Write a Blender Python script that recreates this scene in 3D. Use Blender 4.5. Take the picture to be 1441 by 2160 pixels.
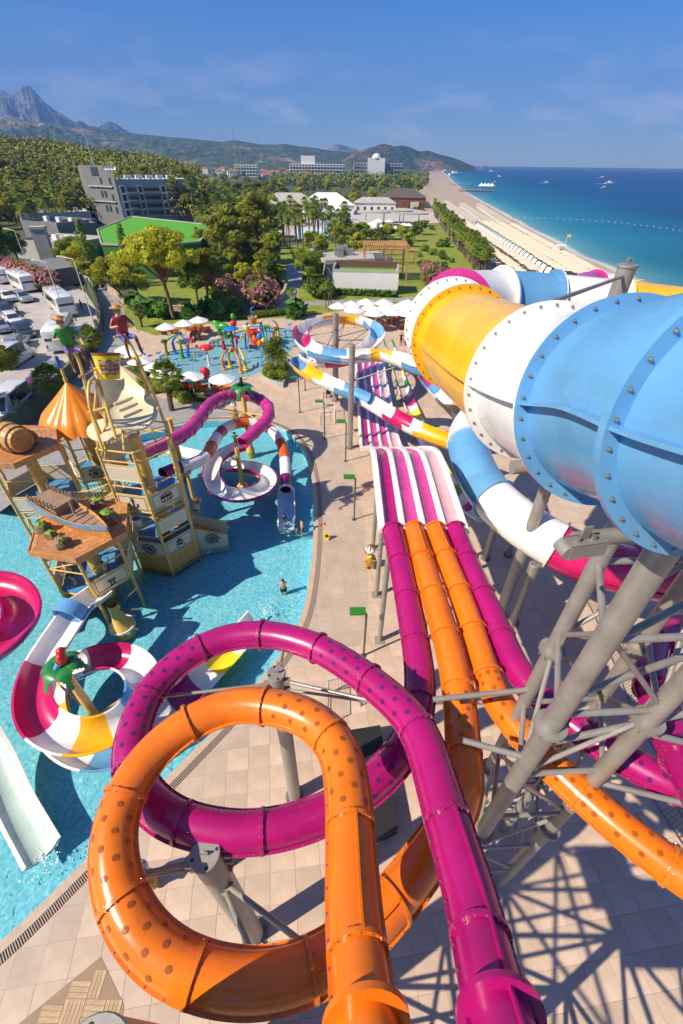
import bpy, math, random
from mathutils import Vector, Matrix, noise
from mathutils.geometry import tessellate_polygon
random.seed(7)
for o in list(bpy.data.objects): bpy.data.objects.remove(o)
SC = bpy.context.scene
COL = SC.collection
R = math.radians
# ---------------------------------------------------------------- camera
HAZE_D = 0.00018
FPX, CH, PITCH, ROLL = 922.0, 20.0, R(38.5), R(0.7)
cam_d = bpy.data.cameras.new('camera'); cam = bpy.data.objects.new('camera', cam_d); COL.objects.link(cam)
cam_d.sensor_fit = 'VERTICAL'; cam_d.sensor_height = 36.0; cam_d.lens = FPX/2160*36
cam_d.clip_start = 0.05; cam_d.clip_end = 90000
cam.matrix_world = Matrix.Translation((0, 0, CH)) @ Matrix.Rotation(math.pi/2-PITCH, 4, 'X') @ Matrix.Rotation(ROLL, 4, 'Z')
SC.camera = cam
# ---------------------------------------------------------------- sky and sun
SUN_EL = R(43); SUN_FROM = Vector((-0.885, -0.46, 0)).normalized()
wd = bpy.data.worlds.new('World'); SC.world = wd; wd.use_nodes = True
nt = wd.node_tree; N = nt.nodes; L = nt.links; N.clear()
sky = N.new('ShaderNodeTexSky'); sky.sky_type = 'NISHITA'; sky.sun_disc = False
sky.sun_elevation = SUN_EL; sky.sun_rotation = math.atan2(SUN_FROM.x, SUN_FROM.y)
sky.air_density = 1.1; sky.dust_density = 0.15; sky.ozone_density = 2.5; sky.altitude = 0
tc = N.new('ShaderNodeTexCoord'); sep = N.new('ShaderNodeSeparateXYZ'); L.new(tc.outputs['Generated'], sep.inputs[0])
mp = N.new('ShaderNodeMapping'); mp.inputs['Scale'].default_value = (2.6, 2.6, 8.5); mp.inputs['Location'].default_value = (1.3, 4.2, 0.9)
L.new(tc.outputs['Generated'], mp.inputs[0])
nz = N.new('ShaderNodeTexNoise'); nz.inputs['Scale'].default_value = 1.7; nz.inputs['Detail'].default_value = 9; nz.inputs['Roughness'].default_value = .58
L.new(mp.outputs[0], nz.inputs['Vector'])
cr = N.new('ShaderNodeValToRGB'); cr.color_ramp.elements[0].position = .50; cr.color_ramp.elements[1].position = .68
L.new(nz.outputs[0], cr.inputs[0])
er = N.new('ShaderNodeValToRGB'); e = er.color_ramp.elements
e[0].position = .0; e[0].color = (.25, .25, .25, 1); e[1].position = .17; e[1].color = (0, 0, 0, 1)
q = er.color_ramp.elements.new(.07); q.color = (.8, .8, .8, 1); q = er.color_ramp.elements.new(.12); q.color = (.35, .35, .35, 1)
L.new(sep.outputs[2], er.inputs[0])
mm = N.new('ShaderNodeMath'); mm.operation = 'MULTIPLY'; L.new(cr.outputs[0], mm.inputs[0]); L.new(er.outputs[0], mm.inputs[1])
m2 = N.new('ShaderNodeMath'); m2.operation = 'MULTIPLY'; m2.inputs[1].default_value = .55; L.new(mm.outputs[0], m2.inputs[0])
mix = N.new('ShaderNodeMixRGB'); mix.inputs[2].default_value = (8.0, 6.6, 6.6, 1)
hs = N.new('ShaderNodeHueSaturation'); hs.inputs['Saturation'].default_value = 1.05; tn = N.new('ShaderNodeMixRGB'); tn.blend_type = 'MULTIPLY'; tn.inputs[0].default_value = 1; 
tr_ = N.new('ShaderNodeValToRGB'); te = tr_.color_ramp.elements; te[0].position = 0; te[0].color = (.36, .45, .60, 1); te[1].position = .19; te[1].color = (.085, .275, .56, 1); t9 = te.new(1.0); t9.color = (.50, .52, .60, 1)  # unseen upper sky lifted and less blue, for warmer fill in the shade
L.new(sep.outputs[2], tr_.inputs[0]); L.new(tr_.outputs[0], tn.inputs[2]); L.new(sky.outputs[0], tn.inputs[1]); L.new(tn.outputs[0], hs.inputs['Color'])
L.new(m2.outputs[0], mix.inputs[0]); L.new(hs.outputs[0], mix.inputs[1])
bg = N.new('ShaderNodeBackground'); bg.inputs[1].default_value = 0.14; L.new(mix.outputs[0], bg.inputs[0])
wo = N.new('ShaderNodeOutputWorld'); L.new(bg.outputs[0], wo.inputs[0])
sd = bpy.data.lights.new('sun', 'SUN'); sd.energy = 5.0; sd.angle = R(0.53); sd.color = (1, .885, .70)
so = bpy.data.objects.new('sun', sd); COL.objects.link(so)
sdir = (SUN_FROM*math.cos(SUN_EL)+Vector((0, 0, math.sin(SUN_EL))))
so.rotation_euler = sdir.to_track_quat('Z', 'Y').to_euler(); so.location = (-30, -20, 60)
vs = SC.view_settings; vs.view_transform = 'Standard'; vs.look = 'None'; vs.exposure = 0.7; vs.gamma = 1
vs.use_curve_mapping = False
SC.render.engine = 'CYCLES'
SC.cycles.max_bounces = 5; SC.cycles.diffuse_bounces = 3; SC.cycles.glossy_bounces = 2; SC.cycles.use_adaptive_sampling = True; SC.cycles.adaptive_threshold = .03; SC.cycles.transparent_max_bounces = 12; SC.cycles.volume_bounces = 0
SC.cycles.caustics_reflective = False; SC.cycles.caustics_refractive = False
# ---------------------------------------------------------------- helpers: photo pixel -> place
def ray(px, py):
    x = (px-720.5)/FPX; y = -(py-1080)/FPX
    c, s = math.cos(ROLL), math.sin(ROLL); x, y = x*c-y*s, x*s+y*c
    cp, sp = math.cos(PITCH), math.sin(PITCH)
    return Vector((x, cp+y*sp, -sp+y*cp))
def P(px, py, z=0.0):
    d = ray(px, py); return Vector((0, 0, CH))+d*((z-CH)/d.z)
def PY(px, py, Y):
    d = ray(px, py); return Vector((0, 0, CH))+d*(Y/d.y)
def proj(w):
    cp, sp = math.cos(PITCH), math.sin(PITCH); v = Vector(w)-Vector((0, 0, CH))
    f = v.y*cp-v.z*sp; u = v.y*sp+v.z*cp; x, y = v.x/f, u/f
    c, s = math.cos(ROLL), math.sin(ROLL); x, y = x*c+y*s, -x*s+y*c
    return 720.5+FPX*x, 1080-FPX*y
def zat(xy, py):                       # height at which a vertical line over xy crosses photo row py
    lo, hi = -5.0, 19.5
    for _ in range(40):
        m = (lo+hi)/2
        if proj((xy[0], xy[1], m))[1] > py: lo = m
        else: hi = m
    return lo
# ---------------------------------------------------------------- materials
MATS = {}
def mat(name, col, rough=.5, metal=0, coat=0, var=.08, scale=3.0, bump=0, bscale=30, spec=.5, rnd=0, alpha=1, trans=0, sub=0, detail=4):
    if name in MATS: return MATS[name]
    m = bpy.data.materials.new(name); m.use_nodes = True; MATS[name] = m
    t = m.node_tree; n = t.nodes; l = t.links; b = n['Principled BSDF']
    b.inputs['Base Color'].default_value = (*col, 1); b.inputs['Roughness'].default_value = rough
    b.inputs['Metallic'].default_value = metal; b.inputs['Coat Weight'].default_value = coat
    b.inputs['Coat Roughness'].default_value = .06; b.inputs['Specular IOR Level'].default_value = spec
    b.inputs['Alpha'].default_value = alpha; b.inputs['Transmission Weight'].default_value = trans
    tcn = n.new('ShaderNodeTexCoord'); src = tcn.outputs['Object']
    if var or rnd:
        ns = n.new('ShaderNodeTexNoise'); ns.inputs['Scale'].default_value = scale; ns.inputs['Detail'].default_value = detail
        ns.inputs['Roughness'].default_value = .65; l.new(src, ns.inputs['Vector'])
        mr = n.new('ShaderNodeMapRange'); mr.inputs['From Min'].default_value = .28; mr.inputs['From Max'].default_value = .72
        mr.inputs['To Min'].default_value = 1-var; mr.inputs['To Max'].default_value = 1+var
        l.new(ns.outputs[0], mr.inputs[0]); fac = mr.outputs[0]
        if rnd:
            oi = n.new('ShaderNodeObjectInfo'); r2 = n.new('ShaderNodeMapRange')
            r2.inputs['To Min'].default_value = 1-rnd; r2.inputs['To Max'].default_value = 1+rnd; l.new(oi.outputs['Random'], r2.inputs[0])
            mu = n.new('ShaderNodeMath'); mu.operation = 'MULTIPLY'; l.new(fac, mu.inputs[0]); l.new(r2.outputs[0], mu.inputs[1]); fac = mu.outputs[0]
        vm = n.new('ShaderNodeVectorMath'); vm.operation = 'SCALE'; vm.inputs[0].default_value = col; l.new(fac, vm.inputs['Scale'])
        l.new(vm.outputs[0], b.inputs['Base Color'])
        rr = n.new('ShaderNodeMapRange'); rr.inputs['To Min'].default_value = max(.02, rough-.08); rr.inputs['To Max'].default_value = min(1, rough+.1)
        l.new(ns.outputs[0], rr.inputs[0]); l.new(rr.outputs[0], b.inputs['Roughness'])
    if bump:
        nb = n.new('ShaderNodeTexNoise'); nb.inputs['Scale'].default_value = bscale; nb.inputs['Detail'].default_value = 5; l.new(src, nb.inputs['Vector'])
        bp = n.new('ShaderNodeBump'); bp.inputs['Strength'].default_value = bump; bp.inputs['Distance'].default_value = .02
        l.new(nb.outputs[0], bp.inputs['Height']); l.new(bp.outputs[0], b.inputs['Normal'])
    return m
def shell(name, col, rough=.22):       # glossy gelcoat
    return mat(name, col, rough+.05, 0, .25, var=.17, scale=.9, bump=.05, bscale=5, detail=14)
ORANGE = shell('orange_gelcoat', (.78, .175, .005)); MAGENTA = shell('magenta_gelcoat', (.37, .006, .135))
PINKISH = shell('bright_pink_gelcoat', (.53, .03, .23)); WHITE = shell('white_gelcoat', (.80, .77, .74)); BLUE = shell('blue_gelcoat', (.125, .33, .58))
YELLOW = shell('yellow_gelcoat', (.88, .45, .012)); PURPLE = shell('purple_gelcoat', (.20, .008, .12)); CRIMSON = shell('crimson_gelcoat', (.52, .01, .11))
DEEPOR = shell('deep_orange_gelcoat', (.72, .11, .006)); GREENG = shell('green_gelcoat', (.01, .30, .04)); LEMON = shell('lemon_gelcoat', (.85, .66, .02))
PALEPINK = shell('pale_pink_gelcoat', (.72, .42, .46)); PALEBLUE = shell('pale_blue_gelcoat', (.40, .62, .76)); CREAM = shell('cream_gelcoat', (.74, .66, .44), .35)
TAN = mat('tan_painted_steel', (.70, .44, .105), .4, 0, .2, var=.12); STEEL = mat('galvanised_steel', (.34, .32, .285), .45, .4, var=.2, scale=2.2, bump=.06, bscale=14, detail=8)
DARKST = mat('dark_steel', (.12, .12, .12), .5, .4); BOLT = mat('bolt_steel', (.38, .35, .30), .4, .7, var=.1)
DOTP = mat('purple_tinted_window', (.09, .015, .13), .15, coat=.5, var=.05); DOTO = mat('amber_tinted_window', (.34, .085, .008), .15, coat=.5, var=.05); DOTB = mat('smoky_tinted_window', (.03, .06, .12), .15, coat=.5)
BLACK = mat('black_rubber', (.015, .015, .016), .6); CANVAS = mat('white_canvas', (.80, .79, .77), .8, var=.05); LOUNGE = mat('orange_lounger_fabric', (.72, .16, .035), .7)
WOODDK = mat('painted_timber', (.50, .225, .08), .5, coat=.1, rnd=.16, var=.35, scale=5, bump=.3, bscale=20); WOODLT = mat('honey_timber', (.62, .31, .08), .5, var=.3, scale=6, bump=.3)
WOODGY = mat('weathered_timber', (.30, .19, .13), .7, var=.35, scale=6, bump=.4); CREAMP = mat('cream_panel', (.66, .57, .40), .45, coat=.15, var=.05); TRIMW = mat('white_trim', (.78, .74, .68), .5)
FLOORB = mat('blue_platform_coating', (.07, .24, .50), .45, var=.12, scale=4); INK = mat('black_print', (.015, .013, .012), .6, var=0)
ROCK = mat('moulded_rock', (.22, .15, .09), .8, var=.5, scale=4, bump=.6, bscale=8); MOSS = mat('moss_green_paint', (.16, .34, .02), .7, var=.3, scale=5)
FROND = shell('painted_palm_green', (.02, .20, .04), .35); RED = shell('red_gelcoat', (.60, .012, .012)); SKIN = mat('skin', (.58, .33, .21), .5, var=.05); BONE = mat('bone_paint', (.66, .50, .28), .6, var=.25, scale=6)
HAIR = mat('dark_hair', (.015, .011, .009), .6); BROWN = mat('brown_leather_paint', (.20, .075, .025), .5, var=.2); GOLDF = mat('golden_fur_paint', (.52, .27, .055), .55, var=.3, scale=7)
GREY = mat('grey_render', (.18, .18, .175), .85, var=.1, scale=.6, bump=.1); GREYD = mat('dark_grey_render', (.28, .32, .34), .8, var=.1, scale=.6); GREYL = mat('pale_grey_render', (.40, .38, .34), .85, var=.12, scale=.5)
CONC = mat('concrete', (.42, .38, .34), .9, var=.2, scale=.35, bump=.2, bscale=8, detail=8); GLASSD = mat('dark_window_glass', (.04, .055, .065), .08, spec=.8, var=0); TYRE = mat('tyre_rubber', (.012, .012, .012), .8)
CARW = mat('white_car_paint', (.75, .74, .72), .25, coat=.8, var=.03, rnd=.05); PLAST = mat('white_plastic', (.74, .72, .69), .5); WHITEW = mat('white_render', (.72, .70, .66), .85, var=.06, scale=.4)
TURFR = mat('artificial_turf', (.085, .33, .012), .9, var=.12, scale=1.2, bump=.5, bscale=60); TERRA = mat('terracotta_roof', (.36, .13, .07), .85, var=.25, scale=.8); SAND = mat('beach_sand', (.40, .305, .22), .95, var=.14, scale=.08, bump=.4, bscale=3, detail=10)
TIMBER = mat('orange_pergola_timber', (.50, .24, .085), .7, var=.2, scale=2); THATCH = mat('beige_sunshade_fabric', (.66, .56, .41), .9, var=.15); BARK = mat('tree_bark', (.13, .085, .055), .9, var=.3, scale=6, bump=.6, bscale=14)
PINEB = mat('pine_bark', (.20, .12, .075), .9, var=.35, scale=5, bump=.7, bscale=9); FENCEG = mat('sage_green_wall_paint', (.115, .14, .085), .85, var=.12, scale=.7); STONE = mat('pale_stone_wall', (.42, .33, .24), .9, var=.25, scale=1.4, bump=.6, bscale=5)
def leafm(name, col, var=.35): 
    m = mat(name, col, .55, var=var, scale=1.1, rnd=.22, spec=.3); t = m.node_tree; b = t.nodes['Principled BSDF']   # thin leaves let light through
    if not any(x.type == 'BSDF_TRANSLUCENT' for x in t.nodes):
        tl_ = t.nodes.new('ShaderNodeBsdfTranslucent'); mx = t.nodes.new('ShaderNodeMixShader'); mx.inputs[0].default_value = .42
        t.links.new(b.inputs['Base Color'].links[0].from_socket, tl_.inputs[0]); t.links.new(b.outputs[0], mx.inputs[1]); t.links.new(tl_.outputs[0], mx.inputs[2]); t.links.new(mx.outputs[0], t.nodes['Material Output'].inputs[0])
    return m
LPINE = leafm('pine_needles', (.26, .27, .02)); LPALE = leafm('pale_green_leaves', (.46, .45, .02)); LDARK = leafm('dark_green_leaves', (.15, .22, .02)); LMID = leafm('mid_green_leaves', (.24, .31, .02))
LPALM = leafm('palm_fronds', (.23, .29, .035)); LBANANA = leafm('broad_green_leaves', (.11, .24, .03)); OLEAN = leafm('pink_blossom', (.58, .20, .27)); LRED = leafm('dark_red_leaves', (.055, .018, .022)); DRYFR = leafm('dry_palm_skirt', (.22, .13, .05)); LAUT = leafm('rusty_brown_leaves', (.16, .085, .03))
# ---------------------------------------------------------------- mesh builder
OFF = {}
class MB:
    def __init__(s): s.v = []; s.f = []; s.m = []
    def add(s, vs, fs, m=0):
        o = len(s.v); s.v += [tuple(p) for p in vs]; s.f += [tuple(i+o for i in f) for f in fs]; s.m += [m]*len(fs); return s
    def box(s, c, d, rz=0, m=0, rot=None):
        M = rot or Matrix.Rotation(rz, 3, 'Z'); c = Vector(c)
        vs = [c+M @ Vector((x*d[0]/2, y*d[1]/2, z*d[2]/2)) for z in (-1, 1) for x, y in ((-1, -1), (1, -1), (1, 1), (-1, 1))]
        return s.add(vs, [(3, 2, 1, 0), (4, 5, 6, 7), (0, 1, 5, 4), (1, 2, 6, 5), (2, 3, 7, 6), (3, 0, 4, 7)], m)
    def bar(s, p, q, w, h=None, m=0):
        p = Vector(p); q = Vector(q); d = q-p; h = h or w
        M = d.to_track_quat('X', 'Z').to_matrix()
        return s.box((p+q)/2, (d.length, w, h), m=m, rot=M)
    def path(s, pts, r, n=8, m=0, cap=True):
        pts = [Vector(p) for p in pts]; rs = r if isinstance(r, (list, tuple)) else [r]*len(pts)
        vs = []; prev = None
        for i, p in enumerate(pts):
            t = (pts[min(i+1, len(pts)-1)]-pts[max(i-1, 0)]).normalized()
            if prev is None:
                a = t.cross(Vector((0, 0, 1)));  a = Vector((1, 0, 0)) if a.length < 1e-3 else a.normalized()
            else:
                a = (prev-t*prev.dot(t)).normalized()
            prev = a; b = t.cross(a)
            vs += [p+(a*math.cos(2*math.pi*k/n)+b*math.sin(2*math.pi*k/n))*rs[i] for k in range(n)]
        fs = [(i*n+k, i*n+(k+1) % n, (i+1)*n+(k+1) % n, (i+1)*n+k) for i in range(len(pts)-1) for k in range(n)]
        if cap: fs += [tuple(range(n))[::-1], tuple((len(pts)-1)*n+k for k in range(n))]
        return s.add(vs, fs, m)
    def cyl(s, p, q, r, r2=None, n=10, m=0): return s.path([p, q], [r, r if r2 is None else r2], n, m)
    def lathe(s, prof, c=(0, 0, 0), n=20, m=0, axis=None, squash=1):
        c = Vector(c); M = Matrix.Identity(3) if axis is None else Vector(axis).to_track_quat('Z', 'Y').to_matrix()
        vs = [c+M @ Vector((r*math.cos(2*math.pi*k/n), squash*r*math.sin(2*math.pi*k/n), z)) for r, z in prof for k in range(n)]
        fs = [(i*n+k, i*n+(k+1) % n, (i+1)*n+(k+1) % n, (i+1)*n+k) for i in range(len(prof)-1) for k in range(n)]
        return s.add(vs, fs, m)
    def ball(s, c, r, n=10, m=0, jit=0, rot=None):
        c = Vector(c); rv = r if isinstance(r, (list, tuple)) else (r, r, r); h = max(4, n//2); vs = []
        for i in range(h+1):
            a = math.pi*i/h
            for k in range(n):
                b = 2*math.pi*k/n; d = Vector((math.sin(a)*math.cos(b), math.sin(a)*math.sin(b), math.cos(a)))
                j = 1+jit*noise.noise(d*2.1+c*3.3)
                w = Vector((d.x*rv[0], d.y*rv[1], d.z*rv[2]))*j
                vs.append(c+(rot @ w if rot else w))
        fs = [(i*n+k, (i+1)*n+k, (i+1)*n+(k+1) % n, i*n+(k+1) % n) for i in range(h) for k in range(n)]
        return s.add(vs, fs, m)
    def prism(s, poly, z0, z1, m=0, top=None):
        n = len(poly); tp = top or poly
        vs = [(p[0], p[1], z0) for p in poly]+[(p[0], p[1], z1) for p in tp]
        return s.add(vs, [tuple(range(n))[::-1], tuple(range(n, 2*n))]+[(k, (k+1) % n, n+(k+1) % n, n+k) for k in range(n)], m)
    def sheet(s, poly, z=None, holes=(), m=0):
        loops = [[Vector((p[0], p[1], z if z is not None else p[2])) for p in l] for l in [poly]+list(holes)]
        vs = [p for l in loops for p in l]; tr = tessellate_polygon(loops); fs = []
        for t in tr:
            a, b, c = (vs[i] for i in t); fs.append(t if (b-a).cross(c-a).z > 0 else t[::-1])
        return s.add(vs, fs, m)
    def loft(s, rings, m=0, cap=True, closed=True):
        n = len(rings[0]); vs = [p for r in rings for p in r]; kk = n if closed else n-1
        fs = [(i*n+k, i*n+(k+1) % n, (i+1)*n+(k+1) % n, (i+1)*n+k) for i in range(len(rings)-1) for k in range(kk)]
        if cap and closed: fs += [tuple(range(n))[::-1], tuple((len(rings)-1)*n+k for k in range(n))]
        return s.add(vs, fs, m)
    def mesh(s, name, mats, smooth=35):
        me = bpy.data.meshes.new(name); me.from_pydata(s.v, [], s.f)
        for mm_ in (mats if isinstance(mats, (list, tuple)) else [mats]): me.materials.append(mm_)
        if any(s.m): me.polygons.foreach_set('material_index', s.m)
        if smooth:
            me.polygons.foreach_set('use_smooth', [True]*len(s.f)); me.update(); me.set_sharp_from_angle(angle=R(smooth))
        me.update(); return me
    def obj(s, name, mats, parent=None, smooth=35, kind=None, label=None):
        if parent is not None:
            o = OFF.get(parent.name, (0, 0, 0))
            if any(o): s.v = [(x-o[0], y-o[1], z-o[2]) for x, y, z in s.v]
        return link(name, s.mesh(name, mats, smooth), parent, kind, label)
def link(name, me, parent=None, kind=None, label=None):
    ob = bpy.data.objects.new(name, me); COL.objects.link(ob)
    if parent is not None: ob.parent = parent; OFF[ob.name] = OFF.get(parent.name, (0, 0, 0))
    if kind: ob['kind'] = kind
    if label: ob['label'] = label
    return ob
def tag(o, label, cat, group=None):
    o['label'] = label; o['category'] = cat
    if group: o['group'] = group
    return o
def thing(name, label, cat, loc=(0, 0, 0), group=None):
    o = bpy.data.objects.new(name, None); COL.objects.link(o); o.location = loc; o.empty_display_size = .3
    OFF[o.name] = tuple(loc); return tag(o, label, cat, group)
def struct(name, mb, m, smooth=35): return mb.obj(name, m, None, smooth, 'structure')
KIDS = {}
def copy_tree(o, parent=None):
    c = o.copy(); COL.objects.link(c)
    if parent is not None: c.parent = parent
    if o.name not in KIDS: KIDS[o.name] = list(o.children)
    for ch in KIDS[o.name]: copy_tree(ch, c)
    return c
def place(proto, loc, rz=0, sc=1, label=None, group=None, used=[]):
    if proto.name not in used: used.append(proto.name); o = proto
    else: o = copy_tree(proto)
    o.location = loc; o.rotation_euler = (0, 0, rz); o.scale = (sc, sc, sc) if not isinstance(sc, (tuple, list)) else sc
    if label: o['label'] = label
    if group: o['group'] = group
    return o
def smoothpath(ctrl, step=.2):
    p = [Vector(c) for c in ctrl]; p = [p[0]*2-p[1]]+p+[p[-1]*2-p[-2]]; out = []; marks = []
    for i in range(1, len(p)-2):
        p0, p1, p2, p3 = p[i-1:i+3]; d1 = (p2-p1).length
        t0 = 0; t1 = max((p1-p0).length, 1e-4)**.5; t2 = t1+max(d1, 1e-4)**.5; t3 = t2+max((p3-p2).length, 1e-4)**.5
        n = max(2, int(d1/(step*.5)))
        for k in range(n):
            t = t1+(t2-t1)*k/n
            A1 = p0*((t1-t)/(t1-t0))+p1*((t-t0)/(t1-t0)); A2 = p1*((t2-t)/(t2-t1))+p2*((t-t1)/(t2-t1)); A3 = p2*((t3-t)/(t3-t2))+p3*((t-t2)/(t3-t2))
            B1 = A1*((t2-t)/(t2-t0))+A2*((t-t0)/(t2-t0)); B2 = A2*((t3-t)/(t3-t1))+A3*((t-t1)/(t3-t1))
            out.append(B1*((t2-t)/(t2-t1))+B2*((t-t1)/(t2-t1)))
    out.append(p[-2]); acc = [0]
    for a, b in zip(out, out[1:]): acc.append(acc[-1]+(b-a).length)
    n = max(2, int(acc[-1]/step)); res = []; j = 0
    for k in range(n+1):
        s = acc[-1]*k/n
        while j < len(acc)-2 and acc[j+1] < s: j += 1
        u = (s-acc[j])/max(1e-9, acc[j+1]-acc[j]); res.append(out[j].lerp(out[j+1], u))
    return res
def smooth_once(pts, it=3):
    for _ in range(it): pts = [pts[0]]+[(pts[i-1]+pts[i]*2+pts[i+1])/4 for i in range(1, len(pts)-1)]+[pts[-1]]
    return pts
def frame(pts, i):
    t = (pts[min(i+1, len(pts)-1)]-pts[max(i-1, 0)]).normalized()
    a = t.cross(Vector((0, 0, 1))).normalized(); return t, a, a.cross(t)
def inside(p, poly):
    c = False; j = len(poly)-1
    for i in range(len(poly)):
        a, b = poly[i], poly[j]
        if (a[1] > p[1]) != (b[1] > p[1]) and p[0] < (b[0]-a[0])*(p[1]-a[1])/(b[1]-a[1])+a[0]: c = not c
        j = i
    return c
def offset_line(pts, d):
    out = []
    for i, p in enumerate(pts):
        t = (pts[min(i+1, len(pts)-1)]-pts[max(i-1, 0)]); t.z = 0; t.normalize(); out.append(p+Vector((-t.y, t.x, 0))*d)
    return out
def strip(mb, a, b, z0, z1=None, m=0):
    z1 = z0 if z1 is None else z1; n = len(a)
    vs = [(p.x, p.y, z0) for p in a]+[(p.x, p.y, z1) for p in b]
    fs = []
    for i in range(n-1):
        f = (i, i+1, n+i+1, n+i); q0, q1, q2 = (Vector(vs[k]) for k in f[:3])
        fs.append(f if (q1-q0).cross(q2-q0).z >= 0 else f[::-1])
    return mb.add(vs, fs, m)
# ================================================================ the setting
def nodes_mat(name):
    m = bpy.data.materials.new(name); m.use_nodes = True; MATS[name] = m
    return m, m.node_tree.nodes, m.node_tree.links, m.node_tree.nodes['Principled BSDF']
def ramp(n, stops):
    r = n.new('ShaderNodeValToRGB'); el = r.color_ramp.elements
    while len(el) < len(stops): el.new(.5)
    for e_, (p, c) in zip(el, stops): e_.position = p; e_.color = (*c, 1)
    return r
def tile_mat(name, c, size, mortar, rz=0, rnd=.07, rough=.55):
    m, n, l, b = nodes_mat(name); t = n.new('ShaderNodeTexCoord'); mp_ = n.new('ShaderNodeMapping'); mp_.inputs['Rotation'].default_value[2] = -rz
    l.new(t.outputs['Object'], mp_.inputs[0]); br = n.new('ShaderNodeTexBrick'); br.offset = 0; br.inputs['Scale'].default_value = 1
    br.inputs['Brick Width'].default_value = size; br.inputs['Row Height'].default_value = size; br.inputs['Mortar Size'].default_value = mortar
    br.inputs['Bias'].default_value = 0
    br.inputs['Color1'].default_value = (*[v*(1-rnd) for v in c], 1); br.inputs['Color2'].default_value = (*[v*(1+rnd) for v in c], 1); br.inputs['Mortar'].default_value = (*[v*.78 for v in c], 1)
    l.new(mp_.outputs[0], br.inputs['Vector'])
    ns = n.new('ShaderNodeTexNoise'); ns.inputs['Scale'].default_value = .9; ns.inputs['Detail'].default_value = 9; ns.inputs['Roughness'].default_value = .7; l.new(t.outputs['Object'], ns.inputs['Vector'])
    mr = n.new('ShaderNodeMapRange'); mr.inputs['From Min'].default_value = .3; mr.inputs['From Max'].default_value = .7; mr.inputs['To Min'].default_value = .86; mr.inputs['To Max'].default_value = 1.1; l.new(ns.outputs[0], mr.inputs[0])
    vm = n.new('ShaderNodeVectorMath'); vm.operation = 'SCALE'; l.new(br.outputs[0], vm.inputs[0]); l.new(mr.outputs[0], vm.inputs['Scale']); l.new(vm.outputs[0], b.inputs['Base Color'])
    rr = n.new('ShaderNodeMapRange'); rr.inputs['To Min'].default_value = rough-.15; rr.inputs['To Max'].default_value = rough+.2; l.new(ns.outputs[0], rr.inputs[0]); l.new(rr.outputs[0], b.inputs['Roughness'])
    bp = n.new('ShaderNodeBump'); bp.inputs['Strength'].default_value = .25; bp.inputs['Distance'].default_value = .01; l.new(br.outputs['Fac'], bp.inputs['Height']); bp.invert = True; l.new(bp.outputs[0], b.inputs['Normal'])
    return m
TROT = R(8)
DECKM = tile_mat('beige_paving', (.55, .415, .31), .9, .012, TROT); BANDM = tile_mat('greige_paving', (.47, .37, .29), .9, .01, TROT)
TILEM = mat('beige_stone_tile', (.55, .415, .31), .5, var=.18, scale=.8, rnd=.10, bump=.12, bscale=12, detail=9); PATHM = tile_mat('grey_pavers', (.34, .32, .31), .4, .02, R(25))
COPING = mat('sandstone_coping', (.50, .38, .275), .7, var=.15, scale=4); GRATE = mat('drain_grate_slat', (.36, .28, .22), .6, var=.1); GRATED = mat('drain_channel_dark', (.05, .045, .04), .9)
LAWN = mat('mown_lawn', (.20, .235, .02), .95, var=.35, scale=.5, bump=.6, bscale=40, detail=10); SOIL = mat('garden_ground', (.07, .085, .025), .95, var=.5, scale=.12, bump=.5, detail=10)
# pool tiles, with a net of caustic light painted into their colour
def mosaic_caustics(name, c1, c2, c3, sc):
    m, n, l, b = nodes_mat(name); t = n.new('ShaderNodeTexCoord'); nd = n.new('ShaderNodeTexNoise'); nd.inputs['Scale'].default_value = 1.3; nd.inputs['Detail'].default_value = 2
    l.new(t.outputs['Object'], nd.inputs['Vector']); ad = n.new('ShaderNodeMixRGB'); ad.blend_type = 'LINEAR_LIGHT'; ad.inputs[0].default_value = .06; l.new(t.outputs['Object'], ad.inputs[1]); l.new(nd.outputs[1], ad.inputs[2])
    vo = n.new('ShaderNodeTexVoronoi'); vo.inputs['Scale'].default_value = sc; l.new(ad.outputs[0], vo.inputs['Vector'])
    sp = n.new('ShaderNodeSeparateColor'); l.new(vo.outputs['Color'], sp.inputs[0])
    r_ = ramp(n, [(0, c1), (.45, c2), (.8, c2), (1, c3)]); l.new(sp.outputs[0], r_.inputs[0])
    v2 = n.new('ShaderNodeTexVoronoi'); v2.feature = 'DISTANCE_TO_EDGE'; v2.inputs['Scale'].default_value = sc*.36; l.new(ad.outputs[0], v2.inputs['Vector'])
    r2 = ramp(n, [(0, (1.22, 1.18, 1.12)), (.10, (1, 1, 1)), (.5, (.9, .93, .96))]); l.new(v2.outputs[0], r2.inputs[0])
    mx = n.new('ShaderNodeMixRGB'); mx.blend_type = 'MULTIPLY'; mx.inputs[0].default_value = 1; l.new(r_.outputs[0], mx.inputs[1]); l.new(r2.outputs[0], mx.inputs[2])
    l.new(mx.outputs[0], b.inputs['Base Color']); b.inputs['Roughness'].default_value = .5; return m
POOLF = mosaic_caustics('pool_mosaic_caustics', (.22, .58, .74), (.36, .70, .80), (.58, .82, .86), 9); SPLF = mosaic_caustics('splash_mosaic_caustics', (.34, .62, .76), (.46, .70, .80), (.58, .78, .84), 7)
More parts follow.
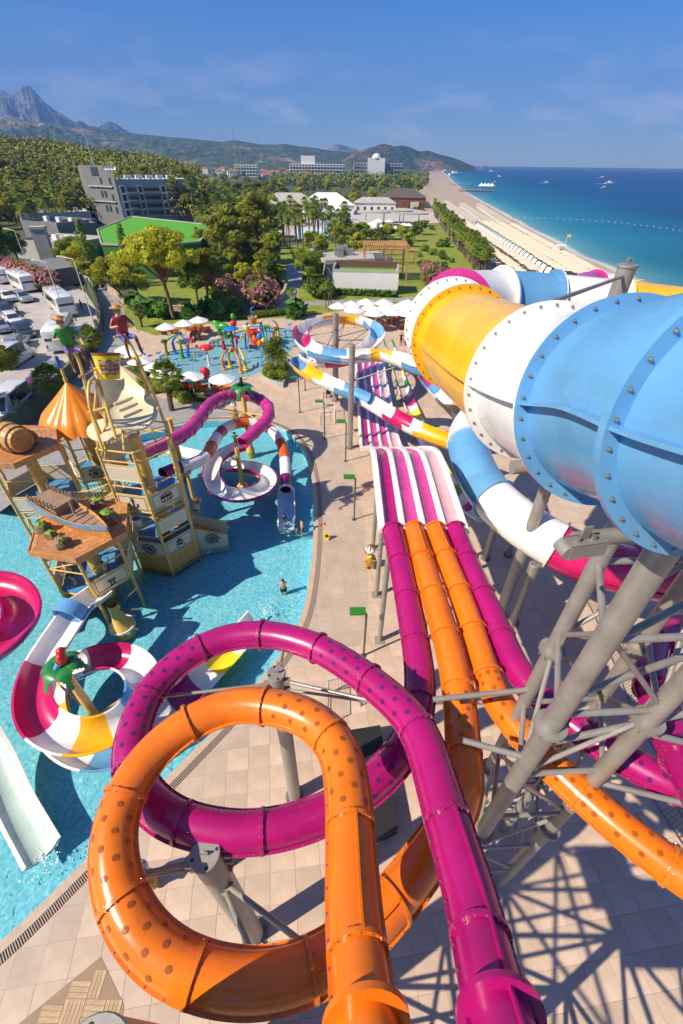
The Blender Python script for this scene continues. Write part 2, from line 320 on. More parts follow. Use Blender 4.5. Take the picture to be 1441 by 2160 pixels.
def water_mat(name, tint, sc, strength=.35):
    m, n, l, b = nodes_mat(name); n.remove(b); out = n['Material Output']; t = n.new('ShaderNodeTexCoord')
    ns = n.new('ShaderNodeTexNoise'); ns.inputs['Scale'].default_value = sc; ns.inputs['Detail'].default_value = 3; ns.inputs['Distortion'].default_value = .6; l.new(t.outputs['Object'], ns.inputs['Vector'])
    bp = n.new('ShaderNodeBump'); bp.inputs['Strength'].default_value = strength; bp.inputs['Distance'].default_value = .05; l.new(ns.outputs[0], bp.inputs['Height'])
    tr = n.new('ShaderNodeBsdfTransparent'); tr.inputs[0].default_value = (*tint, 1); gl = n.new('ShaderNodeBsdfGlossy'); gl.inputs['Roughness'].default_value = .04; l.new(bp.outputs[0], gl.inputs['Normal'])
    fr = n.new('ShaderNodeFresnel'); fr.inputs[0].default_value = 1.33; l.new(bp.outputs[0], fr.inputs['Normal'])
    mx = n.new('ShaderNodeMixShader'); l.new(fr.outputs[0], mx.inputs[0]); l.new(tr.outputs[0], mx.inputs[1]); l.new(gl.outputs[0], mx.inputs[2]); l.new(mx.outputs[0], out.inputs[0]); return m
POOLW = water_mat('pool_water', (.74, .95, .99), 3.0, .16); SPLW = water_mat('splash_water', (.82, .95, .98), 4)
# ---- big ground
# ---- pools
edge = smoothpath([P(x, y) for x, y in [(150, 985), (210, 955), (270, 925), (345, 905), (420, 890), (490, 886), (560, 893), (608, 913), (640, 948), (656, 1000), (662, 1060), (660, 1150), (651, 1230), (640, 1285), (615, 1345), (560, 1420), (480, 1510), (400, 1592), (300, 1693), (150, 1845), (0, 1988), (-130, 2090)]], .5)
tail = [Vector((-26, -3, 0)), Vector((-45, -3, 0)), Vector((-45, 24, 0)), Vector((-27, 27, 0))]
POOL = edge+tail
eo = offset_line(edge, .62); HOLE1 = eo+tail
GB = [(-30000, -4000), (60, -4000), (60, 100), (130, 620), (430, 2700), (1500, 30000), (-30000, 30000)]
struct('ground', MB().sheet([Vector((x, y, 0)) for x, y in GB], -.12, [HOLE1]), SOIL, 0)
w = MB().sheet(POOL, -.75); n_ = len(POOL)
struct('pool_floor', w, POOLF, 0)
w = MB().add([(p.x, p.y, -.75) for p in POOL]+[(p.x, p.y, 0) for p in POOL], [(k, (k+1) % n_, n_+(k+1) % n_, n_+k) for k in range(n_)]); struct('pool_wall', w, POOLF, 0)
struct('pool_water', MB().sheet(POOL, -.14), POOLW, 0)
e3 = offset_line(edge, .3)
w = MB(); strip(w, offset_line(edge, -.02), e3, .004); struct('pool_coping', w, COPING, 0)
w = MB(); strip(w, e3, eo, -.05); dch = struct('drain_channel', w, GRATED, 0)
gr = MB(); k = 0; acc = 0
dense = smoothpath(edge, .07)
for i in range(1, len(dense)-1):
    p = dense[i]; t = (dense[i+1]-dense[i-1]).normalized(); nn = Vector((-t.y, t.x, 0)); c = p+nn*.46
    gr.box((c.x, c.y, .0), (.036, .31, .03), math.atan2(t.y, t.x))
gr.obj('grate_slats', GRATE, dch, 0, 'stuff')
SPL = smoothpath([P(320+x/3.6, 620+y/3.6) for x, y in [(30, 500), (130, 440), (340, 405), (500, 355), (620, 300), (780, 262), (1000, 262), (1085, 295), (1092, 370), (1030, 460), (860, 570), (700, 645), (560, 690), (400, 682), (270, 645), (130, 600), (40, 550), (30, 500)]], .8)[:-1]
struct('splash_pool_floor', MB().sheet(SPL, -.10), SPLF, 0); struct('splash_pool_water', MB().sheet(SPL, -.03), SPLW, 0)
sc_ = SPL+[SPL[0]]; sg = 1 if inside(offset_line(sc_, .3)[20], SPL) else -1
w = MB(); strip(w, sc_, offset_line(sc_, -.5*sg), .006); struct('splash_pool_kerb', w, COPING, 0)
# ---- deck
OUT = [(-48, -25), (48, -25), (48, 60), (26, 92), (-14, 92), (-30, 74), (-48, 50)]
struct('deck_base', MB().sheet([Vector((x, y, 0)) for x, y in OUT], 0, [HOLE1, SPL]), DECKM, 0)
deck = bpy.data.objects['deck_base']
b0 = offset_line(edge, .66); i0 = 34
w = MB(); strip(w, b0[i0:], [p+(q-p)*f for p, q, f in zip(b0[i0:], offset_line(edge, 3.6)[i0:], [1]*999)], .004); struct('greige_paving_band', w, BANDM, 0)
# individual paving slabs near the camera
tm = MB(); s_ = .9/2-.0035; tm.add([(-s_, -s_, 0), (s_, -s_, 0), (s_, s_, 0), (-s_, s_, 0), (-s_+.003, -s_+.003, .008), (s_-.003, -s_+.003, .008), (s_-.003, s_-.003, .008), (-s_+.003, s_-.003, .008)], [(4, 5, 6, 7), (0, 1, 5, 4), (1, 2, 6, 5), (2, 3, 7, 6), (3, 0, 4, 7)])
tme = tm.mesh('paving_slab', TILEM, 0); cand = []
ca, sa = math.cos(TROT), math.sin(TROT)
big = offset_line(edge, .72)+tail
for i in range(-40, 60):
    for j in range(-40, 60):
        u, v = (i+.5)*.9, (j+.5)*.9; x, y = u*ca-v*sa, u*sa+v*ca
        if not (-12 < x < 16 and .2 < y < 24): continue
        if any(inside((x+dx*ca*.46-dy*sa*.46, y+dx*sa*.46+dy*ca*.46), big) for dx in (-1, 1) for dy in (-1, 1)): continue
        px, py = proj((x, y, 0))
        if -60 < px < 1500 and py < 2230: cand.append((x*x*.6+y*y, x, y))
cand.sort()
for _, x, y in cand[:300]:
    o = link('paving_slab', tme, deck); o.location = (x, y, .004); o.rotation_euler = (0, 0, TROT)
# patterned timber-look tile triangle at the lower left
tri = [P(213, 2018), P(40, 2160), P(-30, 2240), P(250, 2240), P(262, 2120)]
tw = MB().sheet([Vector((p.x, p.y, 0)) for p in tri], .02); TRIM = mat('timber_look_tile_base', (.30, .20, .12), .6, var=.1); ti = struct('timber_look_inlay', tw, TRIM, 0)
PLK = mat('timber_look_tile', (.46, .31, .18), .55, var=.25, scale=6, rnd=.12)
pm = MB().box((0, 0, .004), (.6, .11, .008)); pme = pm.mesh('timber_plank', PLK, 0)
for i in range(-3, 6):
    for j in range(-3, 6):
        c0 = P(180, 2110)+Vector((i*.62-.9, j*.62-.9, 0))
        for k in range(5):
            d = (k-2)*.122; a = Vector((0, d, 0)) if (i+j) % 2 else Vector((d, 0, 0)); c = c0+a
            if all(inside((c.x+ex, c.y+ey), tri) for ex, ey in (((.3, 0), (-.3, 0)) if (i+j) % 2 else ((0, .3), (0, -.3)))):
                o = link('timber_plank', pme, ti); o.location = (c.x, c.y, .022); o.rotation_euler = (0, 0, 0 if (i+j) % 2 else math.pi/2)
# ---- lawns, paths, parking
def poly(name, pts, z, m): return struct(name, MB().sheet([P(x, y) for x, y in pts], z), m, 0)
poly('lawn', [(276, 690), (330, 708), (430, 684), (560, 672), (640, 668), (740, 652), (870, 640), (960, 600), (1030, 578), (965, 520), (925, 470), (880, 452), (700, 500), (560, 530), (420, 560), (300, 600), (255, 640)], .008, LAWN)
poly('promenade_path', [(262, 640), (305, 655), (380, 668), (450, 668), (560, 660), (640, 645), (760, 640), (880, 634), (880, 626), (760, 632), (640, 636), (570, 649), (450, 656), (380, 654), (310, 640), (275, 612)], .016, PATHM)
poly('garden_path', [(585, 662), (628, 662), (630, 610), (640, 585), (634, 556), (606, 556), (604, 590), (594, 625)], .020, PATHM)
poly('far_terrace', [(420, 508), (600, 500), (740, 492), (860, 470), (930, 470), (925, 450), (800, 430), (600, 440), (440, 455)], .012, mat('pale_terrace', (.50, .44, .38), .8, var=.12, scale=.3))
poly('parking_area', [(-260, 1000), (0, 925), (75, 872), (150, 790), (207, 712), (205, 655), (182, 618), (150, 600), (60, 585), (-20, 565), (-400, 540), (-600, 700)], .012, CONC)
poly('service_path', [(-120, 1060), (80, 884), (155, 800), (213, 716), (211, 655), (188, 612), (225, 606), (262, 650), (268, 700), (256, 780), (320, 832), (410, 862), (520, 872), (420, 884), (330, 902), (200, 950), (100, 1010), (0, 1080)], .016, PATHM)
poly('planting_bed', [(262, 775), (330, 822), (425, 850), (520, 846), (430, 832), (345, 806), (290, 770)], .03, SOIL)
# ---- beach and sea
shore = smoothpath([P(x, y) for x, y in [(1700, 830), (1560, 730), (1441, 652), (1350, 600), (1283, 566), (1223, 543), (1174, 513), (1118, 485), (1078, 461), (1041, 441), (1009, 423), (981, 406), (957, 386), (943, 371), (932, 362), (925, 357)]], 14)
shore = [Vector((120, -600, 0)), Vector((80, -100, 0))]+shore
inl = [P(x, y) for x, y in [(1200, 900), (1120, 620), (1035, 585), (985, 540), (950, 500), (930, 470), (905, 450), (880, 425), (855, 405), (858, 394), (890, 384), (893, 372), (905, 362), (916, 357)]]
sp_ = [(p.x+3, p.y) for p in shore]+[(p.x, p.y) for p in reversed(inl)]+[(70, -100), (90, -600)]
struct('beach_sand', MB().sheet([Vector((x, y, 0)) for x, y in sp_], -.045), SAND, 0)
ds = [0, 1.2, 3, 6, 12, 22, 40, 75, 140, 300, 700, 2000, 6000, 20000, 60000]
vv = []; dd = []; nS = len(shore)
for i, p in enumerate(shore):
    u = i/(nS-1); d = Vector((1, -.5, 0)).lerp(Vector((.20, 1, 0)), u**1.5).normalized()
    if i == 0: d = Vector((.9, -.6, 0)).normalized()
    for t in ds:
        o_ = p+d*t; wv = 1.2*noise.noise(Vector((p.x*.07, p.y*.07, 0))) if t < 40 else 0
        vv.append((o_.x-wv, o_.y, -.03 if t > 0 else -.05)); dd.append(t)
K = len(ds); ff = [(i*K+j, i*K+j+1, (i+1)*K+j+1, (i+1)*K+j) for i in range(nS-1) for j in range(K-1)]
sm, n, l, b = nodes_mat('sea_water'); at = n.new('ShaderNodeAttribute'); at.attribute_name = 'offshore'
lg = n.new('ShaderNodeMath'); lg.operation = 'LOGARITHM'; lg.inputs[1].default_value = 10; a1 = n.new('ShaderNodeMath'); a1.inputs[1].default_value = 1; l.new(at.outputs['Fac'], a1.inputs[0]); l.new(a1.outputs[0], lg.inputs[0])
dv = n.new('ShaderNodeMath'); dv.operation = 'DIVIDE'; dv.inputs[1].default_value = 4; l.new(lg.outputs[0], dv.inputs[0])
rp = ramp(n, [(0, (.55, .45, .36)), (.10, (.62, .60, .55)), (.17, (.12, .30, .32)), (.33, (.015, .17, .25)), (.52, (.002, .065, .165)), (.75, (.0015, .042, .14)), (1, (.0015, .038, .13))]); l.new(dv.outputs[0], rp.inputs[0])
t = n.new('ShaderNodeTexCoord'); ns = n.new('ShaderNodeTexNoise'); ns.inputs['Scale'].default_value = .012; ns.inputs['Detail'].default_value = 8; l.new(t.outputs['Object'], ns.inputs['Vector'])
mr = n.new('ShaderNodeMapRange'); mr.inputs['From Min'].default_value = .3; mr.inputs['From Max'].default_value = .7; mr.inputs['To Min'].default_value = .78; mr.inputs['To Max'].default_value = 1.22; l.new(ns.outputs[0], mr.inputs[0])
vm = n.new('ShaderNodeVectorMath'); vm.operation = 'SCALE'; l.new(rp.outputs[0], vm.inputs[0]); l.new(mr.outputs[0], vm.inputs['Scale']); l.new(vm.outputs[0], b.inputs['Base Color'])
b.inputs['Roughness'].default_value = .4; b.inputs['Specular IOR Level'].default_value = .12
n2 = n.new('ShaderNodeTexNoise'); n2.inputs['Scale'].default_value = .35; n2.inputs['Detail'].default_value = 6; l.new(t.outputs['Object'], n2.inputs['Vector'])
bp = n.new('ShaderNodeBump'); bp.inputs['Strength'].default_value = .6; bp.inputs['Distance'].default_value = .5; l.new(n2.outputs[0], bp.inputs['Height']); l.new(bp.outputs[0], b.inputs['Normal'])
me = bpy.data.meshes.new('sea'); me.from_pydata(vv, [], ff); me.materials.append(sm); me.update()
if me.polygons[20].normal.z < 0: me.flip_normals()
me.attributes.new('offshore', 'FLOAT', 'POINT').data.foreach_set('value', dd); link('sea', me, None, 'structure')
# ---- hills and mountains
def hill_mat(name, green, rock, lo, hi, sc, fine):
    m, n, l, b = nodes_mat(name); t = n.new('ShaderNodeTexCoord'); ns = n.new('ShaderNodeTexNoise'); ns.inputs['Scale'].default_value = sc; ns.inputs['Detail'].default_value = 10; ns.inputs['Roughness'].default_value = .62
    l.new(t.outputs['Object'], ns.inputs['Vector']); r_ = ramp(n, [(lo, green), (hi, rock)]); l.new(ns.outputs[0], r_.inputs[0])
    nf = n.new('ShaderNodeTexNoise'); nf.inputs['Scale'].default_value = fine; nf.inputs['Detail'].default_value = 6; l.new(t.outputs['Object'], nf.inputs['Vector'])
    mr = n.new('ShaderNodeMapRange'); mr.inputs['From Min'].default_value = .35; mr.inputs['From Max'].default_value = .65; mr.inputs['To Min'].default_value = .4; mr.inputs['To Max'].default_value = 1.5; l.new(nf.outputs[0], mr.inputs[0])
    vm = n.new('ShaderNodeVectorMath'); vm.operation = 'SCALE'; l.new(r_.outputs[0], vm.inputs[0]); l.new(mr.outputs[0], vm.inputs['Scale']); l.new(vm.outputs[0], b.inputs['Base Color']); b.inputs['Roughness'].default_value = 1
    b.inputs['Specular IOR Level'].default_value = .1
    bp = n.new('ShaderNodeBump'); bp.inputs['Strength'].default_value = 1; bp.inputs['Distance'].default_value = .6/fine; l.new(nf.outputs[0], bp.inputs['Height']); l.new(bp.outputs[0], b.inputs['Normal']); return m
def ridge(name, sky_, Y, depth, m, rough, nf, power=1.2, ny=26, back=.5):
    xs = []; px = sky_[0][0]; step = max(2.5, (sky_[-1][0]-sky_[0][0])/170)
    while px <= sky_[-1][0]: xs.append(px); px += step
    rings = []
    for px in xs:
        for (a, b_) in zip(sky_, sky_[1:]):
            if a[0] <= px <= b_[0]: u = (px-a[0])/(b_[0]-a[0]); py = a[1]+(b_[1]-a[1])*u
        c = PY(px, py, Y); row = []
        for j in range(ny):
            v = j/(ny-1)
            f = v/.75 if v <= .75 else 1; yy = Y*(1-depth)+Y*depth*f if v <= .75 else Y*(1+back*depth*(v-.75)/.25)
            h = f**power if v <= .75 else 1-((v-.75)/.25)**2
            x = c.x*yy/Y
            q = Vector((x*nf, yy*nf, 0)); nz_ = noise.fractal(q, .8, 2.1, 7)+.35*noise.fractal(q*4.3, .8, 2.1, 4)
            amp = rough*c.z*(4*f*(1-f)*.5+.10*f if v <= .75 else .1)
            row.append((x, yy, max(-2, (c.z+2)*h-2+nz_*amp)))
        rings.append(row)
    mb = MB().loft(rings, cap=False, closed=False)
    ob = struct(name, mb, m, 0); 
    if ob.data.polygons[len(ob.data.polygons)//2].normal.z < 0: ob.data.flip_normals()
    return ob
HM1 = hill_mat('rocky_mountain', (.06, .07, .06), (.19, .185, .18), .42, .62, .0024, .012); HM2 = hill_mat('forested_ridge', (.06, .085, .02), (.34, .25, .19), .52, .70, .0030, .03); HM3 = hill_mat('headland', (.03, .055, .012), (.26, .15, .09), .50, .66, .006, .045); HM4 = hill_mat('pine_hill_floor', (.05, .06, .015), (.14, .10, .05), .4, .7, .05, .3)
ridge('far_mountain', [(-90, 190), (0, 183), (12, 190), (22, 201), (34, 196), (44, 187), (62, 183), (76, 197), (90, 212), (110, 228), (140, 247), (158, 258), (168, 254), (182, 264), (208, 269), (228, 258), (246, 262), (264, 274), (310, 292)], 4600, .25, HM1, .55, .0032, 1.0)
ridge('far_bluff', [(670, 322), (694, 314), (703, 305), (716, 304), (735, 309), (756, 316), (790, 332), (820, 345)], 4200, .15, HM1, .2, .002)
ridge('forested_ridge', [(-220, 222), (-100, 232), (0, 241), (100, 258), (200, 271), (300, 282), (400, 291), (470, 298), (492, 293), (515, 297), (560, 305), (600, 303), (640, 309), (700, 318), (760, 323), (800, 332), (860, 347)], 3100, .36, HM2, .42, .0024, 1.1)
ridge('low_green_hill', [(440, 349), (490, 336), (520, 325), (555, 322), (600, 334), (640, 346), (680, 350)], 2300, .2, HM2, .25, .004)
ridge('headland', [(690, 348), (725, 336), (745, 322), (770, 315), (800, 305), (815, 304), (832, 309), (848, 306), (865, 310), (885, 319), (905, 317), (925, 325), (950, 331), (970, 338), (985, 345), (996, 349), (1003, 352)], 2700, .12, HM3, .3, .006, .8)
HILLSKY = [(-420, 322), (-200, 322), (0, 326), (60, 332), (120, 336), (200, 350), (260, 356), (320, 364), (360, 374), (410, 384), (450, 395)]
ridge('pine_hill', HILLSKY, 330, .34, HM4, .12, .02, 1.0)
# ================================================================ water slides
def cut(path, px, py, a):
    best = min(range(a+1, len(path)), key=lambda i: (proj(path[i])[0]-px)**2+(proj(path[i])[1]-py)**2); return best
def ring_pts(p, t, a, u, r, n): return [p+(a*math.cos(2*math.pi*k/n)+u*math.sin(2*math.pi*k/n))*r for k in range(n)]
def flange(mb, p, t, a, u, r0, r1, w, n):
    rr = [ring_pts(p-t*w/2, t, a, u, r0, n), ring_pts(p-t*w/2, t, a, u, r1, n), ring_pts(p+t*w/2, t, a, u, r1, n), ring_pts(p+t*w/2, t, a, u, r0, n)]
    mb.loft(rr, cap=False); return mb
def sample(path, s, step):
    i = s/step; k = max(0, min(len(path)-2, int(i))); u = i-k; p = path[k].lerp(path[k+1], u); t, a, up = frame(path, min(len(path)-1, max(0, round(i)))); return p, t, a, up
def dot_patch(path, step, s, th, rad, Rr, lift=.006, n=12):
    vs = []
    for rr in (rad, rad*.5):
        for k in range(n):
            al = 2*math.pi*k/n; p, t, a, u = sample(path, s+rr*math.cos(al), step); ang = th+rr*math.sin(al)/Rr
            vs.append(p+(a*math.cos(ang)+u*math.sin(ang))*(Rr+lift))
    p, t, a, u = sample(path, s, step); vs.append(p+(a*math.cos(th)+u*math.sin(th))*(Rr+lift))
    fs = [(k, (k+1) % n, n+(k+1) % n, n+k) for k in range(n)]+[(n+k, n+(k+1) % n, 2*n) for k in range(n)]
    return MB().add(vs, fs)
def tube_slide(root, ctrl, Rr, secs, fl=.06, fw=.07, n=26, step=.16, seam=(0, math.pi), dots=(), dotmat=None, dotr=.1, dotth=(55, 90, 125), dotstep=.5, bolts=True, sm=4, seamw=.055, lid=()):
    path = smooth_once(smoothpath(ctrl, step), sm); step = sum((b-a).length for a, b in zip(path, path[1:]))/(len(path)-1)
    if isinstance(secs, tuple):                      # (material, section length)
        m, ln = secs; k = max(1, round((len(path)-1)*step/ln)); cuts = [(m, round((len(path)-1)*(i+1)/k)) for i in range(k)]
    else:
        cuts = []; a = 0
        for m, e in secs:
            a = len(path)-1 if e is None else cut(path, e[0], e[1], a); cuts.append((m, a))
    i0 = 0; bm = MB()
    for si, (m, i1) in enumerate(cuts):
        rings = [ring_pts(path[i], *frame(path, i), Rr, n) for i in range(i0, i1+1)]
        sec = MB().loft(rings, cap=False).obj('tube_section', m, root, 60)
        ends = [i1] if si else [i0, i1]
        for e_ in ends:
            f = MB(); t, a, u = frame(path, e_); flange(f, path[e_], t, a, u, Rr*.985, Rr+fl, fw, n)
            if bolts:
                nb = max(14, int(2*math.pi*Rr/.16))
                for k in range(nb):
                    al = 2*math.pi*(k+.5)/nb; d = a*math.cos(al)+u*math.sin(al); bm.box(path[e_]+d*(Rr+fl*.55), (fw+.035, .026, .026), rot=Matrix((t, d, t.cross(d))).transposed())
            f.obj('flange', m, sec, 40)
        if seam:
            for th in seam:
                rr = []; sm_ = MB()
                for i in range(i0, i1+1):
                    t, a, u = frame(path, i); d = a*math.cos(th)+u*math.sin(th); e_ = u*math.cos(th)-a*math.sin(th)
                    rr.append([path[i]+d*(Rr-.01)+e_*.018, path[i]+d*(Rr+seamw)+e_*.018, path[i]+d*(Rr+seamw)-e_*.018, path[i]+d*(Rr-.01)-e_*.018])
                    if bolts and i % 2 == 0: bm.box(path[i]+d*(Rr+seamw*.6), (.024, .024, .07), rot=Matrix((t, d, e_)).transposed())
                sm_.loft(rr); sm_.obj('seam_flange', m, sec, 0)
        mp2 = proj(path[(i0+i1)//2]); near = lambda spec: si in spec if not spec or isinstance(spec[0], int) else any((mp2[0]-x)**2+(mp2[1]-y)**2 < r_*r_ for x, y, r_ in spec)
        if near(lid):
            rr = []
            for i in range(i0, i1+1):
                t, a, u = frame(path, i); d = a*math.cos(R(78))+u*math.sin(R(78)); e_ = t.cross(d)
                rr.append([path[i]+d*(Rr-.01)+e_*.02, path[i]+d*(Rr+.07)+e_*.02, path[i]+d*(Rr+.07)-e_*.02, path[i]+d*(Rr-.01)-e_*.02])
            MB().loft(rr).obj('lid_seam', m, sec, 0)
        if near(dots):
            k = 0; s = i0*step+dotstep*.5
            while s < i1*step-dotstep*.35:
                for th in dotth:
                    dot_patch(path, step, s+(dotstep*.5 if (dotth.index(th) % 2) and s+dotstep*.9 < i1*step else 0), R(th), dotr, Rr).obj('tinted_dot', dotmat, sec, 0)
                s += dotstep
        i0 = i1
    if bm.v: bm.obj('bolts', BOLT, root, 0, 'stuff')
    return path
def trough_slide(root, ctrl, Rr, secs, half=92, step=.2, n=14, lip=.10, th=.05, sm=3, bank=0, name='trough_section', inner=None, tilt=None):
    path = smooth_once(smoothpath(ctrl, step), sm); cuts = []; a = 0
    for m, e in secs: a = len(path)-1 if e is None else cut(path, e[0], e[1], a); cuts.append((m, a))
    def prof(i):
        t, a, u = frame(path, i)
        if bank:
            j = 3; p0, p1 = path[max(0, i-j)], path[min(len(path)-1, i+j)]; cv = (p0+p1)/2-path[i]; s = max(-1, min(1, cv.dot(a)*4)); M = Matrix.Rotation(-bank*s, 3, t); a = M @ a; u = M @ u
        c = path[i]; H_ = R(half); pt = lambda ang, r: c+(a*math.sin(ang)-u*math.cos(ang))*r
        inn = [pt(-H_+2*H_*k/n, Rr) for k in range(n+1)]; out = [pt(H_-2*H_*k/n, Rr+th) for k in range(n+1)]
        l1 = inn[-1]+a*lip; l0 = inn[0]-a*lip
        return inn+[l1, l1-u*th]+out+[l0-u*th, l0]
    i0 = 0
    for m, i1 in cuts:
        rings = [prof(i) for i in range(i0, i1+1)]; K = len(rings[0]); mb = MB(); mi, mo = (m if isinstance(m, tuple) else (inner or m, m))
        mb.loft(rings); mb.m = [0 if (f_ % K) < n and f_ < K*(len(rings)-1) else 1 for f_ in range(len(mb.f))]
        sec = mb.obj(name, [mi, mo], root, 50)
        jr = MB(); q = prof(i1); q2 = [x+(x-path[i1]).normalized()*.03 for x in q]; t = frame(path, i1)[0]
        jr.loft([[x-t*.03 for x in q2[n+3:n+3+n+1]], [x+t*.03 for x in q2[n+3:n+3+n+1]]], closed=False, cap=False); jr.obj('joint_flange', mo, sec, 40)
        i0 = i1
    return path
C3 = lambda pts: [P(*p) for p in pts]
TR = .39
# ---- four racer tubes
o1 = thing('tube_slide', 'orange tube slide making a full loop in the foreground, dotted windows on its curve', 'water slide', P(742, 1751), 'racer tube slides')
O1 = tube_slide(o1, C3([(800, 2420, 12.2), (778, 2200, 11.8), (760, 2060, 11.4), (747, 1930, 11.1), (741, 1790, 10.85), (733, 1660, 10.65), (712, 1575, 10.5), (660, 1520, 10.38), (590, 1493, 10.28), (498, 1487, 10.15), (410, 1520, 10.05), (330, 1580, 9.95), (272, 1660, 9.88), (240, 1755, 9.8), (246, 1860, 9.7), (290, 1960, 9.6), (365, 2030, 9.5), (470, 2068, 9.4), (580, 2068, 9.35), (680, 2032, 9.28), (770, 1965, 9.2), (848, 1879, 9.12), (910, 1795, 9.05), (958, 1725, 9.0), (980, 1660, 8.95), (977, 1570, 8.88), (968, 1467, 8.8), (950, 1375, 8.72), (926, 1295, 8.64), (905, 1226, 8.56), (888, 1168, 8.48), (873, 1117, 8.40)]), TR, (ORANGE, 1.75), dots=[(700, 1565, 85), (215, 1745, 110), (262, 1900, 90), (310, 1960, 60), (972, 1580, 85)], dotmat=DOTO, dotr=.058, dotth=(38, 74, 108, 144), lid=[(750, 1950, 160), (885, 1150, 40)], dotstep=.46)
m1 = thing('tube_slide', 'magenta tube slide looping behind the orange one, purple dotted windows', 'water slide', P(560, 1340), 'racer tube slides')
M1 = tube_slide(m1, C3([(1110, 2330, 12.3), (1066, 2180, 11.9), (1040, 2090, 11.6), (998, 1910, 11.0), (965, 1795, 10.75), (942, 1723, 10.6), (915, 1628, 10.4), (885, 1545, 10.2), (850, 1497, 10.05), (804, 1455, 9.9), (735, 1403, 9.7), (661, 1362, 9.5), (560, 1338, 9.35), (466, 1350, 9.2), (380, 1395, 9.08), (318, 1458, 8.97), (286, 1530, 8.9), (275, 1605, 8.84), (300, 1670, 8.8), (345, 1715, 8.77), (406, 1742, 8.74), (519, 1756, 8.70), (642, 1733, 8.66), (735, 1690, 8.62), (809, 1632, 8.59), (856, 1572, 8.56), (882, 1500, 8.52), (886, 1435, 8.48), (879, 1370, 8.46), (866, 1294, 8.44), (851, 1217, 8.42), (838, 1156, 8.41), (829, 1118, 8.40)]), TR, (MAGENTA, 1.75), dots=[(745, 1410, 60), (845, 1495, 60), (370, 1400, 60), (285, 1520, 90), (812, 1630, 50)], dotmat=DOTP, dotr=.058, dotth=(38, 74, 108, 144), lid=[(1000, 1900, 150), (1040, 2080, 100), (838, 1155, 40)], dotstep=.46)
o2 = thing('tube_slide', 'orange tube slide running from the lanes to the right edge behind the steel columns', 'water slide', P(1238, 1681), 'racer tube slides')
tube_slide(o2, C3([(1640, 1960, 9.3), (1530, 1900, 9.15), (1441, 1845, 9.05), (1369, 1793, 8.98), (1294, 1734, 8.92), (1238, 1684, 8.88), (1178, 1629, 8.83), (1115, 1562, 8.76), (1058, 1490, 8.7), (1025, 1415, 8.64), (1000, 1335, 8.58), (972, 1255, 8.52), (944, 1185, 8.46), (917, 1117, 8.40)]), TR, (ORANGE, 1.75), dots=[(1060, 1495, 60), (1180, 1630, 70), (1270, 1710, 70), (1400, 1820, 100)], dotmat=DOTO, dotr=.058, dotth=(38, 74, 108, 144), dotstep=.46, lid=[(928, 1150, 50)])
m2 = thing('tube_slide', 'magenta tube slide behind the steel columns, looping off the right edge', 'water slide', P(1275, 1573), 'racer tube slides')
tube_slide(m2, C3([(1560, 1800, 11.4), (1490, 1690, 11.1), (1430, 1580, 10.8), (1392, 1490, 10.6), (1368, 1405, 10.45), (1385, 1345, 10.3), (1441, 1322, 10.15), (1530, 1345, 9.95), (1610, 1420, 9.75), (1640, 1530, 9.55), (1610, 1640, 9.4), (1530, 1682, 9.25), (1425, 1657, 9.12), (1350, 1620, 9.0), (1275, 1575, 8.9), (1200, 1522, 8.8), (1100, 1424, 8.68), (1043, 1309, 8.58), (1011, 1240, 8.52), (985, 1180, 8.46), (960, 1117, 8.40)]), TR, (MAGENTA, 1.75), dots=[(1200, 1525, 60), (1290, 1585, 60), (1390, 1640, 70), (1380, 1450, 60), (1410, 1530, 50), (1370, 1390, 40)], dotmat=DOTP, dotr=.058, dotth=(38, 74, 108, 144), dotstep=.46, lid=[(972, 1150, 50)])
# ---- four open racing lanes
rl = thing('racing_lanes', 'four pink and white open racing lanes dropping over a hump to the run-out', 'water slide', (3.3, 40, 0))
LP = .84; X0 = 3.36
prof = smooth_once(smoothpath([(0, 13.4, 8.42), (0, 16, 8.40), (0, 18.4, 8.36), (0, 20.0, 8.12), (0, 22.5, 6.9), (0, 25.5, 5.15), (0, 28.0, 3.65), (0, 30.5, 2.2), (0, 32.5, 1.25), (0, 34.5, .82), (0, 37, .7), (0, 45, .62), (0, 58, .6)], .35), 2)
def lane_strip(offs, m, nm, lab=None):
    mb = MB(); rr = []
    for i, p in enumerate(prof):
        t, a, u = frame(prof, i); sway = X0-.05*(p.y-13.4)/44
        rr.append([Vector((sway, 0, 0))+p+Vector((1, 0, 0))*dx+u*dz for dx, dz in offs])
    n = len(offs); mb.loft(rr, closed=True); return mb.obj(nm, m, rl, 50, None, lab)
LANEP = shell('lane_pink_gelcoat', (.58, .06, .28))
for k, m in enumerate([MAGENTA, LANEP, LANEP, PALEPINK]):
    c = (k-1.5)*LP; h = LP/2-.17
    sec = [(c-h, .02), (c-h*.6, -.05), (c, -.075), (c+h*.6, -.05), (c+h, .02), (c+h, -.12), (c-h, -.12)]
    lane_strip(sec, m, 'lane', ['deep magenta lane', None, None, 'pale pink lane'][k])
for k in range(5):
    c = (k-2)*LP; w_ = .175; hh = .2 if k in (0, 4) else .14
    lane_strip([(c-w_, -.06), (c-w_*.8, .05), (c-.07, hh), (c+.07, hh), (c+w_*.8, .05), (c+w_, -.06), (c+w_, -.14), (c-w_, -.14)], WHITE, 'lane_divider')
f = MB()
for y in (14, 17, 20.5): 
    i = min(range(len(prof)), key=lambda q: abs(prof[q].y-y)); f.box((X0, prof[i].y, prof[i].z-.3), (4*LP+.3, .12, .2))
f.obj('cross_beam', STEEL, rl, 0)
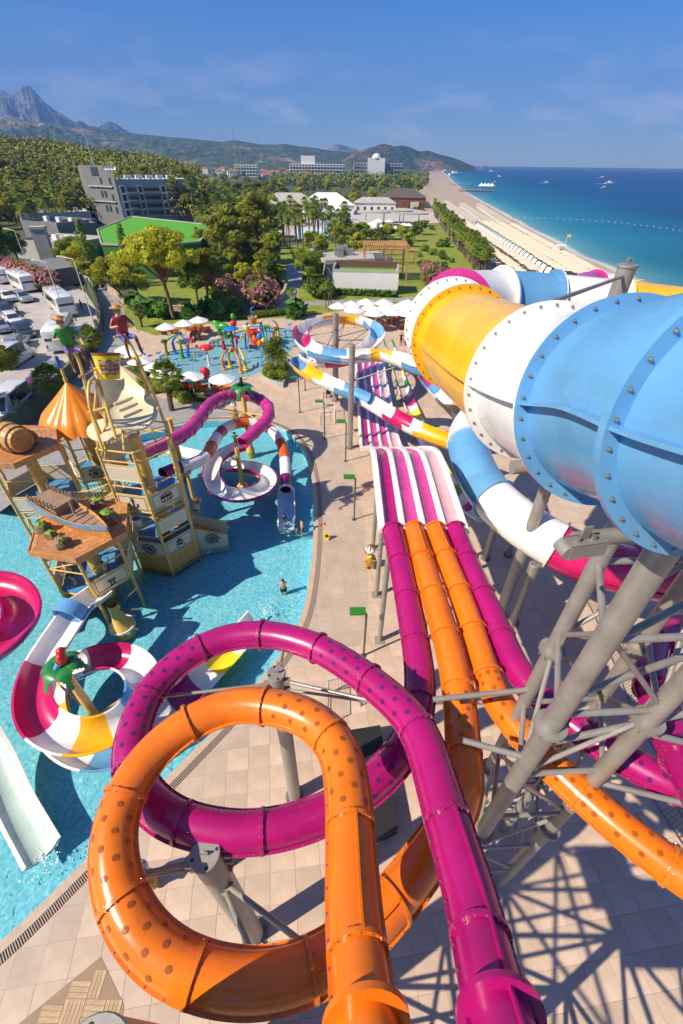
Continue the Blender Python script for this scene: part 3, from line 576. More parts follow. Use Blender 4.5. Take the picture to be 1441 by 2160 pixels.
for y in (14.0, 17.4, 21.4):
    for sx in (-1, 1):
        i = min(range(len(prof)), key=lambda q: abs(prof[q].y-y)); z = prof[i].z-.35
        p = MB(); x = X0+sx*(1.35*LP)-.1; p.cyl((x, prof[i].y, 0), (x, prof[i].y, z), .13, n=14); p.box((x, prof[i].y, .02), (.5, .5, .04)); p.box((x, prof[i].y, z), (.34, .34, .05)); p.obj('support_post', STEEL, rl)
# ---- giant raft tube
gt = thing('raft_tube_slide', 'giant blue, white and yellow raft tube with bolted flanges filling the right side', 'water slide', (3.5, 8, 0))
BR = 1.16
gp = [(4.15, -1.5, 19.3), (3.85, 1.5, 18.75), (3.6, 3.6, 18.15), (3.55, 4.3, 18.0), (3.5, 5.24, 17.6), (3.38, 7.3, 17.05), (3.2, 9.6, 16.7), (3.1, 12.0, 16.4), (3.2, 14.2, 16.22), (3.9, 16.3, 16.05), (5.4, 17.8, 15.9), (7.6, 18.2, 15.75), (10.0, 18.1, 15.6), (13, 17.6, 15.4), (17, 16, 15.2), (20, 13, 15)]
def at_y(path, y): return min(range(len(path)), key=lambda i: abs(path[i].y-y)+(100 if path[i].x > 6 and y < 17 else 0))
gpath = smooth_once(smoothpath(gp, .16), 5)
def idx_near(v): return min(range(len(gpath)), key=lambda i: (gpath[i]-Vector(v)).length)
gc = [(BLUE, idx_near((3.6, 3.55, 18.2))), (BLUE, idx_near((3.5, 5.3, 17.6))), (WHITE, idx_near((3.38, 7.3, 17.05))), (YELLOW, idx_near((3.1, 11.8, 16.4))), (WHITE, idx_near((3.15, 13.6, 16.2))), (PINKISH, idx_near((3.9, 16.2, 16.0))), (WHITE, idx_near((5.9, 18.0, 15.85))), (BLUE, idx_near((7.9, 18.2, 15.7))), (WHITE, idx_near((10.4, 18.1, 15.6))), (YELLOW, len(gpath)-1)]
hexb = MB().lathe([(0, .055), (.03, .055), (.036, .04), (.036, .012), (.058, .012), (.058, 0)], n=8); hexme = hexb.mesh('bolt', BOLT, 30)
i0 = 0
for si, (m, i1) in enumerate(gc):
    nn = 72; rings = [ring_pts(gpath[i], *frame(gpath, i), BR, nn) for i in range(i0, i1+1)]
    t, a, u = frame(gpath, i1)
    sec = MB().loft(rings, cap=False).obj('tube_section', m, gt, 60)
    f = MB(); flange(f, gpath[i1]-t*.035, t, a, u, BR*.99, BR+.16, .05, nn); fo = f.obj('flange', m, sec, 40)
    if si+1 < len(gc):
        f = MB(); flange(f, gpath[i1]+t*.02, t, a, u, BR*.99, BR+.155, .05, nn); f.obj('flange', gc[si+1][0], sec, 40)
    nb = 30; M = (-t).to_track_quat('Z', 'Y').to_matrix().to_4x4()
    for k in range(nb):
        al = 2*math.pi*(k+.5)/nb; w = gpath[i1]-t*.062+(a*math.cos(al)+u*math.sin(al))*(BR+.09)
        bo = link('bolt', hexme, fo); bo.matrix_local = Matrix.Translation(w-Vector(OFF[gt.name])) @ M @ Matrix.Scale(.44, 4)
    # horizontal bolted ledges on both sides
    for th in (math.pi*.985, .0):
        rr = []; s_ = MB()
        for i in range(i0, i1+1):
            t2, a2, u2 = frame(gpath, i); d = a2*math.cos(th)+u2*math.sin(th); e_ = d.cross(t2)
            rr.append([gpath[i]+d*(BR-.02)+e_*.02, gpath[i]+d*(BR+.13)+e_*.02, gpath[i]+d*(BR+.13)-e_*.02, gpath[i]+d*(BR-.02)-e_*.02])
        s_.loft(rr); s_.obj('seam_flange', m, sec, 0)
    if si in (6, 7, 8):
        stp = sum((gpath[i+1]-gpath[i]).length for i in range(len(gpath)-1))/(len(gpath)-1)
        for th in ((115, 150) if si != 7 else (115, 150)):
            for k in range(4 if si != 8 else 4):
                s = (i0+(i1-i0)*(.2+.2*k))*stp; 
                dot_patch(gpath, stp, s, R(th), .13, BR).obj('tinted_porthole', DOTB, sec, 0)
    i0 = i1
# second giant tube, lower, passing under the first
g2 = thing('raft_tube_slide', 'blue, white and crimson raft tube low behind the steel columns', 'water slide', P(1090, 1090))
tube_slide(g2, C3([(1120, 800, 8.0), (1050, 838, 7.6), (1000, 890, 7.2), (988, 935, 6.9), (1003, 990, 6.6), (1040, 1050, 6.35), (1120, 1118, 6.1), (1215, 1170, 5.85), (1330, 1205, 5.6), (1460, 1225, 5.4), (1650, 1240, 5.2)]), 1.12, [(WHITE, (988, 935)), (BLUE, (1035, 1058)), (WHITE, (1175, 1150)), (CRIMSON, (1330, 1205)), (CRIMSON, None)], fl=.13, n=44, dots=(3, 4), dotmat=DOTB, dotr=.12, dotth=(70, 110, 150), dotstep=1.0, seamw=.1)
g3 = thing('raft_tube_slide', 'crimson flanged raft tube peeping over the far side of the giant tube by the sea', 'water slide', P(1245, 640))
tube_slide(g3, C3([(1205, 640, 13.6), (1240, 612, 13.5), (1290, 618, 13.3), (1350, 640, 13.1), (1450, 680, 12.9)]), 1.12, [(PINKISH, (1250, 612)), (WHITE, (1335, 632)), (YELLOW, None)], fl=.13, n=44, seamw=.1, bolts=False)
# ---- spiral flume with coloured segments
fl_ = thing('spiral_flume', 'open white, blue, yellow and crimson flume winding around a steel mast', 'water slide', P(703, 800))
Fp = [(960, 790, 8.7), (910, 776, 8.6), (878, 767, 8.5), (842, 752, 8.35), (806, 742, 8.2), (767, 744, 8.05), (731, 748, 7.9), (678, 741, 7.7), (642, 720, 7.5), (636, 694, 7.3), (668, 676, 7.1), (728, 668, 6.9), (778, 678, 6.7), (796, 702, 6.45), (775, 730, 6.2), (725, 755, 5.9), (672, 758, 5.65), (638, 748, 5.4), (631, 765, 5.2), (656, 786, 5.0), (692, 803, 4.85), (756, 831, 4.6), (803, 858, 4.35), (836, 878, 4.2), (878, 900, 4.0), (919, 917, 3.85), (965, 932, 3.7), (1010, 950, 3.55)]
PB = (WHITE, BLUE); PC = (WHITE, CRIMSON); PYW = (YELLOW, YELLOW)
FP = trough_slide(fl_, C3(Fp), .72, [(BLUE, (866, 762)), (WHITE, (815, 744)), (YELLOW, (780, 743)), (WHITE, (728, 748)), (BLUE, (665, 737)), (WHITE, (640, 716)), (CRIMSON, (642, 690)), (WHITE, (690, 671)), (YELLOW, (752, 671)), (WHITE, (775, 678)), (BLUE, (795, 700)), (WHITE, (765, 738)), (CRIMSON, (690, 758)), (WHITE, (642, 748)), (BLUE, (632, 768)), (YELLOW, (672, 793)), (WHITE, (715, 812)), (BLUE, (776, 843)), (WHITE, (822, 869)), (CRIMSON, (858, 889)), (WHITE, (880, 901)), (YELLOW, (945, 926)), (WHITE, None)], half=98, bank=.5)
# straight children's slide with a coloured run-out
kd = thing('coloured_run_out_slide', 'narrow straight run-out slide in yellow, white, green and magenta segments beside the lanes', 'water slide', P(860, 834))
trough_slide(kd, C3([(818, 712, .35), (826, 735, .4), (839, 776, .45), (853, 817, .55), (868, 853, .75), (884, 892, 1.1), (900, 928, 1.5), (918, 960, 1.9), (935, 994, 2.3), (953, 1025, 2.7), (985, 1058, 3.1), (1020, 1080, 3.4)]), .62, [(GREENG, (824, 728)), (WHITE, (836, 766)), (LEMON, (842, 784)), (WHITE, (846, 796)), (GREENG, (851, 810)), (WHITE, (857, 828)), (CRIMSON, (864, 846)), (WHITE, (869, 856)), (LEMON, (880, 882)), (WHITE, (906, 940)), (CRIMSON, (922, 968)), (LEMON, (938, 1000)), (WHITE, (946, 1014)), (GREENG, (958, 1032)), (WHITE, (975, 1052)), (CRIMSON, (990, 1062)), (WHITE, None)], half=70, lip=.12)
f2 = thing('side_flume', 'crimson, blue, white and yellow open flume partly hidden behind the giant yellow tube', 'water slide', P(925, 850))
trough_slide(f2, C3([(858, 712, .6), (870, 735, .9), (884, 768, 1.5), (897, 795, 2.1), (917, 820, 2.6), (938, 842, 3.0), (962, 862, 3.4), (1000, 890, 3.8)]), .65, [(CRIMSON, (868, 730)), (WHITE, (880, 758)), (CRIMSON, (902, 802)), (BLUE, (915, 818)), (WHITE, (942, 846)), (YELLOW, (968, 866)), (WHITE, None)], half=95)
# ---- pirate-pool slides
pk = thing('tube_slide', 'pink tube slide curling around the carved palm post above the pool', 'water slide', P(528, 948))
tube_slide(pk, C3([(285, 965, 5.8), (325, 948, 5.65), (367, 928, 5.45), (402, 905, 5.25), (424, 878, 5.1), (444, 853, 4.95), (470, 838, 4.8), (502, 832, 4.65), (536, 838, 4.5), (561, 852, 4.35), (568, 871, 4.2), (557, 892, 4.0), (536, 912, 3.8), (512, 934, 3.55)]), .46, (PINKISH, 1.25), fl=.05, n=22, seam=())
rg = thing('ring_slide', 'open white ring slide with magenta underside above the pool', 'water slide', P(505, 1000))
trough_slide(rg, C3([(514, 934, 3.3), (482, 946, 3.1), (455, 968, 2.9), (445, 1000, 2.7), (460, 1030, 2.5), (502, 1042, 2.3), (548, 1032, 2.1), (567, 1010, 1.9), (552, 988, 1.7), (515, 980, 1.5), (475, 978, 1.2), (430, 963, .9), (390, 952, .65), (345, 942, .45)]), .58, [((WHITE, MAGENTA), (520, 980)), ((WHITE, MAGENTA), (465, 976)), ((WHITE, WHITE), None)], half=88, bank=.35)
sl = thing('tube_slide', 'white, orange and purple banded tube slide dropping to the pool ramp', 'water slide', P(600, 990))
bands = [(PURPLE, (378, 985)), (WHITE, (432, 966)), (DEEPOR, (447, 940)), (WHITE, (456, 922)), (MAGENTA, (468, 908)), (WHITE, (490, 896)), (DEEPOR, (520, 892)), (WHITE, (550, 896)), (PURPLE, (572, 906)), (WHITE, (592, 932)), (DEEPOR, (600, 968)), (WHITE, (602, 1005)), (PURPLE, None)]
tube_slide(sl, C3([(345, 1000, 4.3), (367, 990, 4.2), (402, 980, 4.0), (432, 965, 3.8), (446, 941, 3.6), (460, 918, 3.4), (481, 900, 3.2), (510, 892, 3.0), (542, 894, 2.75), (569, 905, 2.5), (589, 927, 2.2), (599, 957, 1.8), (602, 990, 1.35), (603, 1022, .95), (603, 1030, .9)]), .42, bands, fl=.03, n=22, seam=(), bolts=False)
MB().lathe([(.42, 0), (.55, .0), (.55, .12), (.42, .12)], P(603, 1031, .88), 24, axis=frame([P(602, 990, 1.35), P(603, 1031, .88)], 1)[0]).obj('exit_collar', TRIMW, sl)
trough_slide(sl, C3([(603, 1025, 1.0), (603, 1045, .75), (604, 1072, .5), (604, 1098, .42), (604, 1106, .4)]), .60, [((PALEBLUE, TRIMW), None)], half=66, name='exit_ramp')
r2 = thing('ring_slide', 'open ring slide in white, magenta, yellow and blue around the lower palm post', 'water slide', P(185, 1455))
trough_slide(r2, C3([(168, 1268, 3.3), (148, 1297, 3.15), (116, 1345, 2.95), (86, 1390, 2.8), (67, 1440, 2.65), (68, 1492, 2.5), (95, 1530, 2.38), (140, 1550, 2.27), (190, 1550, 2.15), (240, 1530, 2.05), (285, 1488, 1.95), (302, 1435, 1.85), (285, 1398, 1.75), (245, 1380, 1.65), (195, 1385, 1.55), (140, 1408, 1.42), (108, 1450, 1.28), (104, 1508, 1.12), (130, 1556, .98), (185, 1585, .86), (245, 1580, .75), (300, 1545, .72), (350, 1500, .66), (400, 1455, .62), (440, 1413, .58), (480, 1372, .55), (520, 1326, .5), (545, 1298, .48)]), .66, [((BLUE, BLUE), (146, 1300)), (WHITE, (84, 1392)), (CRIMSON, (84, 1522)), (WHITE, (150, 1552)), (YELLOW, (232, 1535)), (WHITE, (282, 1492)), (BLUE, (298, 1415)), (WHITE, (255, 1382)), (CRIMSON, (180, 1390)), (WHITE, (106, 1480)), (YELLOW, (125, 1550)), (WHITE, (188, 1586)), (BLUE, (260, 1572)), (WHITE, (370, 1482)), (MAGENTA, (415, 1440)), (WHITE, (452, 1402)), (LEMON, (492, 1358)), (WHITE, None)], half=86, bank=.3)
arch = MB(); c_ = P(150, 1292, 3.15); t_, a_, u_ = frame([P(168, 1268, 3.3), P(148, 1297, 3.15), P(116, 1345, 2.95)], 1)
arch.loft([[c_+t_*dx+(a_*math.cos(al)+u_*math.sin(al))*rr for al in [math.pi*k/12 for k in range(13)]] for dx, rr in ((-.35, .67), (.3, .67), (.3, .75), (-.35, .75), (-.35, .67))], closed=False, cap=False); arch.obj('entry_arch', BLUE, r2)
r3 = thing('ring_slide', 'pink open ring slide cut off by the left edge', 'water slide', P(0, 1290))
trough_slide(r3, C3([(-150, 1300, 3.3), (-100, 1245, 3.2), (-40, 1228, 3.1), (10, 1236, 3.0), (42, 1262, 2.9), (46, 1296, 2.8), (20, 1332, 2.65), (-20, 1366, 2.5), (-90, 1400, 2.3)]), .74, [((CRIMSON, MAGENTA), (48, 1285)), ((PINKISH, MAGENTA), (20, 1332)), ((CRIMSON, MAGENTA), None)], half=100, bank=.4)
PALEGRN = shell('pale_green_gelcoat', (.50, .62, .55))
r4 = thing('exit_ramp_slide', 'white slide ramp ending in the pool at the lower left', 'water slide', P(60, 1760))
trough_slide(r4, C3([(-120, 1430, 3.0), (-60, 1525, 1.9), (-15, 1605, 1.05), (22, 1690, .66), (56, 1752, .56), (80, 1795, .54)]), .64, [((PALEGRN, WHITE), (25, 1700)), ((PALEGRN, WHITE), None)], half=56, lip=.14)
# ================================================================ steel
def pillar(px, py, top, r, label, arms=(), cap=True, name='steel_pillar'):
    b = P(px, py); o = thing(name, label, 'pillar', b, 'galvanised slide pillars')
    s = MB().cyl((b.x, b.y, 0), (b.x, b.y, top-.03), r, n=28); s.obj('shaft', STEEL, o)
    MB().lathe([(r, 0), (r+.13, 0), (r+.13, .035), (r, .035)], (b.x, b.y, .02), 24).obj('base_plate', STEEL, o)
    fb = MB()
    for k in range(10): fb.box((b.x+(r+.06)*math.cos(k*.628), b.y+(r+.06)*math.sin(k*.628), .08), (.13, .015, .12), k*.628); fb.cyl((b.x+(r+.09)*math.cos(k*.628+.3), b.y+(r+.09)*math.sin(k*.628+.3), .05), (b.x+(r+.09)*math.cos(k*.628+.3), b.y+(r+.09)*math.sin(k*.628+.3), .11), .018, n=6)
    fb.obj('anchor_bolts', BOLT, o, 0, 'stuff')
    c = MB().lathe([(0, .02), (r+.0, .02), (r+.015, .0), (r+.015, -.06), (r, -.06)], (b.x, b.y, top), 28).obj('cap', STEEL, o)
    e = MB(); e.box((b.x, b.y, top+.07), (.16, .03, .12)); e.obj('lifting_eye', STEEL, c)
    h = MB()
    for k in range(4): h.cyl((b.x+r*.82*math.cos(k*1.57+.4), b.y+r*.82*math.sin(k*1.57+.4), top+.015), (b.x+r*.82*math.cos(k*1.57+.4), b.y+r*.82*math.sin(k*1.57+.4), top+.026), .035, n=8)
    h.obj('cap_hole', BLACK, c)
    for za, q, ra in arms:
        q = Vector(q); s = Vector((b.x, b.y, za)); d = (q-s); d.normalize(); a = MB().cyl(s+d*r*.9, q, ra, n=12); a.box(s+d*(r+.08), (.16, .16, .16)); a.obj('arm', STEEL, o)
    return o
def pick(path, px, py, dz=-TR-.04):
    p = path[min(range(len(path)), key=lambda i: (proj(path[i])[0]-px)**2+(proj(path[i])[1]-py)**2)]; return p+Vector((0, 0, dz))
b1 = P(432, 1803, 8.95)
q1 = pick(O1, 240, 1840); q2_ = pick(M1, 640, 1735); q3 = pick(O1, 690, 2025); q4 = pick(O1, 560, 2068)
pq = P(432, 1803, 8.95); ppx = proj((pq.x, pq.y, 0))
pillar(*ppx, 8.95, .30, 'thick capped steel pillar standing inside the orange loop', [(8.6, q1, .055), (8.2, q1, .06), (8.6, q2_, .05), (8.1, q2_, .06), (7.4, q2_.lerp(b1, .3), .05), (7.0, q3, .06), (6.8, q4, .06)])
qa = pick(M1, 815, 1465); qb = pick(M1, 600, 1342); qc = pick(M1, 330, 1450)
pillar(622, 1680, 9.0, .24, 'capped steel pillar by the pool edge behind the orange loop', [(8.7, qa, .05), (8.2, qa, .04), (8.8, qb, .05), (8.5, qc, .045)])
pillar(738, 945, zat(P(738, 945), 728), .24, 'tall slim steel mast beside the racing lanes', [(8.0, FP[cut(FP, 800, 742, 0)]+Vector((0, 0, -.75)), .05), (6.2, FP[cut(FP, 840, 752, 0)]+Vector((0, 0, -.8)), .05), (4.2, P(790, 850, 3.7), .05)])
ctr = P(708, 845); arms = []
for px, py in ((678, 741), (636, 694), (728, 668), (778, 678), (796, 702)):
    q = FP[cut(FP, px, py, 0)]; arms += [(q.z-.1, q+Vector((0, 0, -.75)), .045), (q.z-1.6, q+Vector((0, 0, -.8)), .04)]
pillar(708, 845, zat(ctr, 662), .30, 'steel mast in the middle of the spiral flume', arms)
bl = P(1025, 1178); 
for i, (px, py, tz, rr, lab) in enumerate([(1024, 1178, 4.7, .2, 'short steel post under the white and blue raft tube'), (1072, 1172, 4.6, .16, 'thin steel post behind the white raft tube'), (1080, 1312, 4.6, .27, 'steel post under the white raft tube, nearest the orange tubes')]): pillar(px, py, tz, rr, lab)
# tower of braced steel legs under the giant tube
A_, B_, C_ = Vector((4.50, 5.47, 0)), Vector((3.87, 3.86, 0)), Vector((5.72, 3.97, 0)); D_ = Vector((6.4, 5.6, 0))
tw_ = thing('braced_steel_tower', 'braced tower of thick galvanised legs carrying the giant blue tube', 'steel tower', (5, 4.7, 0))
tops = (16.2, 16.5, 16.3, 15.6)
for L_, tz, rr in zip((A_, B_, C_, D_), tops, (.15, .18, .165, .15)):
    s = MB().cyl(L_, L_+Vector((0, 0, tz)), rr, n=28); lo = s.obj('leg', STEEL, tw_)
    for zf in (12.0, 6.0):
        f = MB().lathe([(rr, -.05), (rr+.11, -.05), (rr+.11, .05), (rr, .05)], L_+Vector((0, 0, zf)), 26); f.obj('leg_flange', STEEL, lo)
        g_ = MB()
        for k in range(10): a = k*.628; g_.box(L_+Vector(((rr+.05)*math.cos(a), (rr+.05)*math.sin(a), zf-.1)), (.11, .012, .12), a)
        g_.obj('gussets', STEEL, lo, 0, 'stuff')
legs = (A_, B_, C_, D_); prs = [(0, 1), (1, 2), (2, 3), (3, 0), (1, 3), (0, 2)]
for lv, z in enumerate((2.0, 4.6, 7.2, 9.8, 12.4, 14.6)):
    for k, (i, j) in enumerate(prs[:4]):
        p, q = legs[i]+Vector((0, 0, z)), legs[j]+Vector((0, 0, z)); MB().cyl(p, q, .06, n=10).obj('horizontal_brace', STEEL, tw_)
        if lv < 5:
            z2 = z+2.35; p2 = legs[i]+Vector((0, 0, z2)) if (lv+k) % 2 else legs[j]+Vector((0, 0, z2)); s2 = q if (lv+k) % 2 else p
            MB().cyl(s2+Vector((0, 0, .1)), p2, .05, n=10).obj('diagonal_brace', STEEL, tw_)
            g_ = MB().box(s2+(p2-s2).normalized()*.38, (.2, .03, .26), math.atan2(p2.y-s2.y, p2.x-s2.x)); g_.obj('gusset_plate', STEEL, tw_, 0)
for y, x0, x1 in ((4.2, 3.0, 5.6), (5.9, 2.7, 5.9)):
    MB().cyl((x0, y, 16.25), (x1, y+.3, 16.35), .11, n=14).obj('saddle_beam', STEEL, tw_)
sd_ = MB(); c_ = Vector((3.0, 4.0, 16.33)); M_ = Matrix.Rotation(R(12), 3, 'Z')
for dx, dy, dz, w_, d_, h_ in ((0, 0, .09, .5, .2, .02), (0, -.1, 0, .5, .02, .2), (0, .1, 0, .5, .02, .2)): sd_.box(c_+M_ @ Vector((dx, dy, dz)), (w_, d_, h_), R(12))
sd_.cyl(c_+M_ @ Vector((-.25, -.1, 0)), c_+M_ @ Vector((-.25, .1, 0)), .1, n=14); sd_.obj('saddle_bracket', STEEL, tw_, 35)
for dx in (-.12, .1): MB().lathe([(0, .06), (.03, .06), (.035, .0)], c_+M_ @ Vector((dx, 0, .1)), 8).obj('bracket_bolt', BOLT, tw_)
MB().box(c_+M_ @ Vector((-.02, .02, .2)), (.12, .02, .2), R(12)).obj('lug_plate', STEEL, tw_, 0)
for (ex, ey, ez), (sx, sy, sz) in (((9.5, 3.2, 11.2), (5.72, 3.97, 11.6)), ((9.5, 3.0, 9.4), (5.72, 3.97, 9.2)), ((9.5, 5.5, 13.6), (3.87, 3.86, 13.0)), ((9.5, 6.5, 14.6), (3.87, 3.86, 14.4)), ((9.8, 4.5, 12.8), (3.87, 3.86, 11.2)), ((2.6, 4.2, 10.6), (3.87, 3.86, 10.6)), ((2.2, 5.3, 10.2), (4.5, 5.47, 10.4))):
    MB().cyl((sx, sy, sz), (ex, ey, ez), .065, n=12).obj('outrigger', STEEL, tw_)
pc = P(1325, 560, 17.6); rp_ = thing('steel_pillar', 'capped steel pillar rising inside the bend of the giant tube by the sea', 'pillar', (pc.x, pc.y, 0), 'galvanised slide pillars')
MB().cyl((pc.x, pc.y, 0), (pc.x, pc.y, 17.6), .27, n=28).obj('shaft', STEEL, rp_); MB().lathe([(0, .03), (.3, .03), (.3, -.04), (.27, -.04)], (pc.x, pc.y, 17.6), 28).obj('cap', STEEL, rp_); MB().lathe([(.04, 0), (.09, 0), (.09, .05), (.04, .05)], (pc.x, pc.y-.02, 17.74), 12, axis=(0, 1, 0)).obj('lifting_eye', STEEL, rp_)
MB().cyl((pc.x, pc.y, 17.3), PY(1160, 643, 9.5)+Vector((0, 0, .05)), .05, n=10).obj('arm', STEEL, rp_)
pq = P(190, 2262, 12.4); ppx = proj((pq.x, pq.y, 0))
pillar(*ppx, 12.4, .42, 'mossy capped pillar top at the bottom left corner')
# start tower the slides begin at (behind and below the viewpoint)
stw = thing('start_tower', 'start platform tower where the orange and magenta tubes begin', 'steel tower', (0, -3, 0))
lat = [Vector((-3.2, -.9, 0)), Vector((2.6, -.9, 0)), Vector((2.6, -5.5, 0)), Vector((-3.2, -5.5, 0))]
for p in lat: MB().cyl(p, p+Vector((0, 0, 12.2)), .16, n=14).obj('leg', STEEL, stw)
for lv, z in enumerate((2.4, 4.8, 7.2, 9.6, 12.0)):
    for i in range(4):
        p, q = lat[i]+Vector((0, 0, z)), lat[(i+1) % 4]+Vector((0, 0, z)); MB().cyl(p, q, .07, n=8).obj('horizontal_brace', STEEL, stw)
        MB().cyl(p, q-Vector((0, 0, 2.4)), .06, n=8).obj('diagonal_brace', STEEL, stw); MB().cyl(q, p-Vector((0, 0, 2.4)), .06, n=8).obj('diagonal_brace', STEEL, stw)
MB().box((.6, -2.4, 11.0), (3.6, 2.2, .12)).obj('platform', DARKST, stw, 0); MB().box((-2.2, -2.0, 12.6), (1.8, 1.8, .1)).obj('canopy', PLAST, stw, 0)
for path, m in ((O1, ORANGE), (M1, MAGENTA)):
    i = cut(path, *( (782, 2168) if m is ORANGE else (1056, 2150)), 0) if False else min(range(len(path)), key=lambda k: abs(proj(path[k])[1]-2160)); t, a, u = frame(path, i); f = MB(); flange(f, path[i], t, a, u, TR*.98, TR+.16, .09, 26); f.obj('start_collar', m, stw)
# ================================================================ figures (one continuous skinned body)
def skin_mesh(name, verts, edges, radii, mats, zones, sub=1):
    me = bpy.data.meshes.new(name+'_cage'); me.from_pydata([tuple(v) for v in verts], edges, []); ob = bpy.data.objects.new(name+'_cage', me); COL.objects.link(ob)
    md = ob.modifiers.new('s', 'SKIN'); md.use_smooth_shade = True
    if not me.skin_vertices: me.attributes  # layer is created by the modifier on first use
    import bmesh
    bm = bmesh.new(); bm.from_mesh(me); ly = bm.verts.layers.skin.verify(); bm.verts.ensure_lookup_table()
    for i, v in enumerate(bm.verts): v[ly].radius = (radii[i], radii[i])
    bm.verts[0][ly].use_root = True; bm.to_mesh(me); bm.free()
    ss = ob.modifiers.new('u', 'SUBSURF'); ss.levels = sub
    dg = bpy.context.evaluated_depsgraph_get(); dg.update(); out = bpy.data.meshes.new_from_object(ob.evaluated_get(dg)); out.name = name
    bpy.data.objects.remove(ob); out.materials.clear()
    for m in mats: out.materials.append(m)
    segs = [(Vector(verts[a]), Vector(verts[b]), zones[k]) for k, (a, b) in enumerate(edges)]; mi = []
    for p in out.polygons:
        c = p.center; best = 1e9; z = 0
        for a, b, zz in segs:
            d = b-a; t = max(0, min(1, (c-a).dot(d)/max(1e-9, d.length_squared))); dd_ = (a+d*t-c).length
            if dd_ < best: best = dd_; z = zz
        mi.append(z)
    out.polygons.foreach_set('material_index', mi); out.polygons.foreach_set('use_smooth', [True]*len(mi)); return out
def figure(name, label, loc, rz, pose='stand', top=SKIN, legs=SKIN, feet=SKIN, h=1.7, hair=HAIR, cat='person', skin=SKIN, group=None, fat=1.0, fingers=True, hat=None, cut_z=None, shorts=None):
    s = h/1.7; J = {}
    J['pel'] = (0, 0, .93); J['spi'] = (0, .0, 1.12); J['che'] = (0, 0, 1.34); J['nec'] = (0, .01, 1.49); J['hea'] = (0, .03, 1.585); J['cro'] = (0, .02, 1.66)
    for k, e in ((-1, 'l'), (1, 'r')):
        J['sho'+e] = (k*.185, 0, 1.41); J['elb'+e] = (k*.25, -.02, 1.14); J['wri'+e] = (k*.26, .06, .90); J['han'+e] = (k*.26, .09, .83)
        J['hip'+e] = (k*.09, 0, .87); J['kne'+e] = (k*.10, .02, .48); J['ank'+e] = (k*.10, -.01, .09); J['toe'+e] = (k*.11, .14, .035)
        if pose == 'sit': J['kne'+e] = (k*.17, .42, .93); J['ank'+e] = (k*.2, .52, .48); J['toe'+e] = (k*.22, .68, .44); J['elb'+e] = (k*.33, .05, 1.2); J['wri'+e] = (k*.3, .34, 1.16+.12*k); J['han'+e] = (k*.28, .42, 1.18+.12*k)
        if pose == 'reach': J['elb'+e] = (k*.34, .1, 1.36); J['wri'+e] = (k*.36, .30, 1.52); J['han'+e] = (k*.36, .36, 1.57)
        if pose == 'walk': J['kne'+e] = (k*.1, .12+.1*k, .49); J['ank'+e] = (k*.1, .22*k-.03, .10); J['toe'+e] = (k*.1, .22*k+.11, .04); J['wri'+e] = (k*.26, .12-.12*k, .93); J['han'+e] = (k*.26, .14-.14*k, .86)
        if pose == 'hold': J['elb'+e] = (k*.3, .0, 1.14); J['wri'+e] = (k*.14, .3, 1.08); J['han'+e] = (k*.1, .36, 1.09)
    nm = list(J); ix = {k: i for i, k in enumerate(nm)}
    rad = {'pel': .135*fat, 'spi': .125*fat, 'che': .135*fat, 'nec': .055, 'hea': .088, 'cro': .075}
    for e in 'lr': rad.update({'sho'+e: .062, 'elb'+e: .043, 'wri'+e: .030, 'han'+e: .034, 'hip'+e: .088*fat, 'kne'+e: .058, 'ank'+e: .040, 'toe'+e: .034})
    ed = [('pel', 'spi', 1), ('spi', 'che', 1), ('che', 'nec', 0), ('nec', 'hea', 0), ('hea', 'cro', 0)]
    for e in 'lr': ed += [('che', 'sho'+e, 1), ('sho'+e, 'elb'+e, 1), ('elb'+e, 'wri'+e, 0), ('wri'+e, 'han'+e, 0), ('pel', 'hip'+e, 2), ('hip'+e, 'kne'+e, 2), ('kne'+e, 'ank'+e, 3 if feet is not SKIN else 2), ('ank'+e, 'toe'+e, 3)]
    V = [Vector(J[k])*s for k in nm]; Rr_ = [rad[k]*s for k in nm]; E = [(ix[a], ix[b]) for a, b, z in ed]; Z = [z for a, b, z in ed]
    if fingers:
        for e, k in (('l', -1), ('r', 1)):
            hnd, wri = Vector(J['han'+e]), Vector(J['wri'+e]); d = (hnd-wri).normalized(); sd2 = d.cross(Vector((0, 0, 1))); sd2 = Vector((1, 0, 0)) if sd2.length < .2 else sd2.normalized()
            for q, ln in ((-.027, .062), (-.009, .075), (.009, .070), (.027, .055)):
                V.append((hnd+sd2*q+d*ln)*s); Rr_.append(.0095*s); E.append((ix['han'+e], len(V)-1)); Z.append(0)
            V.append((wri.lerp(hnd, .6)+sd2*(-.06*k)+d*.02)*s); Rr_.append(.011*s); E.append((ix['han'+e], len(V)-1)); Z.append(0)
    me = skin_mesh(name+'_body', V, E, Rr_, [skin, top, legs, feet], Z)
    o = tag(thing(name, label, cat, (0, 0, 0)), label, cat, group); link('body', me, o)
    hm = MB(); hc = Vector((0, .005, 1.625))*s; hm.ball(hc, (.098*s, .108*s, .10*s), 12)
    hm.f = [f for f in hm.f if sum(hm.v[i][1]-hc.y for i in f)/len(f) < .055*s or sum(hm.v[i][2]-hc.z for i in f)/len(f) > .02*s]; hm.m = [0]*len(hm.f)
    hm.obj('hair', hair, o)
    fa = MB(); fa.ball(Vector((0, .125, 1.59))*s, (.014*s, .02*s, .022*s), 6); 
    fa.ball(Vector((-.094, .02, 1.59))*s, (.012*s, .022*s, .03*s), 6).ball(Vector((.094, .02, 1.59))*s, (.012*s, .022*s, .03*s), 6); fa.obj('nose_and_ears', skin, o, 35, 'stuff')
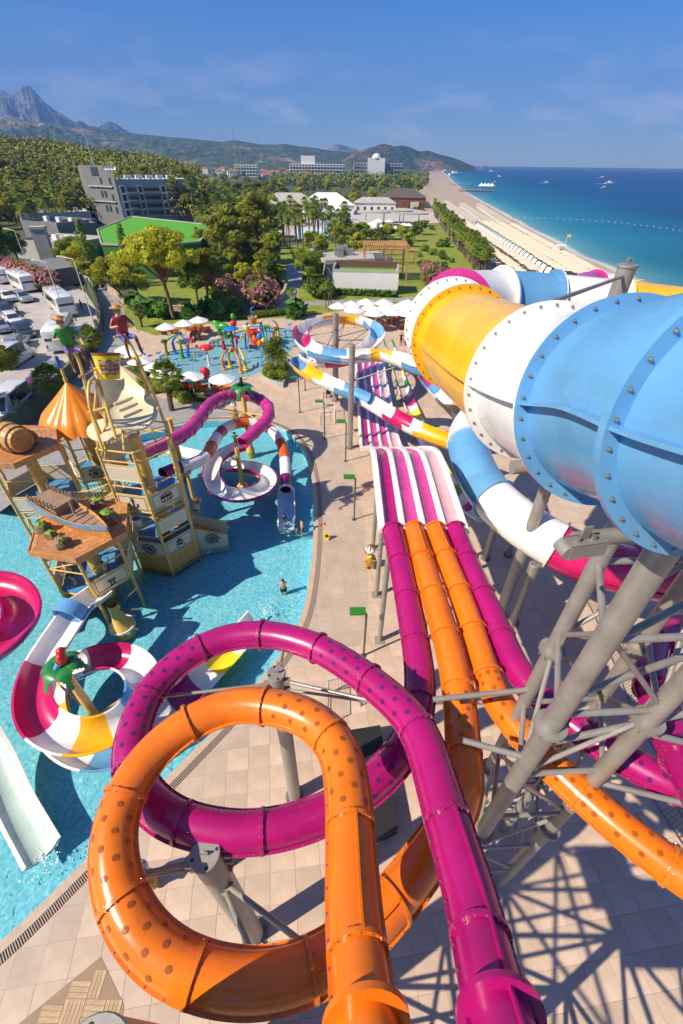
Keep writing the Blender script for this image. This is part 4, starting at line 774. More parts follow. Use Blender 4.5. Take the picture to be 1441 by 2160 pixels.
    ey = MB(); [ey.ball(Vector((k*.034, .108, 1.612))*s, .012*s, 6) for k in (-1, 1)]; ey.box(Vector((0, .115, 1.548))*s, (.045*s, .012*s, .01*s)); ey.obj('eyes_and_mouth', INK, o, 35, 'stuff')
    if shorts is not None:
        sh = MB()
        for e in 'lr':
            a, b = Vector(J['hip'+e])*s, Vector(J['hip'+e]).lerp(Vector(J['kne'+e]), .55)*s; sh.path([a+Vector((0, 0, .06*s)), a, b], [.125*s*fat, .118*s*fat, .098*s], 12, cap=False)
        pe = Vector(J['pel'])*s; sh.lathe([(.168*s*fat, .05*s), (.17*s*fat, -.08*s)], pe, 16, squash=.85); sh.obj('swim_shorts', shorts, o, 50, 'stuff')
    if hat: hat(o, s)
    o.location = loc; o.rotation_euler = (0, 0, rz); return o
# ================================================================ pirate play structure
def hexpts(c, r, a0=0): return [Vector((c[0]+r*math.cos(a0+k*math.pi/3), c[1]+r*math.sin(a0+k*math.pi/3), 0)) for k in range(6)]
def icon(kind, p, q, z0, z1, nrm):      # flat print on a panel between p and q
    mb = MB(); c = (p+q)/2; c.z = (z0+z1)/2; x = (q-p).normalized(); y = Vector((0, 0, 1)); s = (z1-z0)*.42; w = .035
    T = lambda u, v: c+x*u*s+y*v*s+nrm*.035
    def seg(*pts, r=.07):
        for a, b in zip(pts, pts[1:]): mb.path([T(*a), T(*b)], r*s, 5)
    circ = lambda cx, cy, rr, n=12, a=0, b=6.2832: [(cx+rr*math.cos(a+(b-a)*k/n), cy+rr*math.sin(a+(b-a)*k/n)) for k in range(n+1)]
    if kind == 'anchor': seg((0, -.8), (0, .5), r=.1); seg((-.35, .3), (.35, .3)); seg(*circ(0, .68, .17)); seg(*circ(0, -.15, .65, 10, math.pi*1.08, math.pi*1.92), r=.1); seg((-.8, -.15), (-.55, -.3), (-.6, -.05)); seg((.8, -.15), (.55, -.3), (.6, -.05))
    elif kind == 'chest': seg((-.8, -.6), (.5, -.6), (.5, .1), (-.8, .1), (-.8, -.6)); seg((.5, -.6), (.85, -.3), (.85, .35), (.5, .1)); seg((-.8, .1), (-.7, .55), (.55, .75), (.85, .35)); seg((-.4, -.6), (-.4, .6)); seg((.1, -.6), (.1, .65)); seg((-.7, .2), (.6, .3), r=.12)
    elif kind == 'skull': seg(*circ(0, .1, .33), r=.09); seg((-.8, -.7), (.8, .0)); seg((.8, -.7), (-.8, .0)); seg((-.6, .42), (.6, .42), r=.1); seg((-.3, .5), (0, .85), (.3, .5), r=.1); seg((-.12, .12), (-.1, .1), r=.12); seg((.12, .12), (.1, .1), r=.12); seg((-.15, -.28), (.15, -.28))
    elif kind == 'glass': seg((-.4, -.8), (.4, -.8), r=.09); seg((-.25, -.8), (-.2, -.3), (.2, -.3), (.25, -.8)); seg((-.2, -.3), (-.5, .1), (.5, .1), (.2, -.3), r=.1)
    return mb
def ship_wheel(parent, c, nrm, r, m=INK):
    nrm = Vector(nrm).normalized(); x = nrm.cross(Vector((0, 0, 1))).normalized(); y = x.cross(nrm); mb = MB()
    ring = lambda rr, n=20: [Vector(c)+(x*math.cos(6.2832*k/n)+y*math.sin(6.2832*k/n))*rr for k in range(n+1)]
    mb.path(ring(r*.72), r*.07, 6, cap=False); mb.path(ring(r*.3), r*.06, 6, cap=False); mb.ball(c, r*.16, 8)
    for k in range(8):
        d = x*math.cos(k*.7854)+y*math.sin(k*.7854); mb.path([Vector(c), Vector(c)+d*r*.75, Vector(c)+d*r*.82, Vector(c)+d*r], [r*.045, r*.045, r*.07, r*.05], 6)
    return mb.obj('ship_wheel', m, parent, 40)
def panel(parent, p, q, z0, z1, out, ic=None, m=CREAMP, wheel=None):
    d = (q-p); L_ = d.length; d.normalize(); c = (p+q)/2; rz = math.atan2(d.y, d.x); n = Vector((d.y, -d.x, 0)); n = n if n.dot(c-out) > 0 else -n
    pn = MB().box((c.x, c.y, (z0+z1)/2), (L_-.2, .05, z1-z0), rz).obj('panel', m, parent, 0)
    t = MB()
    for zz in (z0+.07, z1-.07): t.box((c.x+n.x*.028, c.y+n.y*.028, zz), (L_-.36, .012, .03), rz)
    for sx in (-1, 1): t.box((c.x+n.x*.028+d.x*sx*(L_/2-.2), c.y+n.y*.028+d.y*sx*(L_/2-.2), (z0+z1)/2), (.03, .012, z1-z0-.17), rz)
    t.obj('panel_outline', INK if ic else TRIMW, pn, 0, 'stuff')
    r = MB().cyl((p.x+d.x*.06, p.y+d.y*.06, z1+.05), (q.x-d.x*.06, q.y-d.y*.06, z1+.05), .035, n=8); r.obj('handrail', TAN, parent)
    if ic: icon(ic, p, q, z0, z1, n).obj(ic+'_print', INK, pn, 40)
    if wheel: ship_wheel(pn, Vector((c.x, c.y, (z0+z1)/2))+n*.07, n, wheel, DARKST)
def planks(parent, p, q, z0, z1, k=5, m=WOODLT):
    d = (q-p); L_ = d.length; rz = math.atan2(d.y, d.x); c = (p+q)/2; hgt = (z1-z0)/k; me = MB().box((0, 0, 0), (L_-.14, .05, hgt-.015)).mesh('plank', m, 0)
    for i in range(k):
        o = link('plank', me, parent); o.location = Vector((c.x, c.y, z0+hgt*(i+.5)))-Vector(OFF[parent.name]); o.rotation_euler = (0, 0, rz)
def tower(label, c, r, a0, floors, top, pz, pr=.085, col=.33, name='play_tower'):
    o = thing(name, label, 'play tower', (c[0], c[1], 0)); hp = hexpts(c, r, a0)
    for p in hp:
        s = MB().cyl(p+Vector((0, 0, -.75)), p+Vector((0, 0, top)), pr, n=12)
        for zc in (1.3, 3.0, 4.9, 6.6):
            if zc < top: s.lathe([(pr, -.05), (pr+.035, -.05), (pr+.035, .05), (pr, .05)], p+Vector((0, 0, zc)), 12)
        s.obj('post', TAN, o)
    MB().cyl((c[0], c[1], -.75), (c[0], c[1], top-.1), col, n=24).obj('centre_column', TAN, o)
    for z in floors:
        fp = hexpts(c, r-.04, a0); fl2 = MB().prism(fp, z-.14, z).obj('floor', FLOORB, o, 0)
        rim = MB()
        for i in range(6): rim.cyl(hp[i]+Vector((0, 0, z-.07)), hp[(i+1) % 6]+Vector((0, 0, z-.07)), .05, n=8)
        rim.obj('floor_rim', TAN, fl2)
    for i in range(6): MB().cyl(hp[i]+Vector((0, 0, top-.08)), hp[(i+1) % 6]+Vector((0, 0, top-.08)), .05, n=8).obj('top_ring', TAN, o)
    for (i, z0, z1, ic, wl) in pz:
        if ic == 'planks': planks(o, hp[i], hp[(i+1) % 6], z0, z1)
        else: panel(o, hp[i], hp[(i+1) % 6], z0, z1, Vector((c[0], c[1], 0)), ic, wheel=wl)
    return o, hp
c1, c2, c3, c4 = (-11.3, 21.0), (-13.7, 17.2), (-18.7, 22.3), (-17.1, 26.0)
t1, h1 = tower('tall tan play tower carrying the tipping bucket, anchor and chest panels', c1, 2.0, R(-10), (1.15, 4.6), 8.5,
               [(i, -.5, 1.05, 'planks', None) for i in (3, 4, 5)]+[(4, 1.2, 2.1, None, .5), (5, 1.2, 2.1, 'skull', None), (0, 1.2, 2.1, None, None), (3, 1.2, 2.1, None, None), (4, 4.65, 5.6, 'anchor', None), (5, 4.65, 5.6, 'chest', None), (3, 4.65, 5.6, None, None), (4, 6.55, 7.5, None, None), (3, 6.55, 7.4, None, None), (2, 6.55, 7.5, None, None)])
t2, h2 = tower('front play tower with the wooden ship deck as its roof', c2, 2.05, R(-10), (1.9,), 5.0,
               [(3, -.5, 1.75, 'planks', None), (2, -.5, 1.75, 'planks', None), (3, 1.95, 2.85, None, None), (5, 1.95, 2.85, 'glass', None), (0, 1.95, 2.85, None, None), (1, 1.95, 2.85, None, None), (2, 1.95, 2.85, None, None)])
t3, h3 = tower('left play tower under the wooden barrel deck', c3, 2.0, R(5), (3.4,), 7.1, [(0, 3.45, 4.4, None, None), (1, 3.45, 4.4, None, None), (2, 3.45, 4.4, None, None), (4, 3.45, 4.4, None, None), (3, 3.45, 4.4, None, None)])
t4, h4 = tower('rear play tower under the fluted orange cone roof', c4, 1.7, R(20), (3.0,), 7.0, [(0, 3.05, 4.0, None, None), (4, 3.05, 4.0, None, .5), (1, 3.05, 4.0, None, None), (3, 3.05, 4.0, None, None), (5, 3.05, 4.0, None, None)])
# fluted cone roof
cr_ = MB(); nfl = 16; rings = []
for j in range(15):
    v = j/14; rb = .06+2.5*v**1.06; z = 9.3-2.25*v-(.28*max(0, v-.86)/.14*1.0); row = []
    for k in range(nfl*6):
        a = 2*math.pi*k/(nfl*6); bump_ = abs(math.sin(a*nfl/2)); rr = rb*(1-.09*v*(1-bump_)**1.5)
        zz = z-(.16*bump_*max(0, (v-.8)/.2)); row.append((c4[0]+rr*math.cos(a), c4[1]+rr*math.sin(a), zz))
    rings.append(row)
CONEO = shell('cone_orange_gelcoat', (.84, .25, .012)); cr_.loft(rings, cap=False).obj('cone_roof', CONEO, t4, 60)
fin = MB().lathe([(0, 1.0), (.05, .9), (.1, .7), (.06, .5), (.12, .3), (.08, 0)], (c4[0], c4[1], 9.2), 10).obj('finial', TAN, t4)
pb = thing('parrot_figure', 'small blue parrot figure perched on top of the orange cone roof', 'statue', (c4[0], c4[1], 10.1)); PB_ = shell('parrot_blue', (.01, .13, .55))
MB().ball((c4[0], c4[1], 10.45), (.16, .2, .3), 12).ball((c4[0], c4[1]-.06, 10.8), (.14, .15, .15), 12).obj('body', PB_, pb); MB().path([(c4[0], c4[1]+.1, 10.4), (c4[0], c4[1]+.3, 10.05)], [.09, .03], 8).obj('tail', PB_, pb); MB().path([(c4[0], c4[1]-.18, 10.8), (c4[0], c4[1]-.28, 10.72)], [.06, .01], 8).obj('beak', YELLOW, pb)
# wooden decks (roofs)
def deck_roof(parent, c, r, z, a0):
    hp = hexpts(c, r, a0); MB().prism(hp, z-.12, z-.02).obj('deck_frame', WOODDK, parent, 0)
    for i in range(6):
        a, b = hp[i], hp[(i+1) % 6]; ctr_ = Vector((c[0], c[1], 0))
        for k in range(8):
            f0, f1 = 1-k*.122, 1-(k+1)*.122+.006
            q = [ctr_.lerp(a, f0), ctr_.lerp(b, f0), ctr_.lerp(b, f1), ctr_.lerp(a, f1)]; MB().prism(q, z-.018, z+.03).obj('deck_plank', WOODDK, parent, 0)
        d = (b-a); MB().box(((a.x+b.x)/2, (a.y+b.y)/2, z-.1), (d.length+.02, .06, .34), math.atan2(d.y, d.x)).obj('fascia', WOODDK, parent, 0)
deck_roof(t2, (-13.6, 17.3), 2.55, 5.05, R(-10)); deck_roof(t3, (-18.9, 22.0), 2.5, 7.2, R(0))
# rocks with moss on the decks
for i, (px, py, z, r, lab) in enumerate([(90, 1112, 5.0, .42, 'leftmost mossy fake rock on the ship deck'), (106, 1126, 5.0, .3, 'small mossy fake rock between two others on the ship deck'), (131, 1145, 5.0, .42, 'front mossy fake rock on the ship deck'), (228, 1092, 5.0, .5, 'tall mossy fake rock right of the ship'), (205, 1060, 5.0, .42, 'fake rock behind the ship mast'), (62, 925, 7.2, .48, 'dark mossy rock beside the barrel on the left deck')]):
    p = P(px, py, z+.3); o = thing('deck_rock', lab, 'rock', (p.x, p.y, z), 'fake rocks on the decks')
    MB().ball((p.x, p.y, z+r*.6), (r, r*.85, r*.95), 14, jit=.5).obj('stone', ROCK, o, 30); MB().ball((p.x+.03, p.y, z+r*1.12), (r*.72, r*.6, r*.5), 12, jit=.6).obj('moss', MOSS, o, 30)
# wrecked ship on the front deck
a, b = P(95, 1068, 5.5), P(232, 1126, 5.5); shp = thing('model_ship', 'small wrecked wooden pirate ship with a blue stripe on the front deck', 'model ship', (a.x*.5+b.x*.5, a.y*.5+b.y*.5, 5.05))
ax = (b-a); ax.z = 0; Ls = ax.length; ax.normalize(); sd3 = Vector((-ax.y, ax.x, 0)); rgs = []; rim = []; 
for k in range(11):
    u = k/10; w_ = .62*(1-max(0, (u-.35)/.65)**2.2)+.02; zt = 6.0+.42*(1-u)**2-.12*math.sin(u*3.1)+.2*max(0, u-.8); c = a+ax*Ls*u
    row = [c+sd3*w_*x+Vector((0, 0, 5.08+(zt-5.08)*zz-c.z)) for x, zz in ((-.55, 0), (-.85, .35), (-1, .7), (-1.05, 1), (-.95, 1), (-.9, .75), (.9, .75), (.95, 1), (1.05, 1), (1, .7), (.85, .35), (.55, 0))]
    rgs.append(row)
MB().loft(rgs).obj('hull', WOODLT, shp, 30)
st = MB(); st.loft([[r_[2]-sd3*.02, r_[3]-sd3*.02, r_[3]-sd3*.045, r_[2]-sd3*.045] for r_ in rgs]); st.obj('blue_stripe', BLUE, shp, 0)
for k in range(1, 10): MB().prism([(v.x, v.y) for v in (rgs[k][5], rgs[k][6], rgs[k][6]+ax*Ls*.088, rgs[k][5]+ax*Ls*.088)], rgs[k][5].z+.01, rgs[k][5].z+.04).obj('deck_board', WOODGY, shp, 0)
cb = a+ax*Ls*.2; MB().box((cb.x, cb.y, 6.28), (Ls*.38, 1.1, .07), math.atan2(ax.y, ax.x)).obj('quarter_deck', WOODGY, shp, 0); MB().box((cb.x+ax.x*Ls*.1, cb.y+ax.y*Ls*.1, 6.0), (Ls*.18, 1.0, .5), math.atan2(ax.y, ax.x)).obj('cabin', WOODGY, shp, 0)
for k in range(7):
    for s_ in (-1, 1):
        p = a+ax*Ls*(.01+.06*k)+sd3*s_*.55; MB().box((p.x, p.y, 6.45), (.07, .07, .36)).obj('baluster', WOODGY, shp, 0)
MB().path([a+ax*Ls*.52+Vector((0, 0, .4)), a+ax*Ls*.5+sd3*.1+Vector((0, 0, 1.2))], .07, 8).obj('broken_mast', WOODGY, shp)
# barrel
bp_ = P(22, 925, 7.9); br_ = thing('wooden_barrel', 'huge wooden barrel with dark hoops lying on the left deck', 'barrel', (bp_.x, bp_.y, 7.2)); axb = Vector((.85, -.35, 0)).normalized(); nst = 16
for k in range(nst):
    rr = []
    for v in range(7):
        u = -1+v/3; r0 = .82-.18*u*u; pts = []
        for da, dr in ((-.5, 0), (.5, 0), (.5, -.06), (-.5, -.06)):
            al = 2*math.pi*(k+da*.96)/nst; sd4 = Vector((-axb.y, axb.x, 0)); pts.append(Vector((bp_.x, bp_.y, 8.0))+axb*u*1.0+(sd4*math.cos(al)+Vector((0, 0, 1))*math.sin(al))*(r0+dr))
        rr.append(pts)
    MB().loft(rr).obj('stave', WOODLT, br_, 0)
for u in (-.75, -.3, .3, .75): MB().lathe([(.835-.18*u*u, -.05), (.85-.18*u*u, -.05), (.85-.18*u*u, .05), (.835-.18*u*u, .05)], Vector((bp_.x, bp_.y, 8.0))+axb*u, 24, axis=axb).obj('hoop', DARKST, br_)
for u in (-.97, .97): MB().lathe([(0, 0), (.64, 0)], Vector((bp_.x, bp_.y, 8.0))+axb*u, 24, axis=axb).obj('barrel_head', WOODDK, br_)
# splash plate ("shoe"), bucket and masts
fr_, bk_ = P(302, 905, 9.15), P(226, 800, 10.6); sh_ = thing('splash_plate', 'cream shoe-shaped splash plate below the tipping bucket', 'splash plate', (c1[0], c1[1], 8.5))
ax = (fr_-bk_).normalized(); sx = ax.cross(Vector((0, 0, 1))).normalized(); up = sx.cross(ax); Ls = (fr_-bk_).length; gi, go = [], []
for j in range(25):
    u = 1-(1-j/24)**1.9; wd_ = (.62+.75*min(1, u/.6)**1.2) if u < .62 else 1.37*math.sqrt(max(0.002, 1-((u-.62)/.38)**2)); rimh = .95*(1-u)**1.6+.10; row = []; row2 = []
    for k in range(19):
        v = -1+k/9; hh = rimh*abs(v)**3.2+.45*max(0, .14-u)/.14*1.0; p = bk_+ax*Ls*u+sx*wd_*v+up*hh; row.append(p); row2.append(p-up*.09)
    gi.append(row); go.append(row2)
pl = MB(); pl.loft(gi, closed=False, cap=False); pl.loft([r_[::-1] for r_ in go], closed=False, cap=False); pl.loft([gi[0], go[0]], closed=False, cap=False); pl.loft([go[-1], gi[-1]], closed=False, cap=False)
for k in (0, -1): pl.loft([[g_[k] for g_ in gi], [g_[k] for g_ in go]], closed=False, cap=False)
pl.obj('plate', CREAM, sh_, 60)
for u in (.46, .58, .70): MB().path([bk_+ax*Ls*(u+.02*v)+sx*.55*v+up*.03 for v in (-1, -.9, 0, .9, 1)], [.03, .085, .09, .085, .03], 10).obj('raised_rib', CREAM, sh_)
hl = MB()
for k in range(12):
    v = -.75+1.5*k/11; u = .93-.12*v*v+.03*(k % 2); hl.lathe([(0, 0), (.022, 0)], bk_+ax*Ls*u+sx*1.37*.62*v+up*.03, 8, axis=up)
hl.obj('drain_holes', INK, sh_, 0, 'stuff')
w2 = P(225, 905, 9.0); MB().lathe([(0, .12), (.5, .1), (.95, -.02), (.95, -.08), (0, .02)], w2, 24, axis=(.15, -.2, 1)).obj('lower_plate', CREAM, sh_)
for (px, py, z0, qx, qy, z1) in ((205, 935, 8.6, 232, 880, 9.6), (330, 935, 8.4, 318, 900, 9.2), (262, 950, 8.4, 258, 905, 9.0)): MB().cyl(P(px, py, z0), P(qx, qy, z1), .06, n=10).obj('bracket', TAN, sh_)
ms = thing('bucket_mast_frame', 'tan bent-pipe mast frame holding the tipping bucket', 'frame', (c1[0], c1[1], 8.5))
for pts in ([(217, 950, 8.5), (196, 880, 10), (180, 810, 11.6), (166, 760, 12.7), (150, 728, 13.4)], [(352, 905, 8.5), (330, 845, 10), (308, 795, 11.4), (285, 745, 12.6), (262, 706, 13.4)], [(245, 925, 9.3), (222, 850, 10.8), (200, 778, 12.0)], [(312, 830, 10.4), (300, 790, 11.2), (285, 755, 12.1), (268, 758, 12.2)], [(212, 915, 9.4), (188, 850, 11.0), (192, 800, 11.8), (205, 800, 11.7), (215, 825, 11.2), (225, 900, 9.6)]):
    MB().path(smoothpath(C3(pts), .3), .075, 10).obj('mast_pipe', TAN, ms)
for q in (((186, 870, 10.3), (240, 855, 10.6)), ((166, 795, 12.0), (200, 780, 12.1)), ((304, 838, 10.2), (322, 826, 10.4)), ((268, 760, 12.1), (300, 747, 12.4)), ((150, 735, 13.35), (175, 722, 13.4)), ((240, 712, 13.4), (265, 706, 13.4)), ((205, 800, 11.7), (198, 888, 9.9)), ((288, 765, 11.8), (318, 820, 10.7)), ((200, 778, 12.0), (268, 758, 12.2))): MB().cyl(P(*q[0]), P(*q[1]), .06, n=8).obj('cross_pipe', TAN, ms)
def text_faces(s, size):
    cu = bpy.data.curves.new('lettering', 'FONT'); cu.body = s; cu.size = size; cu.align_x = 'CENTER'; cu.resolution_u = 2
    ob = bpy.data.objects.new('lettering', cu); COL.objects.link(ob); dg = bpy.context.evaluated_depsgraph_get(); me = bpy.data.meshes.new_from_object(ob.evaluated_get(dg))
    v = [tuple(x.co) for x in me.vertices]; f = [tuple(p.vertices) for p in me.polygons]; bpy.data.objects.remove(ob); bpy.data.meshes.remove(me); return v, f
bc = P(228, 772, 12.0); bu = thing('tipping_bucket', 'yellow tipping bucket with a brown WELCOME sign above the splash plate', 'bucket', bc)
tl = Matrix.Rotation(R(-17), 3, 'X'); bl_ = lambda mb: ([setattr(mb, 'v', [tuple(bc+tl @ Vector(v)) for v in mb.v]), mb][1])
BUCK = shell('bucket_yellow', (.72, .56, .01)); bl_(MB().lathe([(0, -.62), (.44, -.62), (.47, -.57), (.645, .52), (.60, .52), (.43, -.5), (0, -.5)], n=32)).obj('bucket_shell', BUCK, bu, 40)
bl_(MB().lathe([(.635, .50), (.655, .50), (.675, .62), (.60, .62), (.60, .50)], n=32)).obj('rim_band', BROWN, bu, 40); bl_(MB().lathe([(0, .53), (.595, .53)], n=32)).obj('water_inside', BLUE, bu)
face = math.atan2(-bc.y, -bc.x)+.12; rad_at = lambda z: .47+(.63-.47)*(z+.57)/.97
sg_ = MB(); rr = []
for j in range(6):
    z = -.38+.66*j/5; rr.append([(rad_at(z)*1.02*math.cos(face+a_), rad_at(z)*1.02*math.sin(face+a_), z+.05*math.sin(k_*1.3)) for k_, a_ in enumerate([-.85+1.7*k/12 for k in range(13)])])
bl_(sg_.loft(rr, closed=False, cap=False)).obj('sign_board', BROWN, bu)
tx = MB()
for s_, z, sz in (('WELCOME', .10, .24), ('~ TO ~', -.11, .22), ('PIRATE ISLAND', -.31, .165)):
    v, f = text_faces(s_, sz); tx.add([(rad_at(z+y)*1.05*math.cos(face+x/rad_at(z)), rad_at(z+y)*1.05*math.sin(face+x/rad_at(z)), z+y) for x, y, _ in v], f)
bl_(tx).obj('lettering', TRIMW, bu, 0)
# seated pirate statues, posts, palms
def pirate_hat(m, band):
    def f(o, s): MB().ball(Vector((0, 0, 1.70))*s, (.13*s, .14*s, .09*s), 12).lathe([(.12*s, 1.69*s), (.2*s, 1.70*s), (.2*s, 1.71*s), (.1*s, 1.73*s)], n=14, squash=.9).obj('hat', m, o)
    return f
BLOND = mat('blond_hair_paint', (.45, .22, .05), .5, var=.25, scale=8); PGREEN = shell('green_coat_paint', (.03, .27, .01), .4); PRED = shell('red_coat_paint', (.36, .012, .02), .4); PVIO = shell('violet_trouser_paint', (.16, .10, .34), .4); PBLU = shell('blue_trouser_paint', (.05, .09, .48), .4)
z_ = P(147, 735, 13.3); figure('pirate_statue', 'seated pirate statue in green coat on the left mast', (z_.x, z_.y, 13.3-.93*1.62+.05), R(225), 'sit', PGREEN, PVIO, BROWN, 2.75, BLOND, 'statue', shell('statue_skin', (.62, .33, .18), .4), 'pirate statues', 1.25, True, pirate_hat(BLOND, RED))
z_ = P(262, 708, 13.3); figure('pirate_statue', 'seated pirate statue in red coat and blue trousers on the right mast', (z_.x, z_.y, 13.3-.93*1.62+.05), R(225), 'sit', PRED, PBLU, BROWN, 2.75, BLOND, 'statue', MATS['statue_skin'], 'pirate statues', 1.25, True, pirate_hat(BLOND, RED))
def frond_leaf(mb, base, ang, L_, w, droop, m=0, teeth=9):
    d = Vector((math.cos(ang), math.sin(ang), 0)); s = Vector((-d.y, d.x, 0)); up = Vector((0, 0, 1)); n = teeth*2; cen = []; l_ = []; r_ = []
    for k in range(n+1):
        u = k/n; c = base+d*L_*u*(1-.25*u)+up*(L_*.28*math.sin(u*2.2)-droop*L_*u*u); ww = w*math.sin(min(1, u*1.15+.12)*math.pi*.93)**.7 if u < .99 else .01; ww *= (1.12 if k % 2 else .8)
        cen.append(c); l_.append(c+s*ww-up*.22*ww); r_.append(c-s*ww-up*.22*ww)
    off = up*.03
    mb.loft([l_, cen, r_], closed=False, cap=False, m=m); mb.loft([[p-off for p in r_], [p-off for p in cen], [p-off for p in l_]], closed=False, cap=False, m=m)
def carved_palm(px, py, top_py, label, n=6, L_=1.15, w=.30, r=.2, rot=0, lean=(0, 0)):
    b = P(px, py); z = zat(b, top_py); o = thing('carved_palm_post', label, 'palm post', (b.x, b.y, 0), 'painted palm posts'); tp = Vector((b.x+lean[0], b.y+lean[1], z))
    MB().path([b+Vector((0, 0, -.7)), b+Vector((0, 0, .05)), b+Vector((0, 0, .3)), tp], [r*1.5, r*1.5, r, r*.72], 16).obj('trunk', TAN, o)
    for k in range(n):
        f = MB(); frond_leaf(f, tp+Vector((0, 0, .08)), rot+k*2*math.pi/n, L_, w, .62); f.obj('leaf', FROND, o, 40)
    return o, tp
o, tpA = carved_palm(528, 948, 818, 'carved palm post with green leaves and a toucan beside the pink tube', 6, 1.55, .38, .26, .4)
tou = thing('toucan_figure', 'black toucan figure with yellow beak on the upper palm post', 'statue', tpA); MB().ball(tpA+Vector((0, 0, .42)), (.16, .24, .28), 12).ball(tpA+Vector((.05, 0, .75)), .16, 12).obj('body', BLACK, tou); MB().path([tpA+Vector((.12, 0, .76)), tpA+Vector((.4, -.03, .78)), tpA+Vector((.55, -.04, .7))], [.1, .08, .03], 10).obj('beak', YELLOW, tou); MB().path([tpA+Vector((-.1, 0, .4)), tpA+Vector((-.42, 0, .2))], [.12, .05], 8).obj('tail', BLACK, tou)
o, tpB = carved_palm(222, 1540, 1408, 'carved palm post with big green leaves and a macaw in the lower ring slide', 6, 1.2, .30, .2, .2)
mac = thing('macaw_figure', 'red and blue macaw figure on the lower palm post', 'statue', tpB); MB().ball(tpB+Vector((.1, .1, .35)), (.2, .2, .36), 12).ball(tpB+Vector((.14, .2, .74)), .17, 12).obj('body', RED, mac); MB().path([tpB+Vector((.02, 0, .3)), tpB+Vector((-.2, -.25, -.02)), tpB+Vector((-.3, -.4, -.1))], [.14, .08, .03], 8).obj('tail', BLUE, mac); MB().path([tpB+Vector((.2, .32, .74)), tpB+Vector((.26, .42, .62))], [.08, .01], 8).obj('beak', YELLOW, mac)
pb_ = P(512, 1025); zt = zat(pb_, 945); ro = thing('ring_post', 'tan post with foot in the middle of the white ring slide', 'post', (pb_.x, pb_.y, 0)); MB().path([pb_+Vector((0, 0, -.7)), pb_+Vector((0, 0, .05)), pb_+Vector((0, 0, .25)), pb_+Vector((0, 0, zt))], [.42, .42, .2, .17], 16).obj('shaft', TAN, ro)
for q in ((560, 1010, 1.6), (450, 1000, 2.3), (480, 960, 2.6)): MB().cyl(pb_+Vector((0, 0, q[2]-.3)), P(q[0], q[1], q[2]-.5), .06, n=8).obj('arm', TAN, ro)
figure('pirate_statue', 'small pirate statue in green shirt standing on the ring post', (pb_.x, pb_.y, zt), R(200), 'reach', PGREEN, BROWN, BROWN, 1.25, HAIR, 'statue', MATS['statue_skin'], 'pirate statues', 1.2, True, pirate_hat(HAIR, RED))
o2 = P(342, 1005); sp2 = thing('slide_post', 'tan post supporting the pink tube between tower and loop', 'post', P(388, 985), 'tan slide posts')
for px, py, tpy, lab in ((388, 1000, 882, 'tan post under the pink tube near the tower'), (222, 1540, 1539, None)):
    if lab: b = P(px, py); sp2['label'] = lab; OFF[sp2.name] = tuple(b); sp2.location = b; MB().path([b+Vector((0, 0, -.7)), b+Vector((0, 0, zat(b, tpy)))], [.2, .16], 14).obj('shaft', TAN, sp2); MB().lathe([(.2, 0), (.26, 0), (.26, .06), (.17, .06)], b+Vector((0, 0, zat(b, tpy)-.1)), 14).obj('collar', TAN, sp2)
for b0_, q in ((Vector((P(528, 948).x, P(528, 948).y, 3.6)), [(444, 860, 4.6), (568, 880, 3.9), (556, 895, 3.7), (450, 930, 3.2)]), (Vector((P(222, 1540).x, P(222, 1540).y, 1.2)), [(130, 1520, 1.2), (290, 1450, 1.3), (120, 1440, 1.2), (270, 1480, 1.3)])):
    ob = bpy.data.objects['carved_palm_post' if q[0][0] == 444 else 'carved_palm_post.001']
    for a in q: MB().cyl(b0_, P(*a), .05, n=8).obj('arm', TAN, ob)
# skulls
sk = thing('skull_cluster', 'cluster of three bone skulls on a post beside the tower', 'skulls', P(410, 1080)); b = P(416, 1082); zt = zat(b, 990); MB().path([b+Vector((0, 0, -.7)), b+Vector((0, 0, zt))], [.16, .13], 10).obj('post', TAN, sk)
def skull(parent, p, r=.24):
    o = MB().ball(p, (r, r*1.12, r), 12).box(p+Vector((0, -r*.75, -r*.75)), (r*.95, r*.7, r*.7)).obj('skull', BONE, parent, 50, None); e = MB(); [e.ball(p+Vector((k*r*.38, -r*.98, -.02)), r*.27, 8) for k in (-1, 1)]; e.ball(p+Vector((0, -r*1.12, -r*.42)), r*.12, 6); e.obj('eye_sockets', INK, o, 40, 'stuff')
for dx, dy, dz in ((-.25, -.15, 0), (.25, -.1, .1), (0, .2, .12)): skull(sk, Vector((b.x+dx, b.y+dy, zt+dz)))
sk2 = thing('skull_cluster', 'lower group of bone skulls spouting water right of the tower', 'skulls', P(408, 1130)); b = P(412, 1130); MB().path([b+Vector((0, 0, -.7)), b+Vector((0, 0, 1.5))], .1, 10).obj('post', TAN, sk2)
for px, py in ((394, 1065), (415, 1071), (418, 1054)): skull(sk2, P(px, py, 1.9))
for k in range(9): a_ = R(60+18*k); MB().box((c1[0]+1.25*math.cos(a_), c1[1]+1.25*math.sin(a_), 1.3+.34*k), (.34, 1.2, .06), a_+1.57).obj('stair_step', TAN, t1, 0)
for (i, z0, z1) in ((5, 2.9, 3.8), (0, 2.9, 3.8), (1, 2.2, 3.1)): panel(t1, h1[i], h1[(i+1) % 6], z0, z1, Vector((c1[0], c1[1], 0)))
